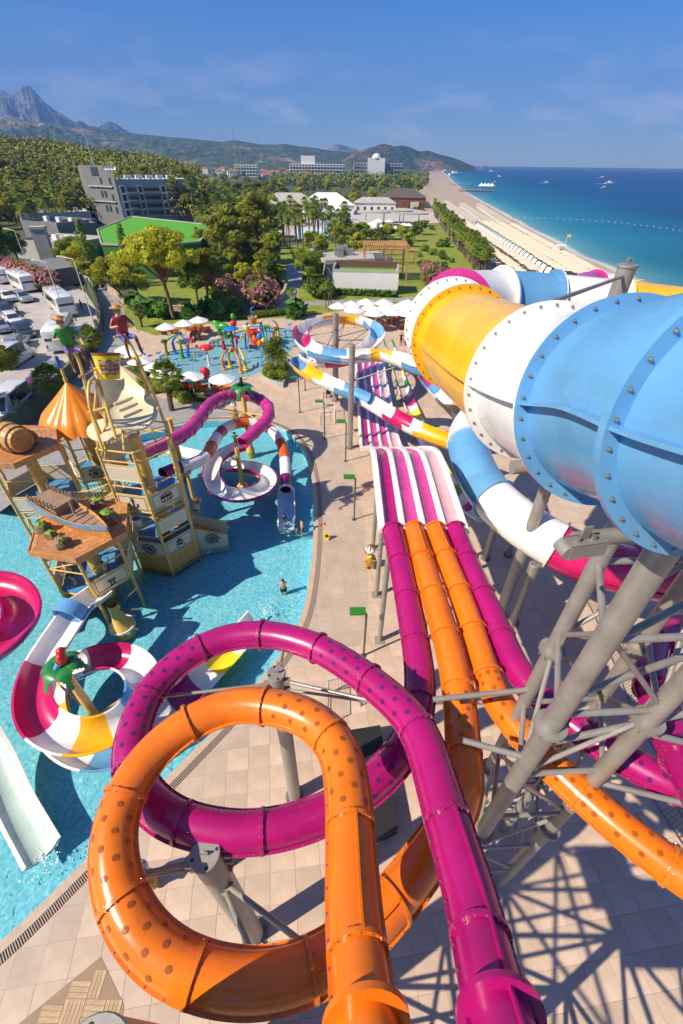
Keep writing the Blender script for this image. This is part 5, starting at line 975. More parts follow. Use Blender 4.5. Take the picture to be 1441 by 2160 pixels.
for hp_, o_, zs in ((h1, t1, (2.6, 4.2, 6.2, 7.8)), (h2, t2, (3.6, 4.4)), (h3, t3, (1.6, 2.9, 5.6)), (h4, t4, (1.6, 2.6, 5.4))):
    for i in range(6):
        for z in zs: MB().cyl(hp_[i]+Vector((0, 0, z)), hp_[(i+1) % 6]+Vector((0, 0, z)), .04, n=8).obj('cross_pipe', TAN, o_)
    for i in (0, 2, 4): MB().cyl(hp_[i]+Vector((0, 0, zs[0])), hp_[(i+1) % 6]+Vector((0, 0, zs[1])), .035, n=8).obj('diagonal_pipe', TAN, o_)
for i, z0, z1, o_, hp_ in ((3, 2.2, 4.5, t1, h1), (2, 5.7, 8.3, t1, h1), (1, 3.0, 4.9, t2, h2)):
    g_ = MB(); p, q = hp_[i], hp_[(i+1) % 6]
    for k in range(1, 9): g_.cyl(p.lerp(q, k/9)+Vector((0, 0, z0)), p.lerp(q, k/9)+Vector((0, 0, z1)), .012, n=4); 
    for k in range(1, 9): z = z0+(z1-z0)*k/9; g_.cyl(p+Vector((0, 0, z)), q+Vector((0, 0, z)), .012, n=4)
    g_.obj('rope_net', DARKST, o_, 0, 'stuff')
# stairs walls, bridge, dipping ramp
st_ = thing('stair_walls', 'cream panelled stair beside the tower with a dark ship wheel', 'stairs', P(440, 1150))
pA, pB = P(414, 1158), P(483, 1147); nb_ = Vector((pB-pA).normalized()); off_ = Vector((-nb_.y, nb_.x, 0))*1.35
for o_, nm in ((Vector((0, 0, 0)), 0), (off_, 1)):
    q = [pA+o_, pB+o_]; rr = MB(); rr.add([q[0]+Vector((0, 0, -.6)), q[1]+Vector((0, 0, -.6)), q[1]+Vector((0, 0, .75)), q[0]+Vector((0, 0, 1.75))]+[v+Vector((-nb_.y, nb_.x, 0))*.06 for v in (q[0]+Vector((0, 0, -.6)), q[1]+Vector((0, 0, -.6)), q[1]+Vector((0, 0, .75)), q[0]+Vector((0, 0, 1.75)))], [(0, 1, 2, 3), (7, 6, 5, 4), (0, 4, 5, 1), (1, 5, 6, 2), (2, 6, 7, 3), (3, 7, 4, 0)]); rr.obj('side_panel', CREAMP, st_, 0)
    MB().cyl(q[0]+Vector((0, 0, 1.8)), q[1]+Vector((0, 0, .8)), .045, n=8).obj('handrail', TAN, st_)
for k in range(6): c = pA.lerp(pB, .08+.15*k)+off_*.52; MB().box((c.x, c.y, 1.0-.22*k), (.36, 1.2, .06), math.atan2(nb_.y, nb_.x)).obj('step', WOODLT, st_, 0)
ship_wheel(st_, pA.lerp(pB, .55)+Vector((0, 0, .75))+Vector((nb_.y, -nb_.x, 0))*.12, (nb_.y, -nb_.x, 0), .5, DARKST)
bg_ = thing('slat_bridge', 'tan slatted rope bridge between the left and tall play towers', 'bridge', (-15, 21.6, 0)); s0, s1 = Vector((-16.7, 21.9, 3.45)), Vector((-13.3, 21.2, 4.5)); dv_ = (s1-s0); sm_ = MB().box((0, 0, 0), (.28, 1.3, .05)).mesh('bridge_slat', WOODLT, 0); rzb = math.atan2(dv_.y, dv_.x)
TANW = mat('tan_slat', (.50, .35, .14), .5, var=.15)
sm_.materials[0] = TANW
for k in range(11): o = link('bridge_slat', sm_, bg_); o.location = s0.lerp(s1, (k+.5)/11)-Vector(OFF[bg_.name])-Vector((0, 0, .25*math.sin(math.pi*(k+.5)/11))); o.rotation_euler = (0, -math.atan2(dv_.z, math.hypot(dv_.x, dv_.y)), rzb)
nv = Vector((-dv_.y, dv_.x, 0)).normalized()*.68
for sg2 in (-1, 1):
    MB().path([s0.lerp(s1, k/8)+nv*sg2+Vector((0, 0, 1.0-.25*math.sin(math.pi*k/8))) for k in range(9)], .04, 8).obj('bridge_rail', TAN, bg_); bs = MB()
    for k in range(15): p = s0.lerp(s1, (k+.5)/15)+nv*sg2-Vector((0, 0, .25*math.sin(math.pi*(k+.5)/15))); bs.cyl(p, p+Vector((0, 0, 1.0)), .012, n=5)
    bs.obj('balusters', TAN, bg_, 0, 'stuff')
wt = thing('entry_chute', 'white chute linking the front tower to the blue arched slide', 'chute', P(185, 1262)); trough_slide(wt, C3([(215, 1238, 2.4), (200, 1250, 2.45), (182, 1262, 2.5), (168, 1270, 2.7)]), .62, [((WHITE, WHITE), None)], half=90)
fo = thing('tower_foot', 'round tan foot column with water cannon in front of the tower', 'column', P(258, 1318)); b = P(258, 1318); MB().lathe([(.62, -.7), (.62, .02), (.55, .12), (.40, .3), (.30, .9), (.28, 1.75)], b, 28).obj('foot', TAN, fo); MB().lathe([(.64, -.1), (.68, -.1), (.68, .04), (.60, .04)], b, 28).obj('foot_ring', TRIMW, fo)
for q in ((240, 1270, 1.0), (290, 1240, 1.2), (300, 1285, .8)): MB().cyl(b+Vector((0, 0, 1.3)), P(q[0], q[1], q[2]+.5), .05, n=8).obj('strut', DARKST, fo)
hb = thing('hanging_pail', 'small white pail with blue water hanging on the tower', 'pail', P(291, 1102, 3)); pc_ = P(291, 1100, 3.2); MB().lathe([(0, -.28), (.2, -.28), (.29, .28), (.26, .28), (.18, -.22), (0, -.22)], pc_, 18).obj('pail_body', PLAST, hb); MB().lathe([(0, .2), (.25, .2)], pc_, 18).obj('water', BLUE, hb); MB().path([pc_+Vector((-.28, 0, .28)), pc_+Vector((-.2, 0, .6)), pc_+Vector((.2, 0, .6)), pc_+Vector((.28, 0, .28))], .02, 6).obj('handle', TAN, hb)
# people in and around the pool
SW = mat('black_swimwear', (.012, .012, .015), .6); SWB = mat('teal_swimwear', (.03, .22, .25), .6); SWN = mat('navy_swimwear', (.02, .03, .09), .6)
def wet(px, py, z, *a, **k): p = P(px, py, z); return figure('person', a[0], (p.x, p.y, z-k.pop('sink', 0)), R(k.pop('rz', 180)), **k)
wet(160, 1232, 1.9, 'bare-chested man in black swim shorts standing on the front tower platform', rz=150, pose='hold', fat=1.25, shorts=SW, h=1.78)
wet(232, 1222, 1.9, 'child in teal shorts with raised arms on the front tower platform', rz=30, pose='reach', shorts=SWB, h=1.4)
wet(601, 1108, -.14, 'child in navy swimsuit standing at the foot of the pool ramp', sink=.25, rz=200, top=SWN, h=1.3, legs=SKIN)
wet(625, 1121, -.14, 'smaller child in dark swimsuit standing in the pool beside the taller boy', sink=.4, rz=120, top=SWN, h=1.25, legs=SKIN)
wet(638, 1124, -.14, 'boy in black shorts standing in the pool near the edge', sink=.4, rz=100, shorts=SW, h=1.65)
wet(598, 1240, -.14, 'swimmer chest-deep in the middle of the pool', sink=.95, rz=190, pose='reach', shorts=SW)
for a in [(845, 729, 'person in black clothes standing on the deck by the giant tube', HAIR, HAIR, 'reach'), (613, 632, 'person in white shirt walking up the garden path', PLAST, INK, 'walk'), (581, 657, 'person in dark clothes beside the promenade hedge', INK, INK, 'stand'), (192, 617, 'person in grey shirt walking in the service lane', GREY, INK, 'walk'), (186, 612, 'person in black beside the lane wall', INK, INK, 'walk'), (40, 662, 'man in white shirt standing between parked cars', PLAST, INK, 'stand'), (449, 826, 'bather in the sun by the white umbrellas', SKIN, SKIN, 'stand'), (175, 655, 'person in dark clothes behind the big white bus', INK, INK, 'stand')]:
    p = P(a[0], a[1]); figure('person', a[2], (p.x, p.y, .02), R(180 if a[0] > 600 else 90), a[5], a[3], a[4], INK if a[3] is not SKIN else SKIN, 1.7, shorts=SW if a[3] is SKIN else None)
# ================================================================ splash pool toys
def toy(name, label, px, py, cat='water toy', group=None): 
    b = P(px, py); return thing(name, label, cat, (b.x, b.y, 0), group), Vector((b.x, b.y, -.08))
def tusk(name, label, px, py, tx, ty, tz, m, r=.22):
    o, b = toy(name, label, px, py, 'spray arch', 'spray arches'); t = P(tx, ty, tz); c = b.lerp(t, .45); c.z = tz*.62; d = b-t; d.z = 0; c = c+d.normalized()*.55
    pts = smoothpath([b, b+Vector((0, 0, .25)), c, t], .2); n = len(pts); MB().path(pts, [r*(1.35 if k < 1 else 1)*(1-.62*k/(n-1)) for k in range(n)], 12).obj('arch_tube', m, o); MB().lathe([(r*1.6, 0), (r*1.6, .06), (r*1.2, .14)], b+Vector((0, 0, .04)), 14).obj('foot', m, o); MB().ball(t, r*.45, 8).obj('nozzle', m, o)
GB_ = shell('toy_blue', (.015, .22, .62)); GG_ = shell('toy_green', (.04, .32, .02)); GO_ = shell('toy_orange', (.80, .24, .02)); GY_ = shell('toy_yellow', (.80, .52, .02)); GC_ = shell('toy_cyan', (.02, .42, .62))
for a in (('front green spray arch beside the blue one', 352, 747, 371, 706, 2.6, GG_), ('rear blue spray arch at the left end of the splash pool', 370, 745, 378, 705, 2.6, GB_), ('right-hand green spray arch next to the pink flower spray', 385, 754, 373, 709, 2.6, GG_), ('right-hand blue spray arch behind the green one', 396, 749, 380, 706, 2.6, GB_), ('left orange spray tusk in the middle of the splash pool', 473, 778, 476, 739, 2.0, GO_), ('left yellow spray tusk behind the orange one', 486, 773, 487, 733, 2.0, GY_), ('right orange spray tusk nearest the deck', 509, 785, 495, 740, 2.0, GO_), ('right yellow spray tusk in the middle of the splash pool', 519, 779, 504, 735, 2.0, GY_), ('orange spray arch under the fake palm on the right', 579, 718, 584, 694, 1.8, GO_), ('yellow spray arch at the right end of the splash pool', 588, 713, 575, 675, 2.9, GY_), ('rear yellow spray arch behind the bucket tower', 548, 697, 556, 675, 2.4, GY_)): tusk('spray_arch', *a)
o, b = toy('mushroom_fountain', 'red mushroom fountain with white spots in the splash pool', 442, 770); z = zat(b, 731); MB().path([b, b+Vector((0, 0, .1)), b+Vector((0, 0, z))], [.3, .16, .13], 14).obj('stem', TRIMW, o); MB().lathe([(0, .5), (.35, .46), (.72, .3), (.92, .06), (.9, -.04), (.5, .02), (0, .02)], b+Vector((0, 0, z-.1)), 28).obj('cap', RED, o)
for k in range(16):
    a = k*2.4; rr = .12+.05*k; zz = .5-.45*(rr/.95)**2.2; c = b+Vector((rr*math.cos(a), rr*math.sin(a), z-.1+zz)); MB().ball(c, (.075, .075, .035), 8).obj('spot', TRIMW, o)
o, b = toy('umbrella_fountain', 'blue umbrella fountain on a palm-bark trunk', 493, 736); z = zat(b, 692); MB().path([b, b+Vector((0, 0, .15)), b+Vector((0, 0, z))], [.35, .15, .13], 12).obj('trunk', BROWN, o); MB().lathe([(0, .34), (.5, .3), (1.0, .06), (1.02, 0), (.6, .12), (0, .16)], b+Vector((0, 0, z-.05)), 18).obj('canopy', GB_, o); MB().ball(b+Vector((-.1, -.15, z*.45)), (.18, .15, .36), 10).obj('parrot', GG_, o)
def post_toy(name, label, px, py, tpy, m, r=.07): o, b = toy(name, label, px, py); z = zat(b, tpy); MB().path([b, b+Vector((0, 0, .08)), b+Vector((0, 0, z))], [r*2.5, r, r*.9], 10).obj('pole', m, o); MB().lathe([(.3, 0), (.3, .05), (.1, .1)], b+Vector((0, 0, .05)), 12).obj('foot', GB_, o); return o, b+Vector((0, 0, z))
o, t = post_toy('balloon_fountain', 'bunch of red, blue, orange and yellow balloons on a cyan pole', 553, 770, 728, GC_)
for dx, dy, dz, m in ((-.42, 0, .45, RED), (0, .1, .95, GB_), (.05, -.35, .3, GO_), (.45, 0, .5, GY_)): MB().lathe([(0, .48), (.22, .42), (.36, .2), (.36, -.02), (.2, -.32), (.05, -.45), (0, -.46)], t+Vector((dx, dy, dz)), 14).obj('balloon', m, o)
o, t = post_toy('balloon_fountain', 'single red balloon standing at the front kerb of the splash pool', 437, 803, 796, RED); MB().lathe([(0, 1.15), (.3, 1.1), (.56, .75), (.58, .45), (.36, 0), (.08, -.25), (0, -.27)], t+Vector((-.05, 0, .1)), 18).obj('balloon', RED, o); MB().ball(t+Vector((-.2, -.25, -.1)), (.12, .2, .1), 8).obj('shoe', RED, o)
o, t = post_toy('flower_spray', 'pink flower spray with two hanging buckets', 411, 760, 716, GY_)
for k in range(6): MB().ball(t+Vector((.22*math.cos(k*1.05), .06, .22*math.sin(k*1.05))), (.17, .08, .17), 8).obj('petal', PINKISH, o)
for s_ in (-1, 1): MB().path([t+Vector((0, 0, -.5)), t+Vector((s_*.5, 0, -.3)), t+Vector((s_*.6, -.1, -.55))], .035, 6).obj('arm', GY_, o); MB().lathe([(0, -.2), (.12, -.2), (.2, .15), (.16, .15), (0, -.1)], t+Vector((s_*.6, -.1, -.7)), 12).obj('small_bucket', PINKISH, o)
o, t = post_toy('coconut_spray', 'orange post with brown coconuts at the left end of the splash pool', 356, 765, 720, GO_)
for k in range(5): MB().ball(t+Vector((.2*math.cos(k*1.26), .2*math.sin(k*1.26), .05)), .17, 8).obj('coconut', BROWN, o)
for k in range(6): f = MB(); frond_leaf(f, t+Vector((0, 0, .25)), k*1.05, .55, .13, .6); f.obj('leaf', FROND, o, 40)
o, t = post_toy('coconut_spray', 'red post with dark coconuts and palm top at the right end of the splash pool', 586, 736, 692, RED)
for k in range(4): MB().ball(t+Vector((.2*math.cos(k*1.57), .2*math.sin(k*1.57), -.05)), (.16, .16, .22), 8).obj('coconut', GG_, o)
for k in range(6): f = MB(); frond_leaf(f, t+Vector((0, 0, .1)), k*1.05, .8, .16, .6); f.obj('leaf', BROWN, o, 40)
o, t = post_toy('fake_palm', 'small fake palm with bright green leaves behind the balloons', 564, 722, 688, GG_)
for k in range(8): f = MB(); frond_leaf(f, t, k*.785, 1.15, .2, .5); f.obj('leaf', GG_, o, 40)
o, t = post_toy('ball_post', 'thin post with green and red-and-green balls', 503, 758, 684, BROWN)
MB().ball(t+Vector((0, 0, .2)), .42, 14).obj('striped_ball', RED, o); MB().ball(t+Vector((.05, 0, 1.0)), (.3, .3, .38), 14).obj('green_ball', GG_, o); MB().ball(t+Vector((.1, -.1, -1.9)), (.2, .2, .5), 10).obj('parrot', RED, o)
o, t = post_toy('bee_spray', 'yellow bee spray with bucket arms beside the bucket tower', 526, 740, 692, GY_)
MB().ball(t, (.34, .3, .45), 12).obj('bee_body', GY_, o)
for s_ in (-1, 1): MB().ball(t+Vector((s_*.3, .1, .25)), (.25, .08, .18), 8).obj('wing', TRIMW, o); MB().path([t+Vector((0, 0, -.5)), t+Vector((s_*.7, 0, -.5)), t+Vector((s_*.85, 0, -.95))], .04, 6).obj('arm', GY_, o); MB().lathe([(0, -.25), (.15, -.25), (.2, .2), (.16, .2), (0, -.15)], t+Vector((s_*.85, 0, -1.1)), 10).obj('small_bucket', GY_, o)
# tipping bucket tower of the toddlers
o, b = toy('toddler_bucket_tower', 'blue-legged toddler tower with orange bucket, red chute and toucan', 538, 731); zt = zat(b, 682)
for dx, dy in ((-1.0, -.8), (1.2, -.8), (-1.0, .8), (1.2, .8)): MB().path([b+Vector((dx*1.1, dy*1.1, 0)), b+Vector((dx*.9, dy, zt))], [.12, .1], 10).obj('leg', GB_, o)
for q in (((-.9, -.8), (1.08, -.8)), ((-.9, .8), (1.08, .8)), ((-.9, -.8), (-.9, .8)), ((1.08, -.8), (1.08, .8))): MB().cyl(b+Vector((*q[0], zt-.1)), b+Vector((*q[1], zt-.1)), .08, n=8).obj('top_bar', GB_, o)
MB().lathe([(0, -.5), (.4, -.5), (.66, .45), (.58, .45), (.36, -.4), (0, -.4)], b+Vector((.1, 0, zt+.5)), 20).obj('bucket', GO_, o); MB().lathe([(0, .3), (.55, .3)], b+Vector((.1, 0, zt+.5)), 20).obj('bucket_water', GC_, o)
MB().lathe([(0, .45), (.5, .35), (.95, 0), (.9, -.05), (0, .3)], b+Vector((.1, -.5, zt-1.0)), 20).obj('red_dome', RED, o)
sl_ = MB().bar(b+Vector((.2, -.9, zt-1.0)), b+Vector((1.0, -2.6, zt-2.0)), 1.5, .08).obj('red_chute', RED, o, 0); net = MB()
for k in range(7):
    for j in range(5): net.box(b+Vector((.2, -.9, zt-.94)).lerp(Vector((1.0, -2.6, zt-1.94)), (k+.5)/7)+Vector(((j-2)*.28, (j-2)*.1, 0)), (.17, .17, .04), .6)
net.obj('net_squares', GY_, sl_, 0, 'stuff')
MB().path([b+Vector((0, .4, zt+.9)), b+Vector((-.1, .4, zt+1.8)), b+Vector((.3, .4, zt+2.1))], .1, 8).obj('spout', GB_, o); MB().ball(b+Vector((.2, .4, zt+2.5)), (.25, .2, .35), 10).obj('toucan_body', BLACK, o); MB().path([b+Vector((.35, .4, zt+2.7)), b+Vector((.85, .35, zt+2.7))], [.13, .04], 8).obj('toucan_beak', GY_, o)
for i, (px, py, lab) in enumerate([(374, 770, 'blue spray cannon at the left front kerb'), (603, 711, 'pale spray cannon near the right end of the splash pool'), (612, 697, 'blue spray cannon at the far right kerb'), (337, 757, 'blue spray cannon at the leftmost corner of the splash pool')]):
    o, t = post_toy('spray_cannon', lab, px, py, py-14, TRIMW if i != 2 else GC_, .08); MB().path([t+Vector((-.35, .1, -.1)), t, t+Vector((.45, -.15, .2))], [.1, .12, .07], 8).obj('barrel', GB_ if i != 1 else GC_, o)
def blob_animal(label, px, py, m, legs=4, s=1.0, neck=.6, cat='animal figure', rz=0):
    b = P(px, py); o = thing('animal_figure', label, cat, (b.x, b.y, 0)); pts = [(-1.0, 0, .5), (-.75, 0, .95), (-.2, 0, 1.2), (.35, 0, 1.15), (.6, 0, 1.2+neck*.5), (.85, 0, 1.2+neck), (1.15, 0, 1.1+neck)]
    M = Matrix.Rotation(rz, 3, 'Z'); MB().path(smoothpath([b+M @ Vector(p)*s for p in pts], .15), [s*(.08+.3*math.sin(math.pi*min(1, .1+k/26)))+.03 for k in range(len(smoothpath([b+M @ Vector(p)*s for p in pts], .15)))], 12).obj('body', m, o)
    for x in (-.35, .35):
        for y in (-.22, .22): MB().path([b+M @ Vector((x, y, 1.0))*s, b+M @ Vector((x+.06, y*1.1, .45))*s, b+M @ Vector((x, y*1.1, 0))*s], [.17*s, .1*s, .11*s], 8).obj('leg', m, o)
blob_animal('bright green long-necked dinosaur figure on the deck behind the splash pool', 472, 712, GG_, s=1.3, neck=.4, rz=2.9); blob_animal('brown dinosaur figure at the far kerb of the splash pool', 417, 718, BROWN, s=.9, neck=.9); blob_animal('grey elephant figure behind the red mushroom', 455, 730, GREYL, s=.8, neck=.2)
o, b = toy('rocking_parrot', 'red rocking parrot toy in the middle of the splash pool', 479, 742); MB().ball(b+Vector((-.3, 0, .75)), (.3, .3, .55), 10).ball(b+Vector((-.35, 0, 1.4)), .25, 10).obj('body', RED, o); MB().path([b+Vector((.1, 0, .45)), b+Vector((1.0, .1, .3))], [.12, .22], 8).obj('tail', RED, o); MB().lathe([(.3, 0), (.3, .06), (.08, .2), (.08, .45)], b, 12).obj('foot', GB_, o)
# ================================================================ umbrellas, loungers, lamps, deck furniture
def make_umbrella():
    o = thing('patio_umbrella', 'x', 'umbrella'); MB().path([(0, 0, 0), (0, 0, 2.75)], .03, 8).obj('pole', PLAST, o); MB().lathe([(.28, 0), (.28, .06), (.05, .1)], n=14).obj('base', GREYL, o)
    n = 8; rr = []
    for r_, z in ((.02, 2.78), (.45, 2.62), (.95, 2.42), (1.42, 2.2)):
        row = []
        for k in range(n*4):
            a = 2*math.pi*k/(n*4); u = abs((k % 4)-2)/2; row.append((r_*(1-.06*(1-u))*math.cos(a), r_*(1-.06*(1-u))*math.sin(a), z-.03*(1-u)*r_))
        rr.append(row)
    m = MB().loft(rr, cap=False); m.loft([[(x, y, z-.012) for x, y, z in r_] for r_ in rr], cap=False); m.obj('canopy', CANVAS, o, 25)
    rb = MB()
    for k in range(8): a = 2*math.pi*k/8; rb.cyl((0, 0, 1.95), (.7*math.cos(a), .7*math.sin(a), 2.45), .012, n=4)
    rb.obj('struts', PLAST, o, 0, 'stuff'); MB().ball((0, 0, 2.8), .05, 6).obj('finial', PLAST, o); return o
ump = make_umbrella()
ul = [(349, 684, 'left one of three umbrellas on the far side of the splash pool'), (387, 677, 'middle one of three umbrellas on the far side of the splash pool'), (418, 670, 'right one of three umbrellas on the far side of the splash pool'), (265, 731, 'rearmost umbrella of the row left of the splash pool'), (286, 742, 'second umbrella from the rear in the row left of the splash pool'), (293, 754, 'third umbrella from the rear in the row left of the splash pool'), (327, 766, 'fourth umbrella from the rear beside the splash pool kerb'), (343, 781, 'umbrella half hidden behind the stubby palm'), (401, 787, 'umbrella in front of the splash pool left of the red balloon'), (467, 792, 'umbrella in front of the splash pool right of the red balloon')]
for px, py, lab in ul: place(ump, P(px, py, 2.6).xy.to_3d(), random.random(), 1, 'white '+lab, 'white umbrellas around the splash pool')
for px, py in [(714, 645), (741, 642), (747, 653), (772, 637), (782, 649), (790, 660), (810, 638), (814, 650), (828, 658), (841, 647), (860, 639), (858, 660), (868, 650)]: place(ump, P(px, py, 2.6).xy.to_3d(), random.random(), 1.12, 'white umbrella in the dense cluster on the sun deck behind the spiral flume', 'white umbrellas on the sun deck')
def make_lounger():
    o = thing('sun_lounger', 'x', 'sun lounger'); MB().box((0, .15, .34), (.66, 1.3, .05)).obj('seat', LOUNGE, o, 0); M = Matrix.Rotation(R(-48), 3, 'X'); MB().box((0, -.78, .58), (.66, .74, .05), rot=M).obj('backrest', LOUNGE, o, 0)
    for x in (-.3, .3):
        for y in (-.4, .7): MB().box((x, y, .16), (.05, .05, .32)).obj('leg', PLAST, o, 0)
    return o
lg_ = make_lounger()
for px, py, rz in [(341, 704, .4), (360, 702, .4), (372, 704, .4), (394, 696, .4), (404, 700, .4), (412, 697, .4), (427, 700, .4), (438, 699, .4), (283, 760, 1.2), (292, 766, 1.2), (301, 771, 1.2), (310, 777, 1.2), (288, 750, 1.2), (320, 786, 1.2), (333, 795, 1.0), (345, 803, 1.0), (392, 821, .6), (403, 823, .6), (415, 823, .6), (428, 822, .6), (380, 818, .6), (456, 826, .5), (468, 828, .5), (482, 826, .5)]: place(lg_, P(px, py), rz, 1.15, 'orange sun lounger set out under the umbrellas around the splash pool', 'orange loungers around the splash pool')
for px, py in [(796, 673), (806, 668), (820, 681), (828, 681), (838, 682), (812, 693), (845, 692), (853, 693), (838, 670), (852, 670), (866, 672), (800, 684), (862, 682), (775, 668), (785, 672), (872, 690)]: place(lg_, P(px, py), random.choice((.2, 3.3)), 1.2, 'orange sun lounger under the umbrella cluster on the sun deck', 'orange loungers on the sun deck')
def lamp(px, py, h, label, rz=2.6):
    b = P(px, py); o = thing('lamp_post', label, 'lamp post', (b.x, b.y, 0), 'green-headed lamp posts'); MB().path([b, b+Vector((0, 0, h-.25)), b+Vector((-.05, 0, h-.12)), b+Vector((-.12, 0, h-.04))], .055, 10).obj('pole', DARKST, o); MB().lathe([(.16, 0), (.16, .03), (.06, .05)], b, 12).obj('base', DARKST, o)
    hd = MB().box(b+Vector((-.42, 0, h)), (.75, .42, .10), .05); hd.obj('lamp_head', shell('lamp_green', (.02, .20, .01), .5), o, 0); MB().box(b+Vector((-.42, 0, h-.055)), (.6, .3, .02), .05).obj('diffuser', TRIMW, o, 0)
for px, py, h, lab in ((633, 870, 3.7, 'lamp post on the deck nearest the splash pool'), (685, 926, 3.75, 'lamp post beside the white railing cage'), (729, 973, 3.8, 'lamp post left of the tall steel mast'), (747, 1096, 3.7, 'lamp post beside the racing lanes hump'), (767, 1383, 3.6, 'lamp post behind the magenta loop'), (644, 823, 3.0, 'lamp post under the spiral flume')): lamp(px, py, h, 'green-headed '+lab)
def bear(px, py, label, s=1.0, rz=0):
    b = P(px, py); o = thing('bear_statue', label, 'statue', (b.x, b.y, 0), 'golden bear statues'); q = lambda x, y, z: b+Matrix.Rotation(rz, 3, 'Z') @ Vector((x, y, z))*s
    V = [(0, 0, .45), (0, .02, .75), (0, 0, 1.0), (0, -.04, 1.22), (-.2, -.05, .3), (-.24, -.2, .12), (.2, -.05, .3), (.24, -.2, .12), (-.27, -.08, .9), (-.3, -.28, .78), (.27, -.08, .9), (.3, -.28, .78)]; E_ = [(0, 1), (1, 2), (2, 3), (0, 4), (4, 5), (0, 6), (6, 7), (2, 8), (8, 9), (2, 10), (10, 11)]
    me = skin_mesh('bear_body', [Vector(v)*s for v in V], E_, [x*s for x in (.3, .32, .25, .26, .17, .14, .17, .14, .12, .1, .12, .1)], [GOLDF], [0]*11); bo = link('body', me, o); bo.rotation_euler = (0, 0, rz)
    MB().ball(q(0, -.26, 1.18), (.12*s, .12*s, .1*s), 10).obj('muzzle', LEMON, o); e = MB(); [e.ball(q(k*.1, -.25, 1.32), .035*s, 6) for k in (-1, 1)]; e.ball(q(0, -.38, 1.2), .04*s, 6); e.obj('eyes_and_nose', INK, o, 40, 'stuff')
    for k in (-1, 1): MB().ball(q(k*.22, 0, 1.42), .1*s, 8).obj('ear', GOLDF, o)
    MB().lathe([(.0, .52), (.05, .44), (.16, .36), (.2, .26), (.3, .22), (.33, .1), (.28, .0), (0, -.02)], q(0, 0, 1.45), 18).obj('whipped_cream_cap', TRIMW, o); dz = MB()
    for k in range(7): a = k*.9; dz.path([q(.04*math.cos(a), .04*math.sin(a), 1.98), q(.2*math.cos(a), .2*math.sin(a), 1.82), q(.31*math.cos(a), .31*math.sin(a), 1.66)], .022*s, 5)
    dz.obj('chocolate_drizzle', BROWN, o, 40, 'stuff'); MB().ball(q(-.26, -.1, 1.5), (.1*s, .1*s, .14*s), 8).obj('strawberry', RED, o)
bear(779, 1197, 'golden bear statue with a cream topping cap on the deck beside the racing lanes'); bear(497, 885, 'golden bear statue with a cream cap behind the pink tube loop'); bear(318, 1862, 'golden bear statue with a cream cap half hidden by the orange loop')
b = P(689, 1137); o = thing('wet_floor_sign', 'yellow folding wet floor sign on the pool deck', 'floor sign', (b.x, b.y, 0)); YS = mat('yellow_plastic', (.78, .58, .02), .4)
for k in (-1, 1): MB().box((b.x, b.y+k*.1, .33), (.3, .025, .66), rot=Matrix.Rotation(R(k*14), 3, 'X')).obj('sign_panel', YS, o, 0); MB().box((b.x, b.y+k*.13-.0, .4), (.16, .012, .2), rot=Matrix.Rotation(R(k*14), 3, 'X')).obj('warning_mark', INK, o, 0)
b = P(678, 1108); o = thing('flip_flops', 'pair of magenta flip-flops on the deck near the wet floor sign', 'flip-flops', (b.x, b.y, 0))
for k in (0, 1): MB().prism([(b.x+x*.1+k*.22, b.y+y*.28+k*.15) for x, y in ((-.5, -.5), (.3, -.55), (.55, 0), (.4, .5), (-.3, .5), (-.55, 0))], .004, .03).obj('sole', MAGENTA, o); MB().path([(b.x+k*.22-.05, b.y+k*.15, .03), (b.x+k*.22, b.y+k*.15+.07, .07), (b.x+k*.22+.05, b.y+k*.15, .03)], .008, 5).obj('strap', MAGENTA, o)
def railing(label, pts, h, m, name='railing', dx=.14):
    o = thing(name, label, 'railing', P(*pts[0])); w = [P(*p) for p in pts]
    for a, b in zip(w, w[1:]):
        for z in (h, .12): MB().cyl(a+Vector((0, 0, z)), b+Vector((0, 0, z)), .022, n=6).obj('rail', m, o)
        n = max(2, int((b-a).length/dx)); g_ = MB()
        for k in range(1, n): p = a.lerp(b, k/n); g_.cyl(p+Vector((0, 0, .12)), p+Vector((0, 0, h)), .009, n=4)
        g_.obj('balusters', m, o, 0, 'stuff')
    for p in w: MB().cyl(p, p+Vector((0, 0, h+.02)), .028, n=8).obj('railing_post', m, o)
railing('white railing cage on the deck beside the second lamp', [(676, 897), (676, 872), (705, 870), (706, 896), (676, 897)], 1.1, PLAST); railing('white railing cage under the spiral flume', [(680, 842), (680, 828), (702, 828)], 1.1, PLAST); railing('grey steel stair railing behind the orange loop', [(692, 1530), (694, 1462), (752, 1448), (760, 1490)], 1.1, STEEL)
railing('grey railing around the pump pit right of the lanes', [(930, 970), (962, 968), (975, 1000)], 1.1, STEEL)
for i, pts in enumerate([[(1200, 1205), (1252, 1300), (1300, 1420), (1345, 1530), (1400, 1620), (1470, 1720)], [(1335, 1625), (1441, 1790)]]): railing(['long dark railing on the deck behind the steel tower', 'dark railing at the right edge below the magenta tube'][i], pts, 1.1, DARKST)
b = P(800, 1640); o = thing('pump_pit', 'black covered pump pit under the slide loops', 'pit cover', (b.x, b.y, 0)); pp = [P(738, 1555), P(800, 1545), P(836, 1760), P(772, 1790)]; MB().prism([(p.x, p.y) for p in pp], .02, .7).obj('cover', BLACK, o, 0)
b = P(693, 838); o = thing('plastic_chair', 'black plastic chair on the deck under the flume', 'chair', (b.x, b.y, 0)); MB().box((b.x, b.y, .45), (.5, .48, .05)).obj('seat', BLACK, o, 0); MB().box((b.x, b.y+.24, .75), (.5, .05, .6)).obj('backrest', BLACK, o, 0)
for x in (-.22, .22):
    for y in (-.2, .2): MB().box((b.x+x, b.y+y, .22), (.05, .05, .44)).obj('leg', BLACK, o, 0)
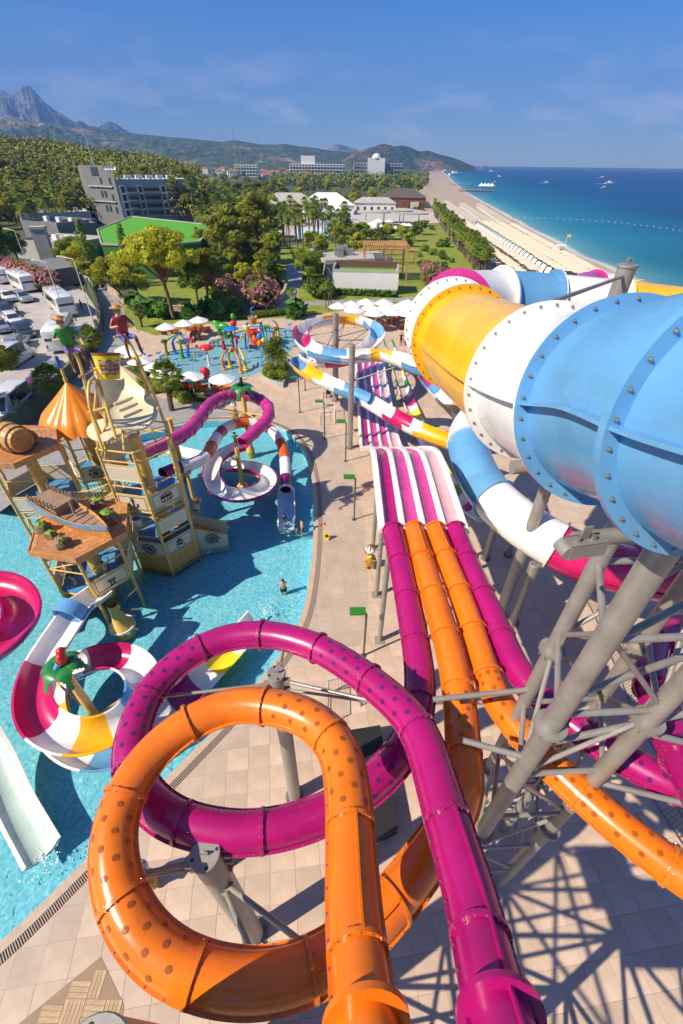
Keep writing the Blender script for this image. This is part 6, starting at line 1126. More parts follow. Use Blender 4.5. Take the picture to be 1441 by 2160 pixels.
# ================================================================ walls, fence, planter
def wallrun(name, label, pts, h, th, m, cat='wall', posts=0, pm=None, ph=0):
    w = smoothpath([P(*p) for p in pts], 1.5); o = thing(name, label, cat, w[0]); a, b = offset_line(w, th/2), offset_line(w, -th/2); mb = MB(); mb.loft([[Vector((p.x, p.y, 0)), Vector((p.x, p.y, h)), Vector((q.x, q.y, h)), Vector((q.x, q.y, 0))] for p, q in zip(a, b)]); mb.obj('wall_body', m, o, 30)
    c = MB(); c.loft([[Vector((p.x, p.y, h)), Vector((p.x, p.y, h+.06)), Vector((q.x, q.y, h+.06)), Vector((q.x, q.y, h))] for p, q in zip(offset_line(w, th/2+.04), offset_line(w, -th/2-.04))]); c.obj('coping', pm or m, o, 30)
    if posts:
        for i in range(0, len(w), posts): MB().box(w[i]+Vector((0, 0, ph/2)), (.35, .35, ph)).obj('wall_post', m, o, 0)
wallrun('boundary_wall', 'sage green boundary wall with posts along the parking area', [(-20, 945), (75, 884), (118, 836), (157, 796), (190, 748), (213, 712), (216, 680), (209, 648), (190, 614)], 1.7, .3, FENCEG, posts=3, ph=2.6)
wallrun('stone_wall', 'curved pale stone wall between service lane and garden', [(216, 598), (240, 622), (272, 645), (320, 656), (380, 660), (450, 660), (520, 655), (565, 648), (596, 630), (606, 600)], 1.1, .4, STONE)
wallrun('upper_wall', 'low cream wall behind the lane with the two walkers', [(150, 592), (180, 598), (214, 606)], 1.6, .3, GREYL)
pl_ = [P(549, 797), (P(560, 779)), P(607, 772), P(612, 775), P(598, 818), P(584, 816)]; o = thing('raised_planter', 'triangular raised stone planter with palms at the corner of the splash pool', 'planter', pl_[0]); MB().prism([(p.x, p.y) for p in pl_], 0, .5).obj('planter_kerb', GREYL, o, 0); ce = sum((p for p in pl_), Vector())/6; MB().prism([(p.x+(ce.x-p.x)*.12, p.y+(ce.y-p.y)*.12) for p in pl_], .5, .53).obj('soil', SOIL, o, 0)
for i, (bp2, h, lab) in enumerate((((71, 592), 9, 'tall white street lamp beside the oleander hedge'), ((204, 699), 9.5, 'tall white street lamp at the bend of the boundary wall'), ((140, 672), 8, 'tall white street lamp behind the large white bus'))):
    b = P(*bp2); o = thing('street_lamp', lab, 'street lamp', (b.x, b.y, 0), 'tall street lamps'); MB().path([b, b+Vector((0, 0, h))], [.1, .05], 8).obj('pole', PLAST, o); MB().path([b+Vector((0, 0, h)), b+Vector((-1.6, .3, h+.25))], .045, 8).obj('arm', PLAST, o); MB().box(b+Vector((-1.9, .35, h+.27)), (.8, .25, .12)).obj('lamp_head', PLAST, o, 0)
# ================================================================ vehicles
def roundrect(y, w, z0, z1, rb, rt, n=3):
    pts = []
    for cx, cz, r_, a0 in ((w/2-rb, z0+rb, rb, -90), (w/2-rt, z1-rt, rt, 0), (-w/2+rt, z1-rt, rt, 90), (-w/2+rb, z0+rb, rb, 180)):
        for k in range(n+1): a = R(a0+90*k/n); pts.append((cx+r_*math.cos(a), y, cz+r_*math.sin(a)))
    return pts
def wheels(o, xs, ys, r, w=.22):
    for y in ys:
        for sx in (-1, 1):
            t = MB().lathe([(r*.6, -w/2), (r*.95, -w/2), (r, -w*.35), (r, w*.35), (r*.95, w/2), (r*.6, w/2)], (sx*xs, y, r), 16, axis=(1, 0, 0)).obj('wheel', TYRE, o); MB().lathe([(0, .02), (r*.6, .05)], (sx*(xs+w*.4), y, r), 12, axis=(sx, 0, 0)).obj('rim', STEEL, t)
LAMPR = mat('red_lamp_glass', (.4, .01, .01), .2); LAMPW = mat('clear_lamp_glass', (.8, .8, .75), .1); PLATE = mat('number_plate', (.7, .7, .68), .5)
def make_bus(L_=9, W=2.4, H=3.0, m=CARW):
    o = thing('parked_bus', 'x', 'bus'); rg_ = []
    for y, z1, ww, z0 in ((-L_/2, H-.55, W-.3, .55), (-L_/2+.08, H-.25, W-.08, .42), (-L_/2+.5, H-.04, W, .36), (0, H, W, .34), (L_/2-.9, H-.03, W, .34), (L_/2-.25, H-.35, W-.06, .38), (L_/2, H-1.3, W-.3, .5)): rg_.append(roundrect(y, ww, z0, z1, .12, .26))
    MB().loft(rg_).obj('body', m, o, 45)
    for sx in (-1, 1):
        n = 5; seg = (L_-2.2)/n
        for k in range(n): MB().box((sx*(W/2+.004), -L_/2+.9+seg*(k+.5), H*.64), (.02, seg-.06, H*.3)).obj('side_window', GLASSD, o, 0)
        MB().box((sx*(W/2+.15), L_/2-.1, H*.6), (.12, .2, .4)).obj('mirror', BLACK, o, 0)
    MB().add([(-W/2+.2, -L_/2-.015, H*.55), (W/2-.2, -L_/2-.015, H*.55), (W/2-.3, -L_/2+.02, H*.79), (-W/2+.3, -L_/2+.02, H*.79)], [(0, 1, 2, 3)]).obj('rear_window', GLASSD, o, 0)
    MB().add([(W/2-.16, L_/2+.012, H*.42), (-W/2+.16, L_/2+.012, H*.42), (-W/2+.14, L_/2-.22, H*.86), (W/2-.14, L_/2-.22, H*.86)], [(0, 1, 2, 3)]).obj('windscreen', GLASSD, o, 0)
    for sx in (-1, 1): MB().box((sx*(W/2-.22), -L_/2-.0, H*.33), (.14, .03, .4)).obj('tail_light', LAMPR, o, 0); MB().box((sx*(W/2-.35), L_/2+.0, H*.28), (.3, .03, .18)).obj('headlight', LAMPW, o, 0)
    MB().box((0, -L_/2-.0, .75), (.55, .02, .14)).obj('number_plate', PLATE, o, 0); MB().box((0, .8, H+.06), (1.2, 1.5, .16)).obj('roof_unit', m, o, 0); MB().box((0, -2.2, H+.03), (.8, .8, .08)).obj('roof_hatch', m, o, 0)
    wheels(o, W/2-.16, (-L_/2+2.1, L_/2-2.0), .46, .28); return o
def make_car(m, nm='parked_car', L_=4.3, W=1.78, H=1.48, van=False):
    o = thing(nm, 'x', 'van' if van else 'car'); hz = .95 if not van else 1.05
    prof_ = [(-.5, .45, hz-.1), (-.49, .32, hz), (-.46, .25, hz+.04), (-.2, .22, hz+.04), (.18, .22, hz), (.42, .24, hz-.1), (.49, .3, hz-.2), (.5, .42, hz-.32)]
    MB().loft([roundrect(y*L_, W-(.12 if abs(y) > .48 else 0), z0, z1, .1, .16) for y, z0, z1 in prof_]).obj('body', m, o, 45)
    cab = [(-.49, .85, hz), (-.42, .80, H-.06), (-.25, .78, H), (.02, .78, H-.02), (.10, .80, H-.12), (.24, .86, hz-.02)] if not van else [(-.495, .95, hz), (-.47, .93, H-.08), (-.2, .92, H), (.1, .92, H-.02), (.2, .9, H-.2), (.36, .9, hz)]
    MB().loft([roundrect(y*L_, W*f_, hz-.12, max(z1, hz-.08), .05, .12) for y, f_, z1 in cab]).obj('cabin', m, o, 45)
    gl = MB(); z0, z1 = hz+.05, H-.1
    for sx in (-1, 1):
        for y0, y1 in (((-.34, -.13), (-.11, .08)) if not van else ((-.44, -.18), (-.16, .02), (.04, .16))): MB().box((sx*(W*(.455 if van else .41)+.02), (y0+y1)/2*L_, (z0+z1)/2), (.03, (y1-y0)*L_, (z1-z0))).obj('side_window', GLASSD, o, 0)
    f0, f1 = ((.105, H-.15), (.235, hz+.03)) if not van else ((.21, H-.22), (.355, hz+.04)); MB().add([(-W*.36, f1[0]*L_+.015, f1[1]+.015), (W*.36, f1[0]*L_+.015, f1[1]+.015), (W*.34, f0[0]*L_+.015, f0[1]+.03), (-W*.34, f0[0]*L_+.015, f0[1]+.03)], [(0, 1, 2, 3)]).obj('windscreen', GLASSD, o, 0)
    b0_, b1_ = ((-.425, H-.09), (-.485, hz+.04)) if not van else ((-.475, H-.14), (-.497, hz+.06)); MB().add([(W*.36, b1_[0]*L_-.015, b1_[1]), (-W*.36, b1_[0]*L_-.015, b1_[1]), (-W*.34, b0_[0]*L_-.02, b0_[1]), (W*.34, b0_[0]*L_-.02, b0_[1])], [(0, 1, 2, 3)]).obj('rear_window', GLASSD, o, 0)
    for sx in (-1, 1): MB().box((sx*W*.38, .497*L_, .62), (.32, .04, .14)).obj('headlight', LAMPW, o, 0); MB().box((sx*W*.42, -.499*L_, .8), (.2, .03, .2)).obj('tail_light', LAMPR, o, 0); MB().box((sx*(W/2+.06), .16*L_, hz+.05), (.14, .1, .12)).obj('mirror', m, o, 0)
    MB().box((0, .5*L_, .45), (.5, .02, .11)).obj('number_plate', PLATE, o, 0)
    wheels(o, W/2-.1, (-.3*L_, .31*L_), .31, .2); return o
def park(proto, front, rear, label, group, sc=1):
    f, r_ = P(*front), P(*rear); d = f-r_; return place(proto, (f+r_)/2, math.atan2(d.y, d.x)-math.pi/2, sc, label, group)
bus = make_bus(); G_ = 'white buses in the parking area'
park(bus, (108, 634), (165, 684), 'large white bus seen from behind next to the boundary wall', G_, 1.12); park(bus, (30, 598), (76, 622), 'white bus parked beside the pink oleander hedge', G_, 1.05); park(bus, (150, 700), (122, 752), 'white bus with a dark rear window below the green pirate statue', G_, 1.05); park(bus, (-20, 588), (16, 600), 'white bus cut by the left edge beside the hedge', G_, 1.0)
cW = make_car(CARW); cS = make_car(mat('silver_car_paint', (.45, .47, .48), .25, .5, .6, var=.03)); cM = make_car(mat('maroon_car_paint', (.16, .008, .02), .25, coat=.8, var=.03)); cB = make_car(mat('dark_car_paint', (.03, .035, .05), .25, coat=.8, var=.03)); vW = make_car(CARW, 'parked_van', 5.2, 1.95, 2.2, True)
G2 = 'cars parked in the parking area'
park(cW, (44, 695), (20, 672), 'white sedan parked left of the bus lane', G2, 1.15); park(cB, (30, 676), (6, 655), 'dark car with pale bonnet at the left edge behind the white sedan', G2, 1.15); park(cB, (8, 652), (-14, 640), 'dark car in the far left corner of the parking area', G2, 1.15); park(cS, (50, 722), (30, 742), 'silver car parked ahead of the white van', G2, 1.15); park(vW, (58, 752), (16, 778), 'white van behind the dark pine at the left edge', 'white vans in the parking area', 1.15); park(cS, (88, 810), (122, 792), 'silver hatchback by the boundary wall', G2, 1.15); park(cM, (58, 856), (86, 826), 'maroon car behind the boundary wall', G2, 1.15); park(vW, (8, 892), (48, 856), 'white minivan at the corner of the boundary wall', 'white vans in the parking area', 1.15); park(cW, (162, 705), (175, 722), 'white car between the bus and the boundary wall', G2, 1.1)
# ================================================================ buildings
def wall_box(mb, a, b, dep, z0, z1):
    d = (b-a).normalized(); n = Vector((-d.y, d.x, 0))*dep; mb.prism([(p.x, p.y) for p in (a, b, b+n, a+n)], z0, z1); return mb
def facade_grid(parent, a, b, zs, us, w, h, frame_m, pane_m, inset=.05, name='window'):
    d = (b-a).normalized(); n = Vector((d.y, -d.x, 0)); rz = math.atan2(d.y, d.x); fm = MB().box((0, 0, 0), (w, .16, h)).mesh(name, frame_m, 0); pm_ = MB().box((0, 0, 0), (w*.72, .1, h*.78)).mesh('pane', pane_m, 0)
    for z in zs:
        for u in us:
            c = a+d*u+n*inset; o = link(name, fm, parent); o.location = Vector((c.x, c.y, z))-Vector(OFF[parent.name]); o.rotation_euler = (0, 0, rz); OFF[o.name] = (0, 0, 0); q = link('pane', pm_, o); q.location = (0, -.05, 0)
A, B, Lc = P(266, 477), P(424, 470), P(205, 470); hot = thing('grey_hotel', 'large grey angular hotel block with white window frames', 'hotel', A); zt = zat(A, 378); zl = zat(Lc, 352)
dAB = (B-A).normalized(); nAB = Vector((-dAB.y, dAB.x, 0)); Lh = (B-A).length
wall_box(MB(), A, B, 16, 0, zt).obj('wall', GREYD, hot, 0); e1 = A+(Lc-A)*1.0; mb = MB(); mb.prism([(p.x, p.y) for p in (Lc, A-dAB*.02, A-dAB*.02+nAB*16, Lc+nAB*15)], 0, zl-.6); mb.obj('end_wing', GREY, hot, 0)
tz = MB(); tz.prism([(p.x, p.y) for p in (Lc, Lc.lerp(A, .9), Lc.lerp(A, .9)+nAB*12, Lc+nAB*12)], zl-.6, zl+.5); tz.obj('roof_block', GREY, hot, 0)
sn = (A-Lc).normalized(); MB().box(Lc.lerp(A, .42)+Vector((sn.y, -sn.x, 0))*.1+Vector((0, 0, zl-1.2)), (4.2, .3, 2.6), math.atan2(sn.y, sn.x)).obj('roof_opening', GLASSD, hot, 0)
for k, (u, zz) in enumerate(((.55, .78), (.85, .78), (.48, .55), (.60, .55), (.82, .5), (.52, .3), (.64, .3), (.84, .28))): MB().box(Lc.lerp(A, u)+Vector((sn.y, -sn.x, 0))*.06+Vector((0, 0, zl*zz)), (1.2, .25, 2.0), math.atan2(sn.y, sn.x)).obj('slit_window', GLASSD, hot, 0)
for zz in (.68, .42): MB().box(Lc.lerp(A, .5)+Vector((sn.y, -sn.x, 0))*.3+Vector((0, 0, zl*zz)), ((A-Lc).length*.8, .6, .35), math.atan2(sn.y, sn.x)).obj('ledge', GREYL, hot, 0)
st_h = (zt-2.2)/5
for k in range(4):
    z = zt-2.0-st_h*(k+.5)
    for u0, u1 in ((.13, .25), (.31, .52), (.62, .72), (.78, .84)): c = A.lerp(B, (u0+u1)/2); rec = MB().box(c+Vector((dAB.y, -dAB.x, 0))*.02+Vector((0, 0, z)), ((u1-u0)*Lh, .2, st_h*.46), math.atan2(dAB.y, dAB.x)).obj('balcony_glazing', GLASSD, hot, 0); MB().box(c+Vector((dAB.y, -dAB.x, 0))*.7+Vector((0, 0, z-st_h*.36)), ((u1-u0)*Lh+.8, 1.3, .5), math.atan2(dAB.y, dAB.x)).obj('balcony', GREYD, rec, 0)
facade_grid(hot, A, B, [zt-2.0-st_h*(k+.45) for k in range(4)], [Lh*u for u in (.07, .28, .57, .75)], 2.1, 2.5, TRIMW, GLASSD, .25)
for k in range(16): c = A.lerp(B, (k+.5)/16)+Vector((dAB.y, -dAB.x, 0))*.5; MB().box(c+Vector((0, 0, zt+.15)), (.22, 2.2, .3), math.atan2(dAB.y, dAB.x)).obj('roof_fin', TRIMW, hot, 0)
for k in range(4): c = Lc.lerp(A, .78+.09*k)-Vector((0, 1, 0)); MB().lathe([(0, 0), (.55, .08), (.75, .22)], c+Vector((.6, 0, zl-1.5+1.4)), 14, axis=(.3, -1, .25)).obj('satellite_dish', PLAST, hot)
MB().cyl(Lc.lerp(A, .5)+nAB*6+Vector((0, 0, zl)), Lc.lerp(A, .5)+nAB*6+Vector((0, 0, zl+9)), .08, n=5).obj('antenna', PLAST, hot)
c = A.lerp(B, .4)+nAB*6
for k in range(5): MB().box(c+dAB*(k*4-6)+Vector((0, 0, zt+.6)), (2.6, 2.2, 1.2), math.atan2(dAB.y, dAB.x)).obj('roof_unit', PLAST, hot, 0)
def annex(label, px0, px1, py, dep, h, m=GREYL, units=0, par=True):
    a, b = P(px0, py[0]), P(px1, py[1]); o = thing('annex_building', label, 'building', a); wall_box(MB(), a, b, dep, 0, h).obj('wall', m, o, 0); d = (b-a).normalized(); n = Vector((-d.y, d.x, 0)); rz = math.atan2(d.y, d.x); L_ = (b-a).length
    if par:
        for c, l_, r_ in ((a.lerp(b, .5)+n*.15, L_, rz), (a.lerp(b, .5)+n*(dep-.15), L_, rz), (a+n*dep/2+d*.15, dep-.62, rz+math.pi/2), (b+n*dep/2-d*.15, dep-.62, rz+math.pi/2)): MB().box(c+Vector((0, 0, h+.35)), (l_, .3, .7), r_).obj('parapet', m, o, 0)
    for k in range(units): MB().box(a+d*(L_*(.15+.7*k/max(1, units-1)))+n*dep*.5+Vector((0, 0, h+.7)), (1.5, 1.0, 1.3), rz).obj('cooling_unit', PLAST, o, 0)
    return o
annex('long flat-roofed grey podium in front of the hotel', 55, 200, (487, 480), 22, 4.5, GREYL, 4); annex('grey service block with stacked cooling units left of the hotel', 60, 135, (512, 520), 14, 5.2, GREY, 3); annex('flat concrete roof building below the podium', 40, 160, (545, 555), 14, 3.6, GREYL, 4); annex('low shed with pale roof beside the blue water tank', 60, 128, (588, 606), 8, 3.2, GREY, 0, False); annex('grey building wing right of the podium', 135, 215, (522, 516), 14, 5.0, GREY, 0)
a = P(107, 558); o = thing('chimney_tower', 'tall plain concrete chimney tower among the flat roofs', 'tower', a); zc = zat(a, 482); MB().box(a+Vector((0, 0, zc/2)), (3.0, 2.6, zc), .3).obj('shaft', GREYL, o, 0); MB().box(a+Vector((0, 0, zc+.2)), (3.4, 3.0, .5), .3).obj('cap', GREYL, o, 0)
tb = P(128, 588); o = thing('water_tank', 'blue plastic water tank beside the low shed', 'tank', tb); MB().lathe([(0, 2.6), (1.0, 2.55), (1.1, 2.3), (1.1, 0)], tb, 20).obj('tank', shell('tank_blue', (.01, .10, .50), .4), o); MB().lathe([(.3, 2.6), (.3, 2.75), (0, 2.75)], tb, 12).obj('lid', BLACK, o)
zg = 6.0; tp = [P(206, 486, zg), P(278, 458, zg), P(447, 476, zg), P(421, 512, zg), P(330, 520, zg), P(214, 516, zg)]; o = thing('turf_roof_building', 'building with a bright green turf roof and green end wall', 'building', tp[0]); MB().prism([(p.x, p.y) for p in tp], 0, zg).obj('wall', mat('green_wall_panel', (.03, .16, .012), .7, var=.15), o, 0); MB().prism([(p.x, p.y) for p in tp], zg, zg+.12).obj('turf_roof', TURFR, o, 0)
for i in range(6): p, q = tp[i], tp[(i+1) % 6]; MB().bar(Vector((p.x, p.y, zg+.12)), Vector((q.x, q.y, zg+.12)), .35, .4).obj('roof_edge', GREYL, o, 0)
# small pavilion with turf strip, and its dark neighbour
a, b = P(702, 618), P(838, 622); h = zat(a, 574); o = thing('white_pavilion', 'low white pavilion with a turf strip roof behind the umbrella deck', 'building', a); wall_box(MB(), a, b, 5.5, 0, h).obj('wall', WHITEW, o, 0); d = (b-a).normalized(); n = Vector((-d.y, d.x, 0)); rz = math.atan2(d.y, d.x); L_ = (b-a).length
for cc, l_, r_, hh in ((a.lerp(b, .5)+n*.15, L_, rz, .5), (a+n*2.75+d*.15, 4.9, rz+1.5708, .9), (b+n*2.75-d*.15, 4.9, rz+1.5708, .9)): MB().box(cc+Vector((0, 0, h+hh/2-.0)), (l_, .3, hh), r_).obj('parapet', GREYL, o, 0)
MB().box(a.lerp(b, .5)+n*5.35+Vector((0, 0, h+.6)), (L_, .3, 1.2), rz).obj('back_parapet', mat('brown_board', (.14, .06, .035), .7), o, 0); MB().box(a.lerp(b, .5)+n*2.7+Vector((0, 0, h+.04)), (L_-1, 4.2, .1), rz).obj('turf_roof', TURFR, o, 0)
a2, b2 = P(690, 596), P(820, 590); o = thing('grey_pavilion', 'dark grey flat-roofed building with rooftop machinery behind the white pavilion', 'building', a2); h2_ = zat(a2, 548); wall_box(MB(), a2, b2, 9, 0, h2_-.8).obj('wall', GREYD, o, 0); d2 = (b2-a2).normalized(); n2 = Vector((-d2.y, d2.x, 0)); mb = MB(); wall_box(mb, a2-d2*.5-n2*.5, b2+d2*.5-n2*.5, 10, h2_-.8, h2_).obj('roof_band', GREYL, o, 0)
for k, (u, v, s_) in enumerate(((.28, 5, 1.6), (.36, 6, 1.9), (.45, 5, 1.4), (.25, 3, 1.0))): MB().box(a2.lerp(b2, u)+n2*v+Vector((0, 0, h2_+s_*.45)), (s_*1.2, s_, s_*.9), .1).obj('roof_machinery', STEEL, o, 0)
a = P(858, 597); o = thing('timber_pergola', 'orange timber pergola with slatted roof near the beach garden', 'pergola', a); h = zat(a, 522); w_, dp = 9.5, 8
for x in (-w_+.2, -w_/2, -.2):
    for y in (.2, dp-.2): MB().box(a+Vector((x, y, h/2)), (.3, .3, h)).obj('post', TIMBER, o, 0)
for k in range(20): MB().box(a+Vector((-w_+w_*(k+.5)/20, dp/2, h+.2)), (.16, dp, .22)).obj('roof_slat', TIMBER, o, 0)
for y in (.1, dp-.1): MB().box(a+Vector((-w_/2, y, h)), (w_+.4, .2, .3)).obj('beam', TIMBER, o, 0)
for k in range(6): MB().box(a+Vector((-w_/2, dp-.05, .5+h*.14*k)), (w_, .08, .16)).obj('screen_board', TIMBER, o, 0)
a = P(752, 560); o = thing('timber_pergola', 'long low orange pergola winding behind the dark pavilion', 'pergola', a); h = 3.2
for k in range(26): p = a+Vector((k*.62, 3*math.sin(k*.09), h)); MB().box(p, (.14, 3.6, .16), .1).obj('roof_slat', TIMBER, o, 0)
for k in range(6):
    for y in (-1.5, 1.5): p = a+Vector((k*3.0, 3*math.sin(k*.43)+y, h/2)); MB().box(p, (.2, .2, h)).obj('post', TIMBER, o, 0)
def hip(o, c, w, d, z0, z1, rz, m): 
    M = Matrix.Rotation(rz, 3, 'Z'); v = [c+M @ Vector((x*w/2, y*d/2, z0-c.z)) for x, y in ((-1, -1), (1, -1), (1, 1), (-1, 1))]+[c+M @ Vector((x*(w-d)/2 if w > d else 0, 0, z1-c.z)) for x in (-1, 1)]; MB().add(v, [(0, 1, 5, 4), (1, 2, 5), (2, 3, 4, 5), (3, 0, 4)]).obj('roof', m, o, 0)
def cottage(label, px, py, w, d, h, wm, rm, rz=0, nm='villa', grp=None, wins=True):
    c = P(px, py); o = thing(nm, label, 'house', c, grp); MB().box(c+Vector((0, 0, h/2)), (w, d, h), rz).obj('wall', wm, o, 0); hip(o, c, w+1, d+1, h, h+min(w, d)*.3, rz, rm)
    if wins:
        M = Matrix.Rotation(rz, 3, 'Z')
        for z in [1.6+3*k for k in range(max(1, int(h/3)))]:
            for k in range(max(2, int(w/3.5))): MB().box(c+M @ Vector((-w/2+w*(k+.5)/max(2, int(w/3.5)), -d/2-.03, z)), (1.3, .12, 1.5), rz).obj('window', GLASSD, o, 0)
    return o
cottage('white tent-roofed pool restaurant in the resort garden', 690, 450, 26, 16, 4, WHITEW, CANVAS, .1, 'pool_restaurant'); cottage('pinkish pavilion with a hipped roof left of the tent restaurant', 612, 455, 26, 14, 5, mat('pinkish_render', (.50, .36, .28), .85), GREYL, 0, 'pool_pavilion'); cottage('small white kiosk between palms beside the resort pool', 707, 487, 9, 7, 6, WHITEW, WHITEW, 0, 'kiosk'); cottage('dark thatched beach bar beside the sand', 848, 437, 26, 14, 5, BROWN, mat('dark_thatch', (.10, .085, .075), .9), 0, 'beach_bar'); cottage('white low building with a grey roof near the beach bar', 790, 446, 22, 8, 4, WHITEW, GREYL, 0, 'low_building')
for k, (px, py, rx, lab) in enumerate(((790, 474, 15, 'left flat oval canopy over the resort terrace'), (830, 470, 17, 'middle flat oval canopy over the resort terrace'), (862, 477, 16, 'right flat oval canopy over the resort terrace'))):
    c = P(px, py); o = thing('terrace_canopy', lab, 'canopy', c, 'oval terrace canopies'); MB().lathe([(0, 4.6), (rx*.5, 4.6), (rx*.5, 4.2), (0, 4.2)], c, 24, squash=.45).obj('canopy_slab', GREYL, o)
    for s_ in (-1, 1): MB().cyl(c+Vector((s_*rx*.25, 0, 0)), c+Vector((s_*rx*.25, 0, 4.3)), .2, n=8).obj('canopy_post', PLAST, o)
struct('resort_pool_water', MB().sheet([P(*p) for p in ((630, 505), (690, 500), (700, 490), (690, 480), (640, 482), (620, 492))], .03), SPLF, 0); struct('resort_channel_water', MB().sheet([P(*p) for p in ((655, 528), (684, 524), (684, 512), (660, 514))], .04), SPLF, 0)
for k in range(34): px, py = random.choice(((random.uniform(625, 740), random.uniform(462, 480)), (random.uniform(770, 890), random.uniform(478, 500)))); place(ump, P(px, py), 0, random.uniform(1.0, 1.3), 'white parasol on the crowded resort terrace in the middle distance', 'white parasols on the resort terrace')
a = P(612, 366); b = P(732, 366)
def big_hotel(label, x0, x1, py, hpx, floors, bays, m, Y):
    a = PY(x0, py, Y); b = PY(x1, py, Y); a.z = b.z = 0; o = thing('far_hotel', label, 'hotel', a); h = PY(x0, hpx, Y).z; wall_box(MB(), a, b, 22, 0, h).obj('wall', m, o, 0); L_ = (b-a).length
    for f in range(floors):
        z = h*(f+.55)/floors
        for k in range(bays): MB().box(a.lerp(b, (k+.5)/bays)+Vector((0, -.2, z)), (L_/bays*.62, .6, h/floors*.5)).obj('window', GLASSD, o, 0)
        MB().box(a.lerp(b, .5)+Vector((0, -.8, h*(f+.15)/floors)), (L_*1.01, 1.6, h/floors*.12)).obj('balcony', m, o, 0)
    return o, a, b, h
o, a, b, h = big_hotel('long white many-windowed hotel near the foot of the hills', 612, 728, 371, 345, 5, 18, WHITEW, 880); MB().box(a.lerp(b, .33)+Vector((0, 8, h+5)), (22, 12, 10)).obj('roof_tower', WHITEW, o, 0)
o, a, b, h = big_hotel('low beige hotel with a white arched centre below the headland', 746, 850, 364, 343, 4, 16, GREYL, 1000); c = a.lerp(b, .45); MB().box(c+Vector((0, -4, h*.65)), (30, 14, h*1.3)).obj('centre_block', WHITEW, o, 0); MB().lathe([(0, 7), (5, 6), (8, 2), (8.5, 0)], c+Vector((0, -4, h*1.28)), 20).obj('dome', WHITEW, o)
big_hotel('white hotel annex left of the long hotel', 496, 545, 366, 347, 4, 8, WHITEW, 1000)
random.seed(21); vi = 0
for k in range(34):
    px = random.uniform(345, 560) if k < 24 else random.uniform(560, 720); py = random.uniform(363, 374) if k < 24 else random.uniform(374, 384); cottage('red-roofed white villa in the town at the foot of the ridge', px, py, random.uniform(13, 24), random.uniform(9, 12), random.uniform(6, 9), WHITEW, TERRA, random.uniform(-.4, .4), 'villa', 'red-roofed villas of the far town')
for px, Y, h, lab in ((501, 900, 62, 'tall lattice radio mast above the far town'), (511, 920, 40, 'shorter radio mast beside the tall one')):
    c = PY(px, 360, Y); c.z = 0; o = thing('radio_mast', lab, 'mast', c); [MB().cyl(c+Vector((x, y, 0)), c+Vector((x*.2, y*.2, h)), .25, n=4).obj('mast_leg', STEEL, o) for x, y in ((-2, -1), (2, -1), (0, 2))]; [MB().box(c+Vector((0, 0, h*k/8)), (4*(1-.1*k)+.3, .4, .4)).obj('mast_rung', STEEL, o, 0) for k in range(1, 8)]
# ================================================================ vegetation
def leaves(mb, c, r, n, s, flat=1.0, hollow=.55, m=0, up=.35):
    for _ in range(n):
        d = Vector((random.gauss(0, 1), random.gauss(0, 1), random.gauss(0, 1))).normalized(); q = hollow+(1-hollow)*random.random()**.6; p = Vector(c)+Vector((d.x*r[0]*q, d.y*r[1]*q, d.z*r[2]*q))
        nn = (d+Vector((random.uniform(-.7, .7), random.uniform(-.7, .7), random.uniform(-.7, .7)+up))).normalized(); a = nn.orthogonal().normalized(); a = Matrix.Rotation(random.uniform(0, 6.3), 3, nn) @ a; b = nn.cross(a); l_ = s*random.uniform(.7, 1.4); w = l_*random.uniform(.35, .6)
        mb.add([p-a*l_*.5, p+b*w*.5, p+a*l_*.5, p-b*w*.5], [(0, 1, 2, 3)], m)
def make_tree(nm, label, kind, h, spread, leafm_, bark, nclump, nleaf, ls, seed, group):
    random.seed(seed); o = thing(nm, label, 'tree', (0, 0, 0), group); tr = MB(); cr2 = MB(); lean = Vector((random.uniform(-.06, .06)*h, random.uniform(-.06, .06)*h, 0))
    if kind == 'cypress':
        tr.path([(0, 0, 0), (0, 0, h*.9)], [.16, .04], 7)
        for k in range(nclump): z = h*(.06+.92*k/nclump); r_ = spread*math.sin(math.pi*min(.98, .12+.8*k/nclump))**.8+.1; leaves(cr2, (random.uniform(-.15, .15), random.uniform(-.15, .15), z), (r_, r_, h/nclump*1.6), nleaf, ls, hollow=.6, up=.6)
    else:
        fork = h*(.5 if kind == 'pine' else .32); top = Vector((0, 0, fork))+lean; tr.path([(0, 0, -.1), (lean.x*.3, lean.y*.3, fork*.5), top, top+Vector((lean.x, lean.y, h*.25))], [h*.028, h*.022, h*.018, h*.008], 9)
        for k in range(nclump):
            a = k*2.39996+random.uniform(-.3, .3); f = math.sqrt((k+.5)/nclump); rr = spread*f*.78
            z = h*(.93-.28*f*f+random.uniform(-.08, .06)) if kind == 'pine' else h*(.36+.52*random.random()*(1-.35*f)+.14*(1-f))
            c = Vector((rr*math.cos(a), rr*math.sin(a), z))+lean*1.5; s_ = spread*random.uniform(.24, .4)
            tr.path([top.lerp(Vector((0, 0, fork*.7)), random.random()*.6), (top+c)/2+Vector((0, 0, -.05*h)), c], [h*.011, h*.008, h*.003], 5)
            leaves(cr2, c, (s_, s_, s_*(.5 if kind == 'pine' else .8)), nleaf, ls)
            for q in range(2): d = Vector((random.uniform(-1, 1), random.uniform(-1, 1), random.uniform(-.3, .5)))*s_; leaves(cr2, c+d, (s_*.5, s_*.5, s_*.38), nleaf//3, ls)
    tr.obj('trunk', bark, o, 60); cr2.obj('crown', leafm_, o, 0); return o
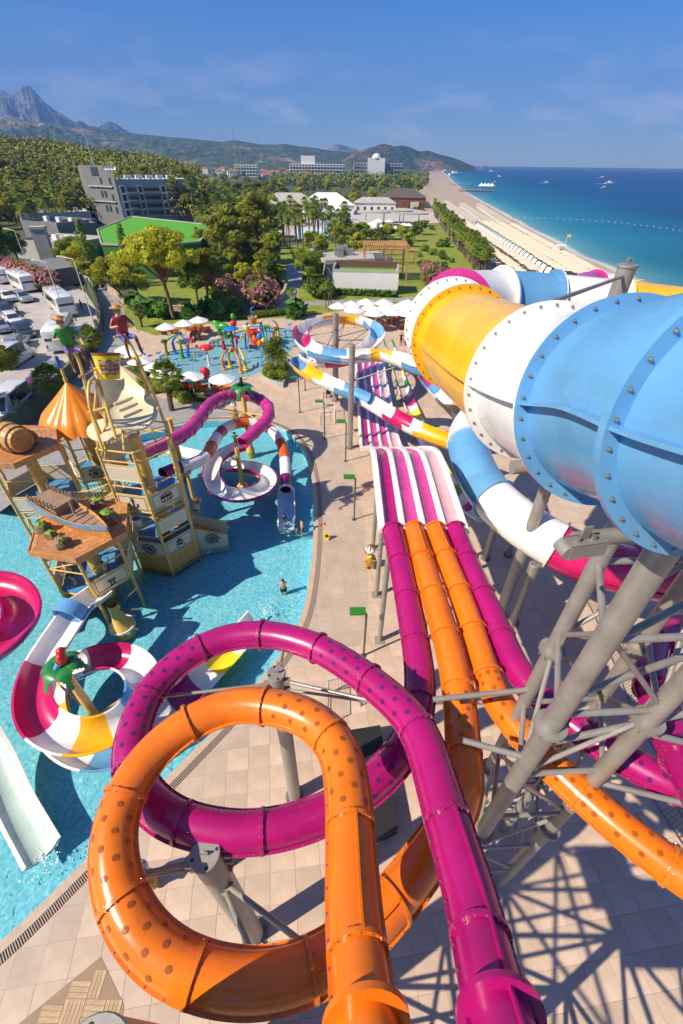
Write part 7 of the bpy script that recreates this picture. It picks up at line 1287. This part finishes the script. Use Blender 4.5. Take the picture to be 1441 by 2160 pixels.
def make_palm(nm, label, h, L_, n, seed, group, skirt=True, fan=True):
    random.seed(seed); o = thing(nm, label, 'palm tree', (0, 0, 0), group); lean = Vector((random.uniform(-.1, .1)*h, random.uniform(-.05, .05)*h, 0)); pts = [Vector((0, 0, -.1)), lean*.4+Vector((0, 0, h*.5)), lean+Vector((0, 0, h))]; MB().path(smoothpath(pts, .35), [.21*(1.1 if k % 2 else .92) for k in range(len(smoothpath(pts, .35)))], 9).obj('trunk', BARK, o, 20); top = pts[-1]; mb = MB()
    for k in range(n):
        a = k*2.4; el = R(82-125*(k/n)); d = Vector((math.cos(a)*math.cos(el), math.sin(a)*math.cos(el), math.sin(el))); s = Vector((-math.sin(a), math.cos(a), 0)); ln = L_*random.uniform(.85, 1.1)
        if fan:
            hub = top+d*ln*.5; mb.path([top, hub], .02, 3, cap=False); u = s.cross(d)
            for j in range(11): th = R(-75+15*j); q = d*math.cos(th)+s*math.sin(th); tip = hub+q*ln*.55-Vector((0, 0, .16*ln*abs(math.sin(th))+.08*ln)); w = s*math.cos(th)-d*math.sin(th); mb.add([hub, hub+q*ln*.3+w*.055*ln, tip, hub+q*ln*.3-w*.055*ln], [(0, 1, 2, 3)])
        else:
            sp2 = [top+d*ln*t-Vector((0, 0, ln*.55*t*t)) for t in (0, .2, .4, .6, .8, 1)]; mb.path(sp2, [.03, .025, .02, .015, .01, .005], 3, cap=False)
            for t in range(1, 20):
                u_ = t/20; i = min(4, int(u_*5)); c = sp2[i].lerp(sp2[i+1], u_*5-i); w = ln*.32*math.sin(math.pi*(u_*.85+.1))
                for sg3 in (-1, 1): tip = c+s*sg3*w+d*w*.5-Vector((0, 0, w*.45)); e_ = d*.028*ln; mb.add([c-e_, c+e_, tip], [(0, 1, 2)])
    mb.obj('crown', LPALM, o, 0)
    if skirt: sk_ = MB(); leaves(sk_, top-Vector((0, 0, .7)), (.38, .38, .75), 70, .7, hollow=.5, up=-.2); sk_.obj('dry_skirt', DRYFR, o, 0)
    return o
def make_bush(nm, label, leafm_, n, ls, seed, group, flower=None, r=(1, 1, .8), cat='shrub'):
    random.seed(seed); o = thing(nm, label, cat, (0, 0, 0), group); mb = MB(); tr = MB()
    for k in range(7): a = k*.9; tr.path([(0, 0, -.05), (.5*r[0]*math.cos(a), .5*r[1]*math.sin(a), r[2]*.9)], [.05, .015], 5)
    tr.obj('stem', BARK, o, 0, 'stuff')
    for k in range(9): a = k*2.4; f = math.sqrt(k/9)*.6; leaves(mb, (f*r[0]*math.cos(a), f*r[1]*math.sin(a), r[2]*random.uniform(.55, 1.05)), (r[0]*.5, r[1]*.5, r[2]*.55), n//9, ls, hollow=.5)
    mb.obj('foliage', leafm_, o, 0)
    if flower: fb = MB(); leaves(fb, (0, 0, r[2]*.85), (r[0]*1.02, r[1]*1.02, r[2]*.85), n//3, ls*.8, hollow=.85); fb.obj('blossom', flower, o, 0)
    return o
pineA = make_tree('pine_tree', 'tall umbrella pine with a long bare trunk behind the splash pool', 'pine', 14, 5.8, LPALE, PINEB, 22, 330, .55, 3, 'pines near the splash pool')
pineB = make_tree('pine_tree', 'x', 'pine', 12, 4.4, LPINE, PINEB, 16, 230, .6, 5, 'pines'); pineC = make_tree('pine_tree', 'x', 'pine', 11, 4.8, LPINE, PINEB, 14, 200, .65, 9, 'pines'); brA = make_tree('broadleaf_tree', 'x', 'round', 10, 4.4, LMID, BARK, 16, 230, .6, 11, 'b'); brB = make_tree('broadleaf_tree', 'x', 'round', 9, 3.8, LDARK, BARK, 14, 230, .55, 13, 'b'); brC = make_tree('broadleaf_tree', 'x', 'round', 11, 4.2, LPALE, BARK, 17, 240, .5, 15, 'b'); cyp = make_tree('cypress_tree', 'x', 'cypress', 12, 1.2, LDARK, BARK, 18, 60, .5, 17, 'c')
palF = make_palm('fan_palm', 'x', 9, 2.0, 26, 21, 'p'); palS = make_palm('fan_palm', 'x', 2.9, 1.5, 30, 23, 'p', True); palD = make_palm('date_palm', 'x', 5.5, 3.4, 28, 25, 'p', False, False)
busA = make_bush('garden_shrub', 'x', LDARK, 700, .28, 31, 's'); busB = make_bush('garden_shrub', 'x', LMID, 600, .34, 33, 's'); ole = make_bush('oleander_shrub', 'x', LMID, 700, .32, 35, 's', OLEAN, (1, 1, .9)); hed = make_bush('clipped_hedge', 'x', LDARK, 900, .22, 37, 's', None, (1, 1, .75), 'hedge'); ban = make_bush('broad_leaf_plant', 'x', LBANANA, 90, 1.0, 39, 's', None, (.8, .8, 1.0), 'plant'); brR = make_bush('red_leaf_shrub', 'x', LRED, 700, .3, 41, 's')
def put(proto, px, py, sc, label, group, rz=None, dz=0): p = P(px, py); p.z = dz; return place(proto, p, random.uniform(0, 6.3) if rz is None else rz, sc, label, group)
random.seed(5)
put(pineA, 367, 674, .92, 'tall umbrella pine with a long bare trunk behind the splash pool', 'pines near the splash pool', 1.0)
put(brC, 208, 608, .8, 'pale green tree beside the service lane wall', 'pale trees near the lane'); put(brC, 262, 638, .72, 'bright pale green tree left of the tall umbrella pine', 'pale trees near the lane'); put(brC, 300, 640, .75, 'bright yellow-green tree behind the tall umbrella pine', 'pale trees near the lane'); put(brA, 160, 572, .8, 'yellow-green tree in front of the flat roofs', 'trees by the flat roofs')
put(cyp, 206, 612, 1.0, 'dark cypress at the end of the service lane', 'cypresses'); put(cyp, 282, 600, .9, 'cypress in front of the green turf building', 'cypresses'); put(cyp, 135, 470, 1.3, 'dark cypress left of the grey hotel', 'cypresses')
put(brB, 418, 640, .9, 'dark tree right of the umbrella pine on the lawn', 'dark lawn trees'); put(pineB, 442, 655, .75, 'small pine beside the stone wall', 'garden pines'); put(pineB, 548, 572, 1.2, 'leaning pine beside the garden path', 'garden pines'); put(pineC, 498, 588, 1.2, 'broad pine left of the leaning one', 'garden pines'); put(brB, 470, 610, .8, 'round dark tree behind the oleanders', 'dark lawn trees'); put(brA, 650, 600, .75, 'round tree left of the grey pavilion', 'dark lawn trees'); put(brB, 672, 585, .7, 'dense dark tree left of the rooftop machinery', 'dark lawn trees'); put(brA, 735, 535, .8, 'round tree on the far lawn', 'dark lawn trees')
put(ole, 552, 652, 3.6, 'large pink oleander beside the garden path', 'oleanders'); put(ole, 462, 622, 3.0, 'pink oleander behind the small pine', 'oleanders'); put(ole, 520, 640, 2.4, 'pink oleander left of the large one', 'oleanders'); put(ole, 912, 600, 3.0, 'pink oleander beside the timber pergola', 'oleanders')
for k, (px, py) in enumerate(((36, 588), (50, 592), (64, 597), (78, 602), (20, 583), (4, 578), (92, 608), (106, 612))): put(ole, px, py, 2.6, 'pink oleander in the hedge row behind the white buses', 'oleander hedge behind the buses')
put(hed, 676, 628, 3.3, 'large ball-shaped clipped bush on the lawn by the pavilion', 'clipped bushes'); put(hed, 548, 548, 2.6, 'ball-shaped clipped bush on the far lawn', 'clipped bushes')
# dark pine at the left edge, in front of the parking area
lp = make_tree('pine_tree', 'dark foreground pine cut by the left edge beside the boundary wall', 'pine', 9.5, 4.2, LPINE, PINEB, 20, 300, .42, 61, 'foreground pine'); q = P(6, 905); lp.location = (q.x-.6, q.y, 0)
bt = make_tree('broadleaf_tree', 'dark tree at the left edge behind the oleander hedge', 'round', 12, 4.6, LDARK, BARK, 18, 300, .5, 63, 'left edge trees'); q = P(8, 575); bt.location = (q.x, q.y, 0); o = copy_tree(bt); q = P(44, 560); o.location = (q.x, q.y, 0); o.scale = (.7,)*3; o['label'] = 'smaller dark tree right of the one at the left edge'
put(palS, 362, 866, 1.25, 'stubby fan palm between umbrellas and pink tube', 'stubby fan palms', 0); put(palS, 128, 872, 1.2, 'stubby fan palm behind the orange cone roof', 'stubby fan palms', 1); put(palS, 212, 772, 1.15, 'stubby fan palm behind the tipping bucket', 'stubby fan palms', 2); put(palS, 300, 690, .8, 'small fan palm on the lawn edge beside the red pirate', 'stubby fan palms')
for k, (px, py, s_) in enumerate(((578, 796, .42), (590, 790, .55), (598, 798, .4))): put(palD, px, py, s_, 'feathery palm in the triangular raised planter, %s' % ('left', 'middle', 'right')[k], 'planter palms', None, .5)
for px, py in ((566, 800), (575, 806), (588, 805), (596, 806), (600, 790), (570, 790)): put(busB, px, py, .8, 'low green shrub in the triangular raised planter', 'planter shrubs', None, .5)
for k in range(26): u = k/25; px, py = (285+190*u, 778+70*u-30*u*u) if k < 18 else (300+(k-18)*16, 812+(k-18)*5); put(busA if k % 2 else busB, px+random.uniform(-5, 5), py+random.uniform(-4, 6), random.uniform(.6, .95), 'low shrub in the planting bed beside the umbrellas', 'bed shrubs beside the umbrellas')
for k in range(30): u = k/29; put(hed, 325+310*u, 668-20*max(0, (u-.5))+6*math.sin(u*3), .95, 'low clipped shrub in the hedge line along the promenade', 'promenade hedge shrubs')
for px, py in ((320, 668), (345, 672), (300, 662), (404, 676), (465, 672), (500, 668), (285, 652), (436, 666), (620, 672), (630, 668)): put(ban, px, py, 1.7, 'young broad-leaved plant along the promenade', 'young plants along the promenade')
for k in range(22): put(ban, 706+6.1*k, 622+.25*k, .75, 'broad-leaved plant in the row against the white pavilion', 'plants against the white pavilion')
for px, py, s_ in ((618, 668, .42), (612, 664, .38), (694, 655, .42), (700, 652, .4), (688, 650, .38)): put(palF, px, py, s_, 'small young palm in a clump beside the promenade lawn', 'young palms beside the promenade')
# palms at the hotel and in the resort
for px, py, s_, lab in ((384, 472, 1.5, 'tall fan palm in front of the grey hotel, left one of the pair'), (412, 474, 1.55, 'tall fan palm in front of the grey hotel, right one of the pair'), (428, 470, 1.0, 'shorter fan palm at the right corner of the grey hotel')): put(palF, px, py, s_, lab, 'hotel palms')
RP = [(random.uniform(595, 735), random.uniform(488, 535)) for _ in range(30)]+[(random.uniform(600, 690), random.uniform(470, 480)) for _ in range(12)]
for px, py in RP: put(palF, px, py, random.uniform(.7, .95), 'fan palm in the grove around the resort pool', 'resort pool palms')
for _ in range(26): put(palD, random.uniform(430, 600), random.uniform(450, 520), random.uniform(1.0, 1.5), 'feathery date palm in the garden right of the grey hotel', 'date palms right of the hotel')
for k in range(64): u = (k//2)/31; put(palF if k % 2 else palS, 1012-95*u+random.uniform(-7, 9)*(1.2-u), 578-122*u+random.uniform(-2, 2), (.62 if k % 2 else 1.5)*random.uniform(.85, 1.1), 'palm in the row between lawn and beach', 'palm row along the beach')
def fill(n, x0, x1, y0, y1, protos, label, group, s0=.8, s1=1.2, ok=None):
    for _ in range(n):
        px, py = random.uniform(x0, x1), y0+(y1-y0)*random.random()
        if ok and not ok(px, py): continue
        put(random.choice(protos), px, py, random.uniform(s0, s1), label, group)
fill(60, 428, 600, 408, 500, [brA, brB, pineB, pineC, brC], 'tree in the dense garden wood right of the grey hotel', 'garden wood right of the hotel', .6, .95)
fill(90, 430, 900, 376, 412, [brA, brB, brC, pineC], 'tree in the broad belt between resort and far hotels', 'tree belt before the far hotels', .7, 1.1)
fill(36, 600, 860, 408, 440, [brA, brB, pineB, brC, palF], 'tree behind the resort pool buildings', 'trees behind the resort pool', .5, .75)
fill(18, 740, 900, 495, 540, [brA, brB, busA], 'tree in the grove beside the timber pergola', 'pergola grove', .42, .6, lambda x, y: not (750 < x < 850 and y > 528))
fill(34, 430, 590, 530, 640, [busA, busB, ban, busB], 'greenery on the lawn left of the garden path', 'lawn greenery left of the path', .8, 1.2, lambda x, y: x < 596)
fill(30, 850, 945, 520, 590, [busA, busB, ole, ban], 'greenery between the timber pergola and the beach palms', 'greenery by the beach palms', .7, 1.6, lambda x, y: x > 885 or y < 515)
fill(16, 645, 690, 540, 600, [busA, busB], 'greenery beside the grey pavilion', 'greenery by the grey pavilion', .9, 1.6)
fill(30, 850, 990, 480, 560, [busA, busB, palS], 'low greenery on the lawn behind the beach palms', 'lawn greenery by the beach', .7, 1.3, lambda x, y: x < 905+(y-470)*.75 and x > 880)
fill(46, 432, 592, 495, 615, [brA, brB, brC, pineB, palD, brC], 'smaller tree between the garden path and the hotel', 'smaller garden trees', .45, .7, lambda x, y: x < 590-(y-500)*.1)
fill(26, 640, 900, 495, 545, [brA, brC, palF, brC], 'small tree on the lawn beyond the pavilions', 'small lawn trees beyond the pavilions', .35, .55)
fill(14, 720, 900, 470, 500, [busA, busB, brR], 'shrub on the resort terrace edge', 'terrace edge shrubs', 1.0, 2.0)
put(brR, 803, 505, 3.2, 'dark red-leaved bush in front of the resort terrace', 'red bush')
for px, py, s_ in ((430, 520, 3), (470, 505, 3), (500, 530, 3), (440, 545, 3)): put(hed, px, py, s_*.8, 'clipped hedge block near the turf-roofed building', 'hedge blocks')
for px, py, s_ in ((60, 470, 1.1), (95, 465, .9), (115, 478, 1.0), (75, 485, .9)): put(palD, px, py, s_*1.6, 'feathery palm on the slope left of the grey hotel', 'palms left of the hotel')
fill(26, -20, 160, 440, 490, [brA, brB, pineB], 'tree at the foot of the pine hill left of the hotel', 'trees at the foot of the pine hill', .7, 1.1)
# pine hill: nearest pines as individuals, the rest as one mass
bpy.context.view_layer.update(); hill = bpy.data.objects['pine_hill']; random.seed(77); made = 0
def ground_at(x, y):
    ok, loc, nrm, _ = hill.ray_cast(Vector((x, y, 400)), Vector((0, 0, -1))); return max(0, loc.z) if ok else 0
pts = []
for _ in range(2600):
    px = random.uniform(-60, 425); Y = random.uniform(215, 352); x = PY(px, 400, Y).x; z = ground_at(x, Y); pts.append((Y, x, z))
pts.sort(); HF = MB()
for i, (Y, x, z) in enumerate(pts):
    if i % 11 == 0 and made < 110 and Y < 300:
        o = place(random.choice((pineB, pineC)), (x, Y, z-.3), random.uniform(0, 6.3), random.uniform(.75, 1.1), 'pine tree on the lower slope of the wooded hill', 'pines on the hill slope'); made += 1
    else:
        s_ = random.choice((1.4, 2.2, 2.8, 3.6))*random.uniform(.8, 1.15)
        for q in range(3): leaves(HF, (x+random.uniform(-1.5, 1.5), Y+random.uniform(-1.5, 1.5), z+random.uniform(3, 8.5)), (s_, s_, s_*.8), 18, 1.15, hollow=.7)
tag(HF.obj('hill_forest', mat('forest_canopy', (.22, .235, .02), .7, var=.55, scale=.045, detail=10), None, 0, 'stuff'), 'dense pine forest covering the hill behind the hotel', 'forest')
BF = MB(); random.seed(78)
for _ in range(1700):
    Y = 620+1500*random.random()**1.6; px = random.uniform(300, 900); x = PY(px, 380, Y).x
    if x > 60+.13*(Y-100)-30 or (px < 570 and Y < 1250): continue
    s_ = random.uniform(4, 7); leaves(BF, (x, Y, s_*.9), (s_, s_, s_*.9), 26, 3.2, hollow=.7)
tag(BF.obj('far_woodland', mat('woodland_canopy', (.15, .19, .025), .7, var=.5, scale=.03, detail=8), None, 0, 'stuff'), 'far woodland around the town below the ridge', 'forest')
# ================================================================ beach furniture, piers, boats
sv = (P(1041, 441)-P(1223, 543)).normalized(); sn_ = Vector((-sv.y, sv.x, 0)); s0 = P(1223, 543); sn_ = sn_ if sn_.x < 0 else -sn_
def at_beach(along, inland): return s0+sv*along+sn_*inland
bu_ = thing('beach_sunshade', 'x', 'sunshade'); MB().path([(0, 0, 0), (0, 0, 2.3)], .04, 6).obj('pole', PLAST, bu_); MB().add([(-1.5, -1.5, 2.2), (1.5, -1.5, 2.2), (1.5, 1.5, 2.2), (-1.5, 1.5, 2.2), (0, 0, 2.65)], [(0, 1, 4), (1, 2, 4), (2, 3, 4), (3, 0, 4), (3, 2, 1, 0)]).obj('canopy', THATCH, bu_, 0); MB().box((-.6, 0, .3), (.6, 1.8, .15)).obj('beach_bed', PLAST, bu_, 0); MB().box((.6, 0, .3), (.6, 1.8, .15)).obj('beach_bed', PLAST, bu_, 0)
rzS = math.atan2(sv.y, sv.x)
def row_pts(a, b, step):
    a, b = P(*a), P(*b); n = int((b-a).length/step); return [a.lerp(b, k/n) for k in range(n+1)], math.atan2((b-a).y, (b-a).x)
ROWS = []
for a, b in (((1262, 600), (1080, 487)), ((1245, 606), (1057, 485)), ((1228, 604), (1034, 482)), ((1180, 592), (1020, 481)), ((1125, 590), (982, 484)), ((1090, 592), (970, 490))):
    pp_, rz_ = row_pts(a, b, 3.5); ROWS.append([place(bu_, p+Vector((random.uniform(-.25, .25), random.uniform(-.25, .25), 0)), rz_+random.uniform(-.08, .08), 1, 'x', 'sunshades in rows on the beach') for p in pp_])
cab = thing('beach_cabana', 'x', 'cabana')
for x in (-1.3, 1.3):
    for y in (-1.3, 1.3): MB().box((x, y, 1.2), (.12, .12, 2.4)).obj('post', PLAST, cab, 0)
MB().box((0, 0, 2.45), (2.9, 2.9, .1)).obj('roof', THATCH, cab, 0); MB().box((0, 0, .35), (2, 2, .3)).obj('day_bed', PLAST, cab, 0)
for x in (-1.38, 1.38): MB().box((x, 0, 1.3), (.04, .6, 2.1)).obj('curtain', CANVAS, cab, 0)
CROWS = []
for a, b in (((1071, 484), (1009, 440)), ((1033, 482), (973, 438)), ((998, 480), (940, 433))):
    pp_, rz_ = row_pts(a, b, 4.6); CROWS.append([place(cab, p, rz_, .95, 'x', 'white cabanas on the beach') for p in pp_])
tent = thing('arched_beach_tent', 'x', 'tent'); rr = [[(1.6*math.cos(a), y, 2.1*math.sin(a)) for a in [math.pi*k/10 for k in range(11)]] for y in (-1.5, 1.5)]; t_ = MB().loft(rr, closed=False, cap=False); t_.loft([[(x*.98, y, z*.98) for x, y, z in r_] for r_ in rr], closed=False, cap=False); t_.obj('shell', CANVAS, tent, 40)
GRT = mat('dark_green_tent_fabric', (.02, .09, .05), .8)
for s_ in (-.75, .75): MB().loft([[(1.62*math.cos(a), s_+y, 2.13*math.sin(a)) for a in [math.pi*(.3+.4*k/6) for k in range(7)]] for y in (-.35, .35)], closed=False, cap=False).obj('stripe', GRT, tent, 40)
tp_, rz_ = row_pts((1165, 581), (1007, 480), 4.0)
for p in tp_: place(tent, p, rz_+math.pi/2, 1.0, 'arched white and green beach tent in the middle row', 'arched beach tents')
c = P(1176, 548); o = thing('lifeguard_tower', 'white lifeguard stand with a yellow flag at the waterline', 'lifeguard stand', c)
for x in (-.8, .8):
    for y in (-.8, .8): MB().path([c+Vector((x*1.3, y*1.3, 0)), c+Vector((x*.7, y*.7, 3.2))], .07, 6).obj('leg', PLAST, o)
MB().box(c+Vector((0, 0, 2.1)), (1.7, 1.7, .1)).obj('platform', PLAST, o, 0); MB().box(c+Vector((0, 0, 3.4)), (2.2, 2.2, .12)).obj('roof', CANVAS, o, 0); MB().cyl(c+Vector((.9, 0, 3)), c+Vector((.9, 0, 6)), .04, n=5).obj('flag_pole', PLAST, o); MB().box(c+Vector((1.4, 0, 5.6)), (1, .03, .6)).obj('flag', LEMON, o, 0); MB().box(c+Vector((0, 0, 1.3)), (.7, .3, 1.0)).obj('rescue_board', RED, o, 0)
fp = thing('beach_fence', 'timber fence with posts between the palms and the sand', 'fence', P(1000, 545))
for k in range(24): p = P(975+2.2*k, 518+2.15*k); MB().box(p+Vector((0, 0, .6)), (.14, .14, 1.2)).obj('fence_post', TIMBER, fp, 0)
for z in (.5, 1.0): MB().bar(P(975, 518)+Vector((0, 0, z)), P(1028, 569)+Vector((0, 0, z)), .08, .12).obj('fence_rail', TIMBER, fp, 0)
lf = thing('lattice_fence', 'row of pale timber fence panels at the head of the beach', 'fence', P(870, 438))
for k in range(12): p = P(868+6*k, 440-.3*k); MB().box(p+Vector((0, 0, 1.6)), (1.6, .2, 3.2)).obj('fence_panel', THATCH, lf, 0)
def pier(label, x0, x1, py, w, hut):
    a, b = P(x0, py), P(x1, py+1.5); o = thing('pier', label, 'pier', a); d = b-a; MB().bar(a+Vector((0, 0, 1.4)), b+Vector((0, 0, 1.4)), w, .3).obj('deck', WOODGY, o, 0)
    for k in range(9):
        for s_ in (-.45, .45): q = a.lerp(b, (k+.3)/9)+Vector((-d.y, d.x, 0)).normalized()*w*s_; MB().cyl(q+Vector((0, 0, -1)), q+Vector((0, 0, 1.4)), .25, n=6).obj('pile', WOODGY, o)
    if hut:
        for k in range(4): MB().lathe([(0, 5.5), (2.5, 3.6), (3.4, 3.2), (3.4, 3.0)], a.lerp(b, .62+.1*k)+Vector((0, 0, 1.4)), 4, axis=None).obj('canopy', CANVAS, o, 0); MB().cyl(a.lerp(b, .62+.1*k)+Vector((0, 0, 1.4)), a.lerp(b, .62+.1*k)+Vector((0, 0, 5)), .12, n=5).obj('canopy_post', PLAST, o)
pier('near pier with white canopies reaching into the sea', 968, 1042, 403, 14, True); pier('far plain pier reaching into the sea', 950, 996, 390, 8, False)
random.seed(3)
def boat(px, py, L_, label):
    c = P(px, py); o = thing('motor_boat', label, 'boat', c, 'boats on the sea'); rz = random.uniform(-.4, .4); M = Matrix.Rotation(rz, 3, 'Z'); rg2 = []
    for u, w, z in ((-.5, .30, .12), (-.3, .34, .12), (.1, .32, .13), (.35, .2, .15), (.5, .02, .18)): rg2.append([c+M @ (Vector((u, x*w/2, zz))*L_) for x, zz in ((-.6, -.02), (-1, z), (1, z), (.6, -.02))])
    MB().loft(rg2).obj('hull', PLAST, o, 0); MB().box(c+M @ Vector((-.08*L_, 0, .2*L_)), (L_*.34, L_*.2, L_*.14), rz).obj('cabin', PLAST, o, 0); MB().box(c+M @ Vector((.1*L_, 0, .2*L_)), (.02*L_, L_*.18, L_*.1), rz).obj('windscreen', GLASSD, o, 0)
    wk = MB(); wk.prism([(q.x, q.y) for q in (c+M @ Vector((-.5*L_, -.12*L_, 0)), c+M @ Vector((-.5*L_, .12*L_, 0)), c+M @ Vector((-1.5*L_, .25*L_, 0)), c+M @ Vector((-1.5*L_, -.25*L_, 0)))], -.04, .02); wk.obj('foam_wake', TRIMW, o, 0)
for px, py, L_, lab in ((1153, 386, 8, 'white motor boat nearest the middle of the bay'), (1271, 375, 12, 'small white boat far out on the right'), (1286, 388, 14, 'speed boat with a long wake on the right'), (1275, 396, 6, 'tiny white boat just below the speed boat'), (1044, 385, 6, 'small boat left of the middle of the bay'), (1053, 373, 10, 'dark-hulled boat towards the headland'), (1036, 362, 24, 'white boat far off beside the headland'), (960, 370, 34, 'white yacht moored near the far beach'), (1030, 391, 7, 'orange-decked boat beside the near pier'), (990, 356, 20, 'distant boat at the foot of the headland'), (940, 363, 26, 'distant boat off the far beach')): boat(px, py, L_, lab)
ib = P(1017, 357); o = thing('sea_rock', 'small rocky islet off the headland', 'rock', ib); MB().ball(ib, (24, 18, 22), 14, jit=.5).obj('stone', ROCK, o, 30)
bm_ = MB().lathe([(0, .2), (.14, .17), (.2, .04), (.16, -.15)], n=8).mesh('buoy', PLAST, 40)
for k in range(26):
    px, py = 1094+13.6*k, 460+(k/25)**2*26+random.uniform(-.6, .6); ob = link('marker_buoy', bm_); ob.location = P(px, py); tag(ob, 'white marker buoy in the line off the beach', 'buoy', 'marker buoys off the beach')
for k, (px, py, c_, lab) in enumerate(((1081, 464, RED, 'bather in red at the waterline'), (1030, 441, BROWN, 'lone bather on the far sand'))): figure('person', lab, tuple(P(px, py)), 0, 'walk', c_, SKIN, h=1.8)
# ================================================================ air
hz = MB().box((0, 3500, 470), (14000, 8600, 944)).obj('haze', [], None, 0, 'stuff'); hz.data.materials.clear()
hm_ = bpy.data.materials.new('pale_haze'); hm_.use_nodes = True; n = hm_.node_tree.nodes; n.clear(); pv = n.new('ShaderNodeVolumePrincipled'); out = n.new('ShaderNodeOutputMaterial'); pv.inputs['Color'].default_value = (.22, .43, .95, 1); pv.inputs['Density'].default_value = HAZE_D; pv.inputs['Anisotropy'].default_value = 0
hm_.node_tree.links.new(pv.outputs[0], out.inputs['Volume']); hz.data.materials.append(hm_); tag(hz, 'pale blue haze over the bay and mountains', 'haze')
# ================================================================ splashes, more cars, individual labels
def splash(px, py, r, n, label, z=-.1):
    random.seed(int(px)); c = P(px, py, z); mb = MB()
    for _ in range(n):
        a = random.uniform(0, 6.3); q = r*random.random()**1.4; mb.ball(c+Vector((q*math.cos(a), q*math.sin(a), abs(random.gauss(0, .05)))), (random.uniform(.012, .04), random.uniform(.012, .04), random.uniform(.006, .015)), 6)
    tag(mb.obj('water_splash', mat('white_foam', (.85, .88, .88), .5, var=.1), None, 40, 'stuff'), label, 'splash')
splash(604, 1118, .8, 90, 'white foam at the foot of the pale blue pool ramp'); splash(560, 1290, .9, 100, 'white foam where the coloured ring slide meets the pool'); splash(90, 1812, .8, 80, 'white foam at the end of the lower left ramp'); splash(258, 1322, .9, 60, 'foam ring around the tan foot column'); splash(442, 771, .9, 60, 'foam under the red mushroom fountain', 0); splash(440, 1165, 1.2, 70, 'foam below the ship wheel stair'); splash(405, 1115, 1.0, 60, 'drops under the skulls')
random.seed(91)
for k, (f_, r_, pr, lab) in enumerate((((-10, 700), (-34, 682), cW, 'white car cut by the left edge below the bus row'), ((14, 706), (-8, 690), cS, 'silver car left of the white sedan'), ((30, 640), (8, 628), cW, 'white car in front of the far left bus'), ((62, 640), (40, 630), cS, 'silver car between the two far buses'), ((64, 716), (46, 700), cB, 'dark car in front of the white sedan'), ((-12, 745), (-30, 760), cM, 'maroon car at the left edge above the dark pine'))): park(pr, f_, r_, lab, G2, 1.15)
ORD = 'first second third fourth fifth sixth seventh eighth ninth tenth eleventh twelfth thirteenth fourteenth fifteenth sixteenth seventeenth eighteenth nineteenth twentieth'.split()
TENS = {2: 'twenty', 3: 'thirty', 4: 'forty', 5: 'fifty', 6: 'sixty', 7: 'seventy', 8: 'eighty', 9: 'ninety'}; TENTH = {2: 'twentieth', 3: 'thirtieth', 4: 'fortieth', 5: 'fiftieth', 6: 'sixtieth', 7: 'seventieth', 8: 'eightieth', 9: 'ninetieth'}
def nth(i):
    if i >= 99: return 'hundredth' if i == 99 else 'hundred-and-'+ORD[i-100]
    return ORD[i] if i < 20 else (TENTH[(i+1)//10] if (i+1) % 10 == 0 else TENS[(i+1)//10]+'-'+ORD[(i+1) % 10-1])
def relabel(group, base, phrase='from the left', key=None):
    obs = [o for o in bpy.data.objects if o.parent is None and o.get('group') == group]; key = key or (lambda o: proj(o.location)[0])
    for i, o in enumerate(sorted(obs, key=key)): o['label'] = base+', '+nth(i)+' '+phrase
ny_ = lambda o: -proj(o.location)[1]
relabel('white umbrellas on the sun deck', 'white umbrella in the sun deck cluster behind the flume'); relabel('orange loungers on the sun deck', 'orange lounger under the sun deck umbrellas'); relabel('orange loungers around the splash pool', 'orange lounger beside the splash pool'); relabel('white parasols on the resort terrace', 'white parasol on the far resort terrace')
relabel('promenade hedge shrubs', 'clipped shrub in the promenade hedge'); relabel('bed shrubs beside the umbrellas', 'low shrub in the bed below the umbrellas'); relabel('plants against the white pavilion', 'broad-leaved plant against the white pavilion'); relabel('young plants along the promenade', 'young broad-leaved plant along the promenade'); relabel('oleander hedge behind the buses', 'pink oleander in the row behind the buses'); relabel('planter shrubs', 'low green shrub in the triangular planter'); relabel('young palms beside the promenade', 'small young palm beside the promenade'); relabel('palm row along the beach', 'palm in the row beside the beach', 'from the near end', ny_); relabel('marker buoys off the beach', 'white marker buoy off the beach'); relabel('resort pool palms', 'fan palm around the resort pool'); relabel('date palms right of the hotel', 'feathery palm right of the grey hotel'); relabel('arched beach tents', 'arched white and green beach tent', 'from the near end', ny_); relabel('palms left of the hotel', 'feathery palm left of the grey hotel'); relabel('hedge blocks', 'clipped hedge block near the turf roof'); relabel('red-roofed villas of the far town', 'red-roofed white villa in the far town'); relabel('lawn greenery left of the path', 'greenery on the lawn left of the path'); relabel('pergola grove', 'tree in the grove by the pergola'); relabel('greenery by the beach palms', 'greenery between pergola and beach palms'); relabel('terrace edge shrubs', 'shrub on the resort terrace edge'); relabel('trees behind the resort pool', 'tree behind the resort pool'); relabel('trees at the foot of the pine hill', 'tree at the foot of the pine hill'); relabel('smaller garden trees', 'smaller tree between path and hotel'); relabel('small lawn trees beyond the pavilions', 'small tree beyond the pavilions'); relabel('greenery by the grey pavilion', 'greenery beside the grey pavilion'); relabel('lawn greenery by the beach', 'low greenery behind the beach palms'); relabel('pines on the hill slope', 'pine on the lower slope of the wooded hill'); relabel('tree belt before the far hotels', 'tree in the belt before the far hotels'); relabel('garden wood right of the hotel', 'tree in the wood right of the hotel')
for nm, RW in (('beige sunshade', ROWS), ('white cabana', CROWS)):
    for r_, row in enumerate(RW):
        for i, o in enumerate(row): o['label'] = nm+' in the '+nth(r_)+' row from the sea, '+nth(i)+' from the near end'
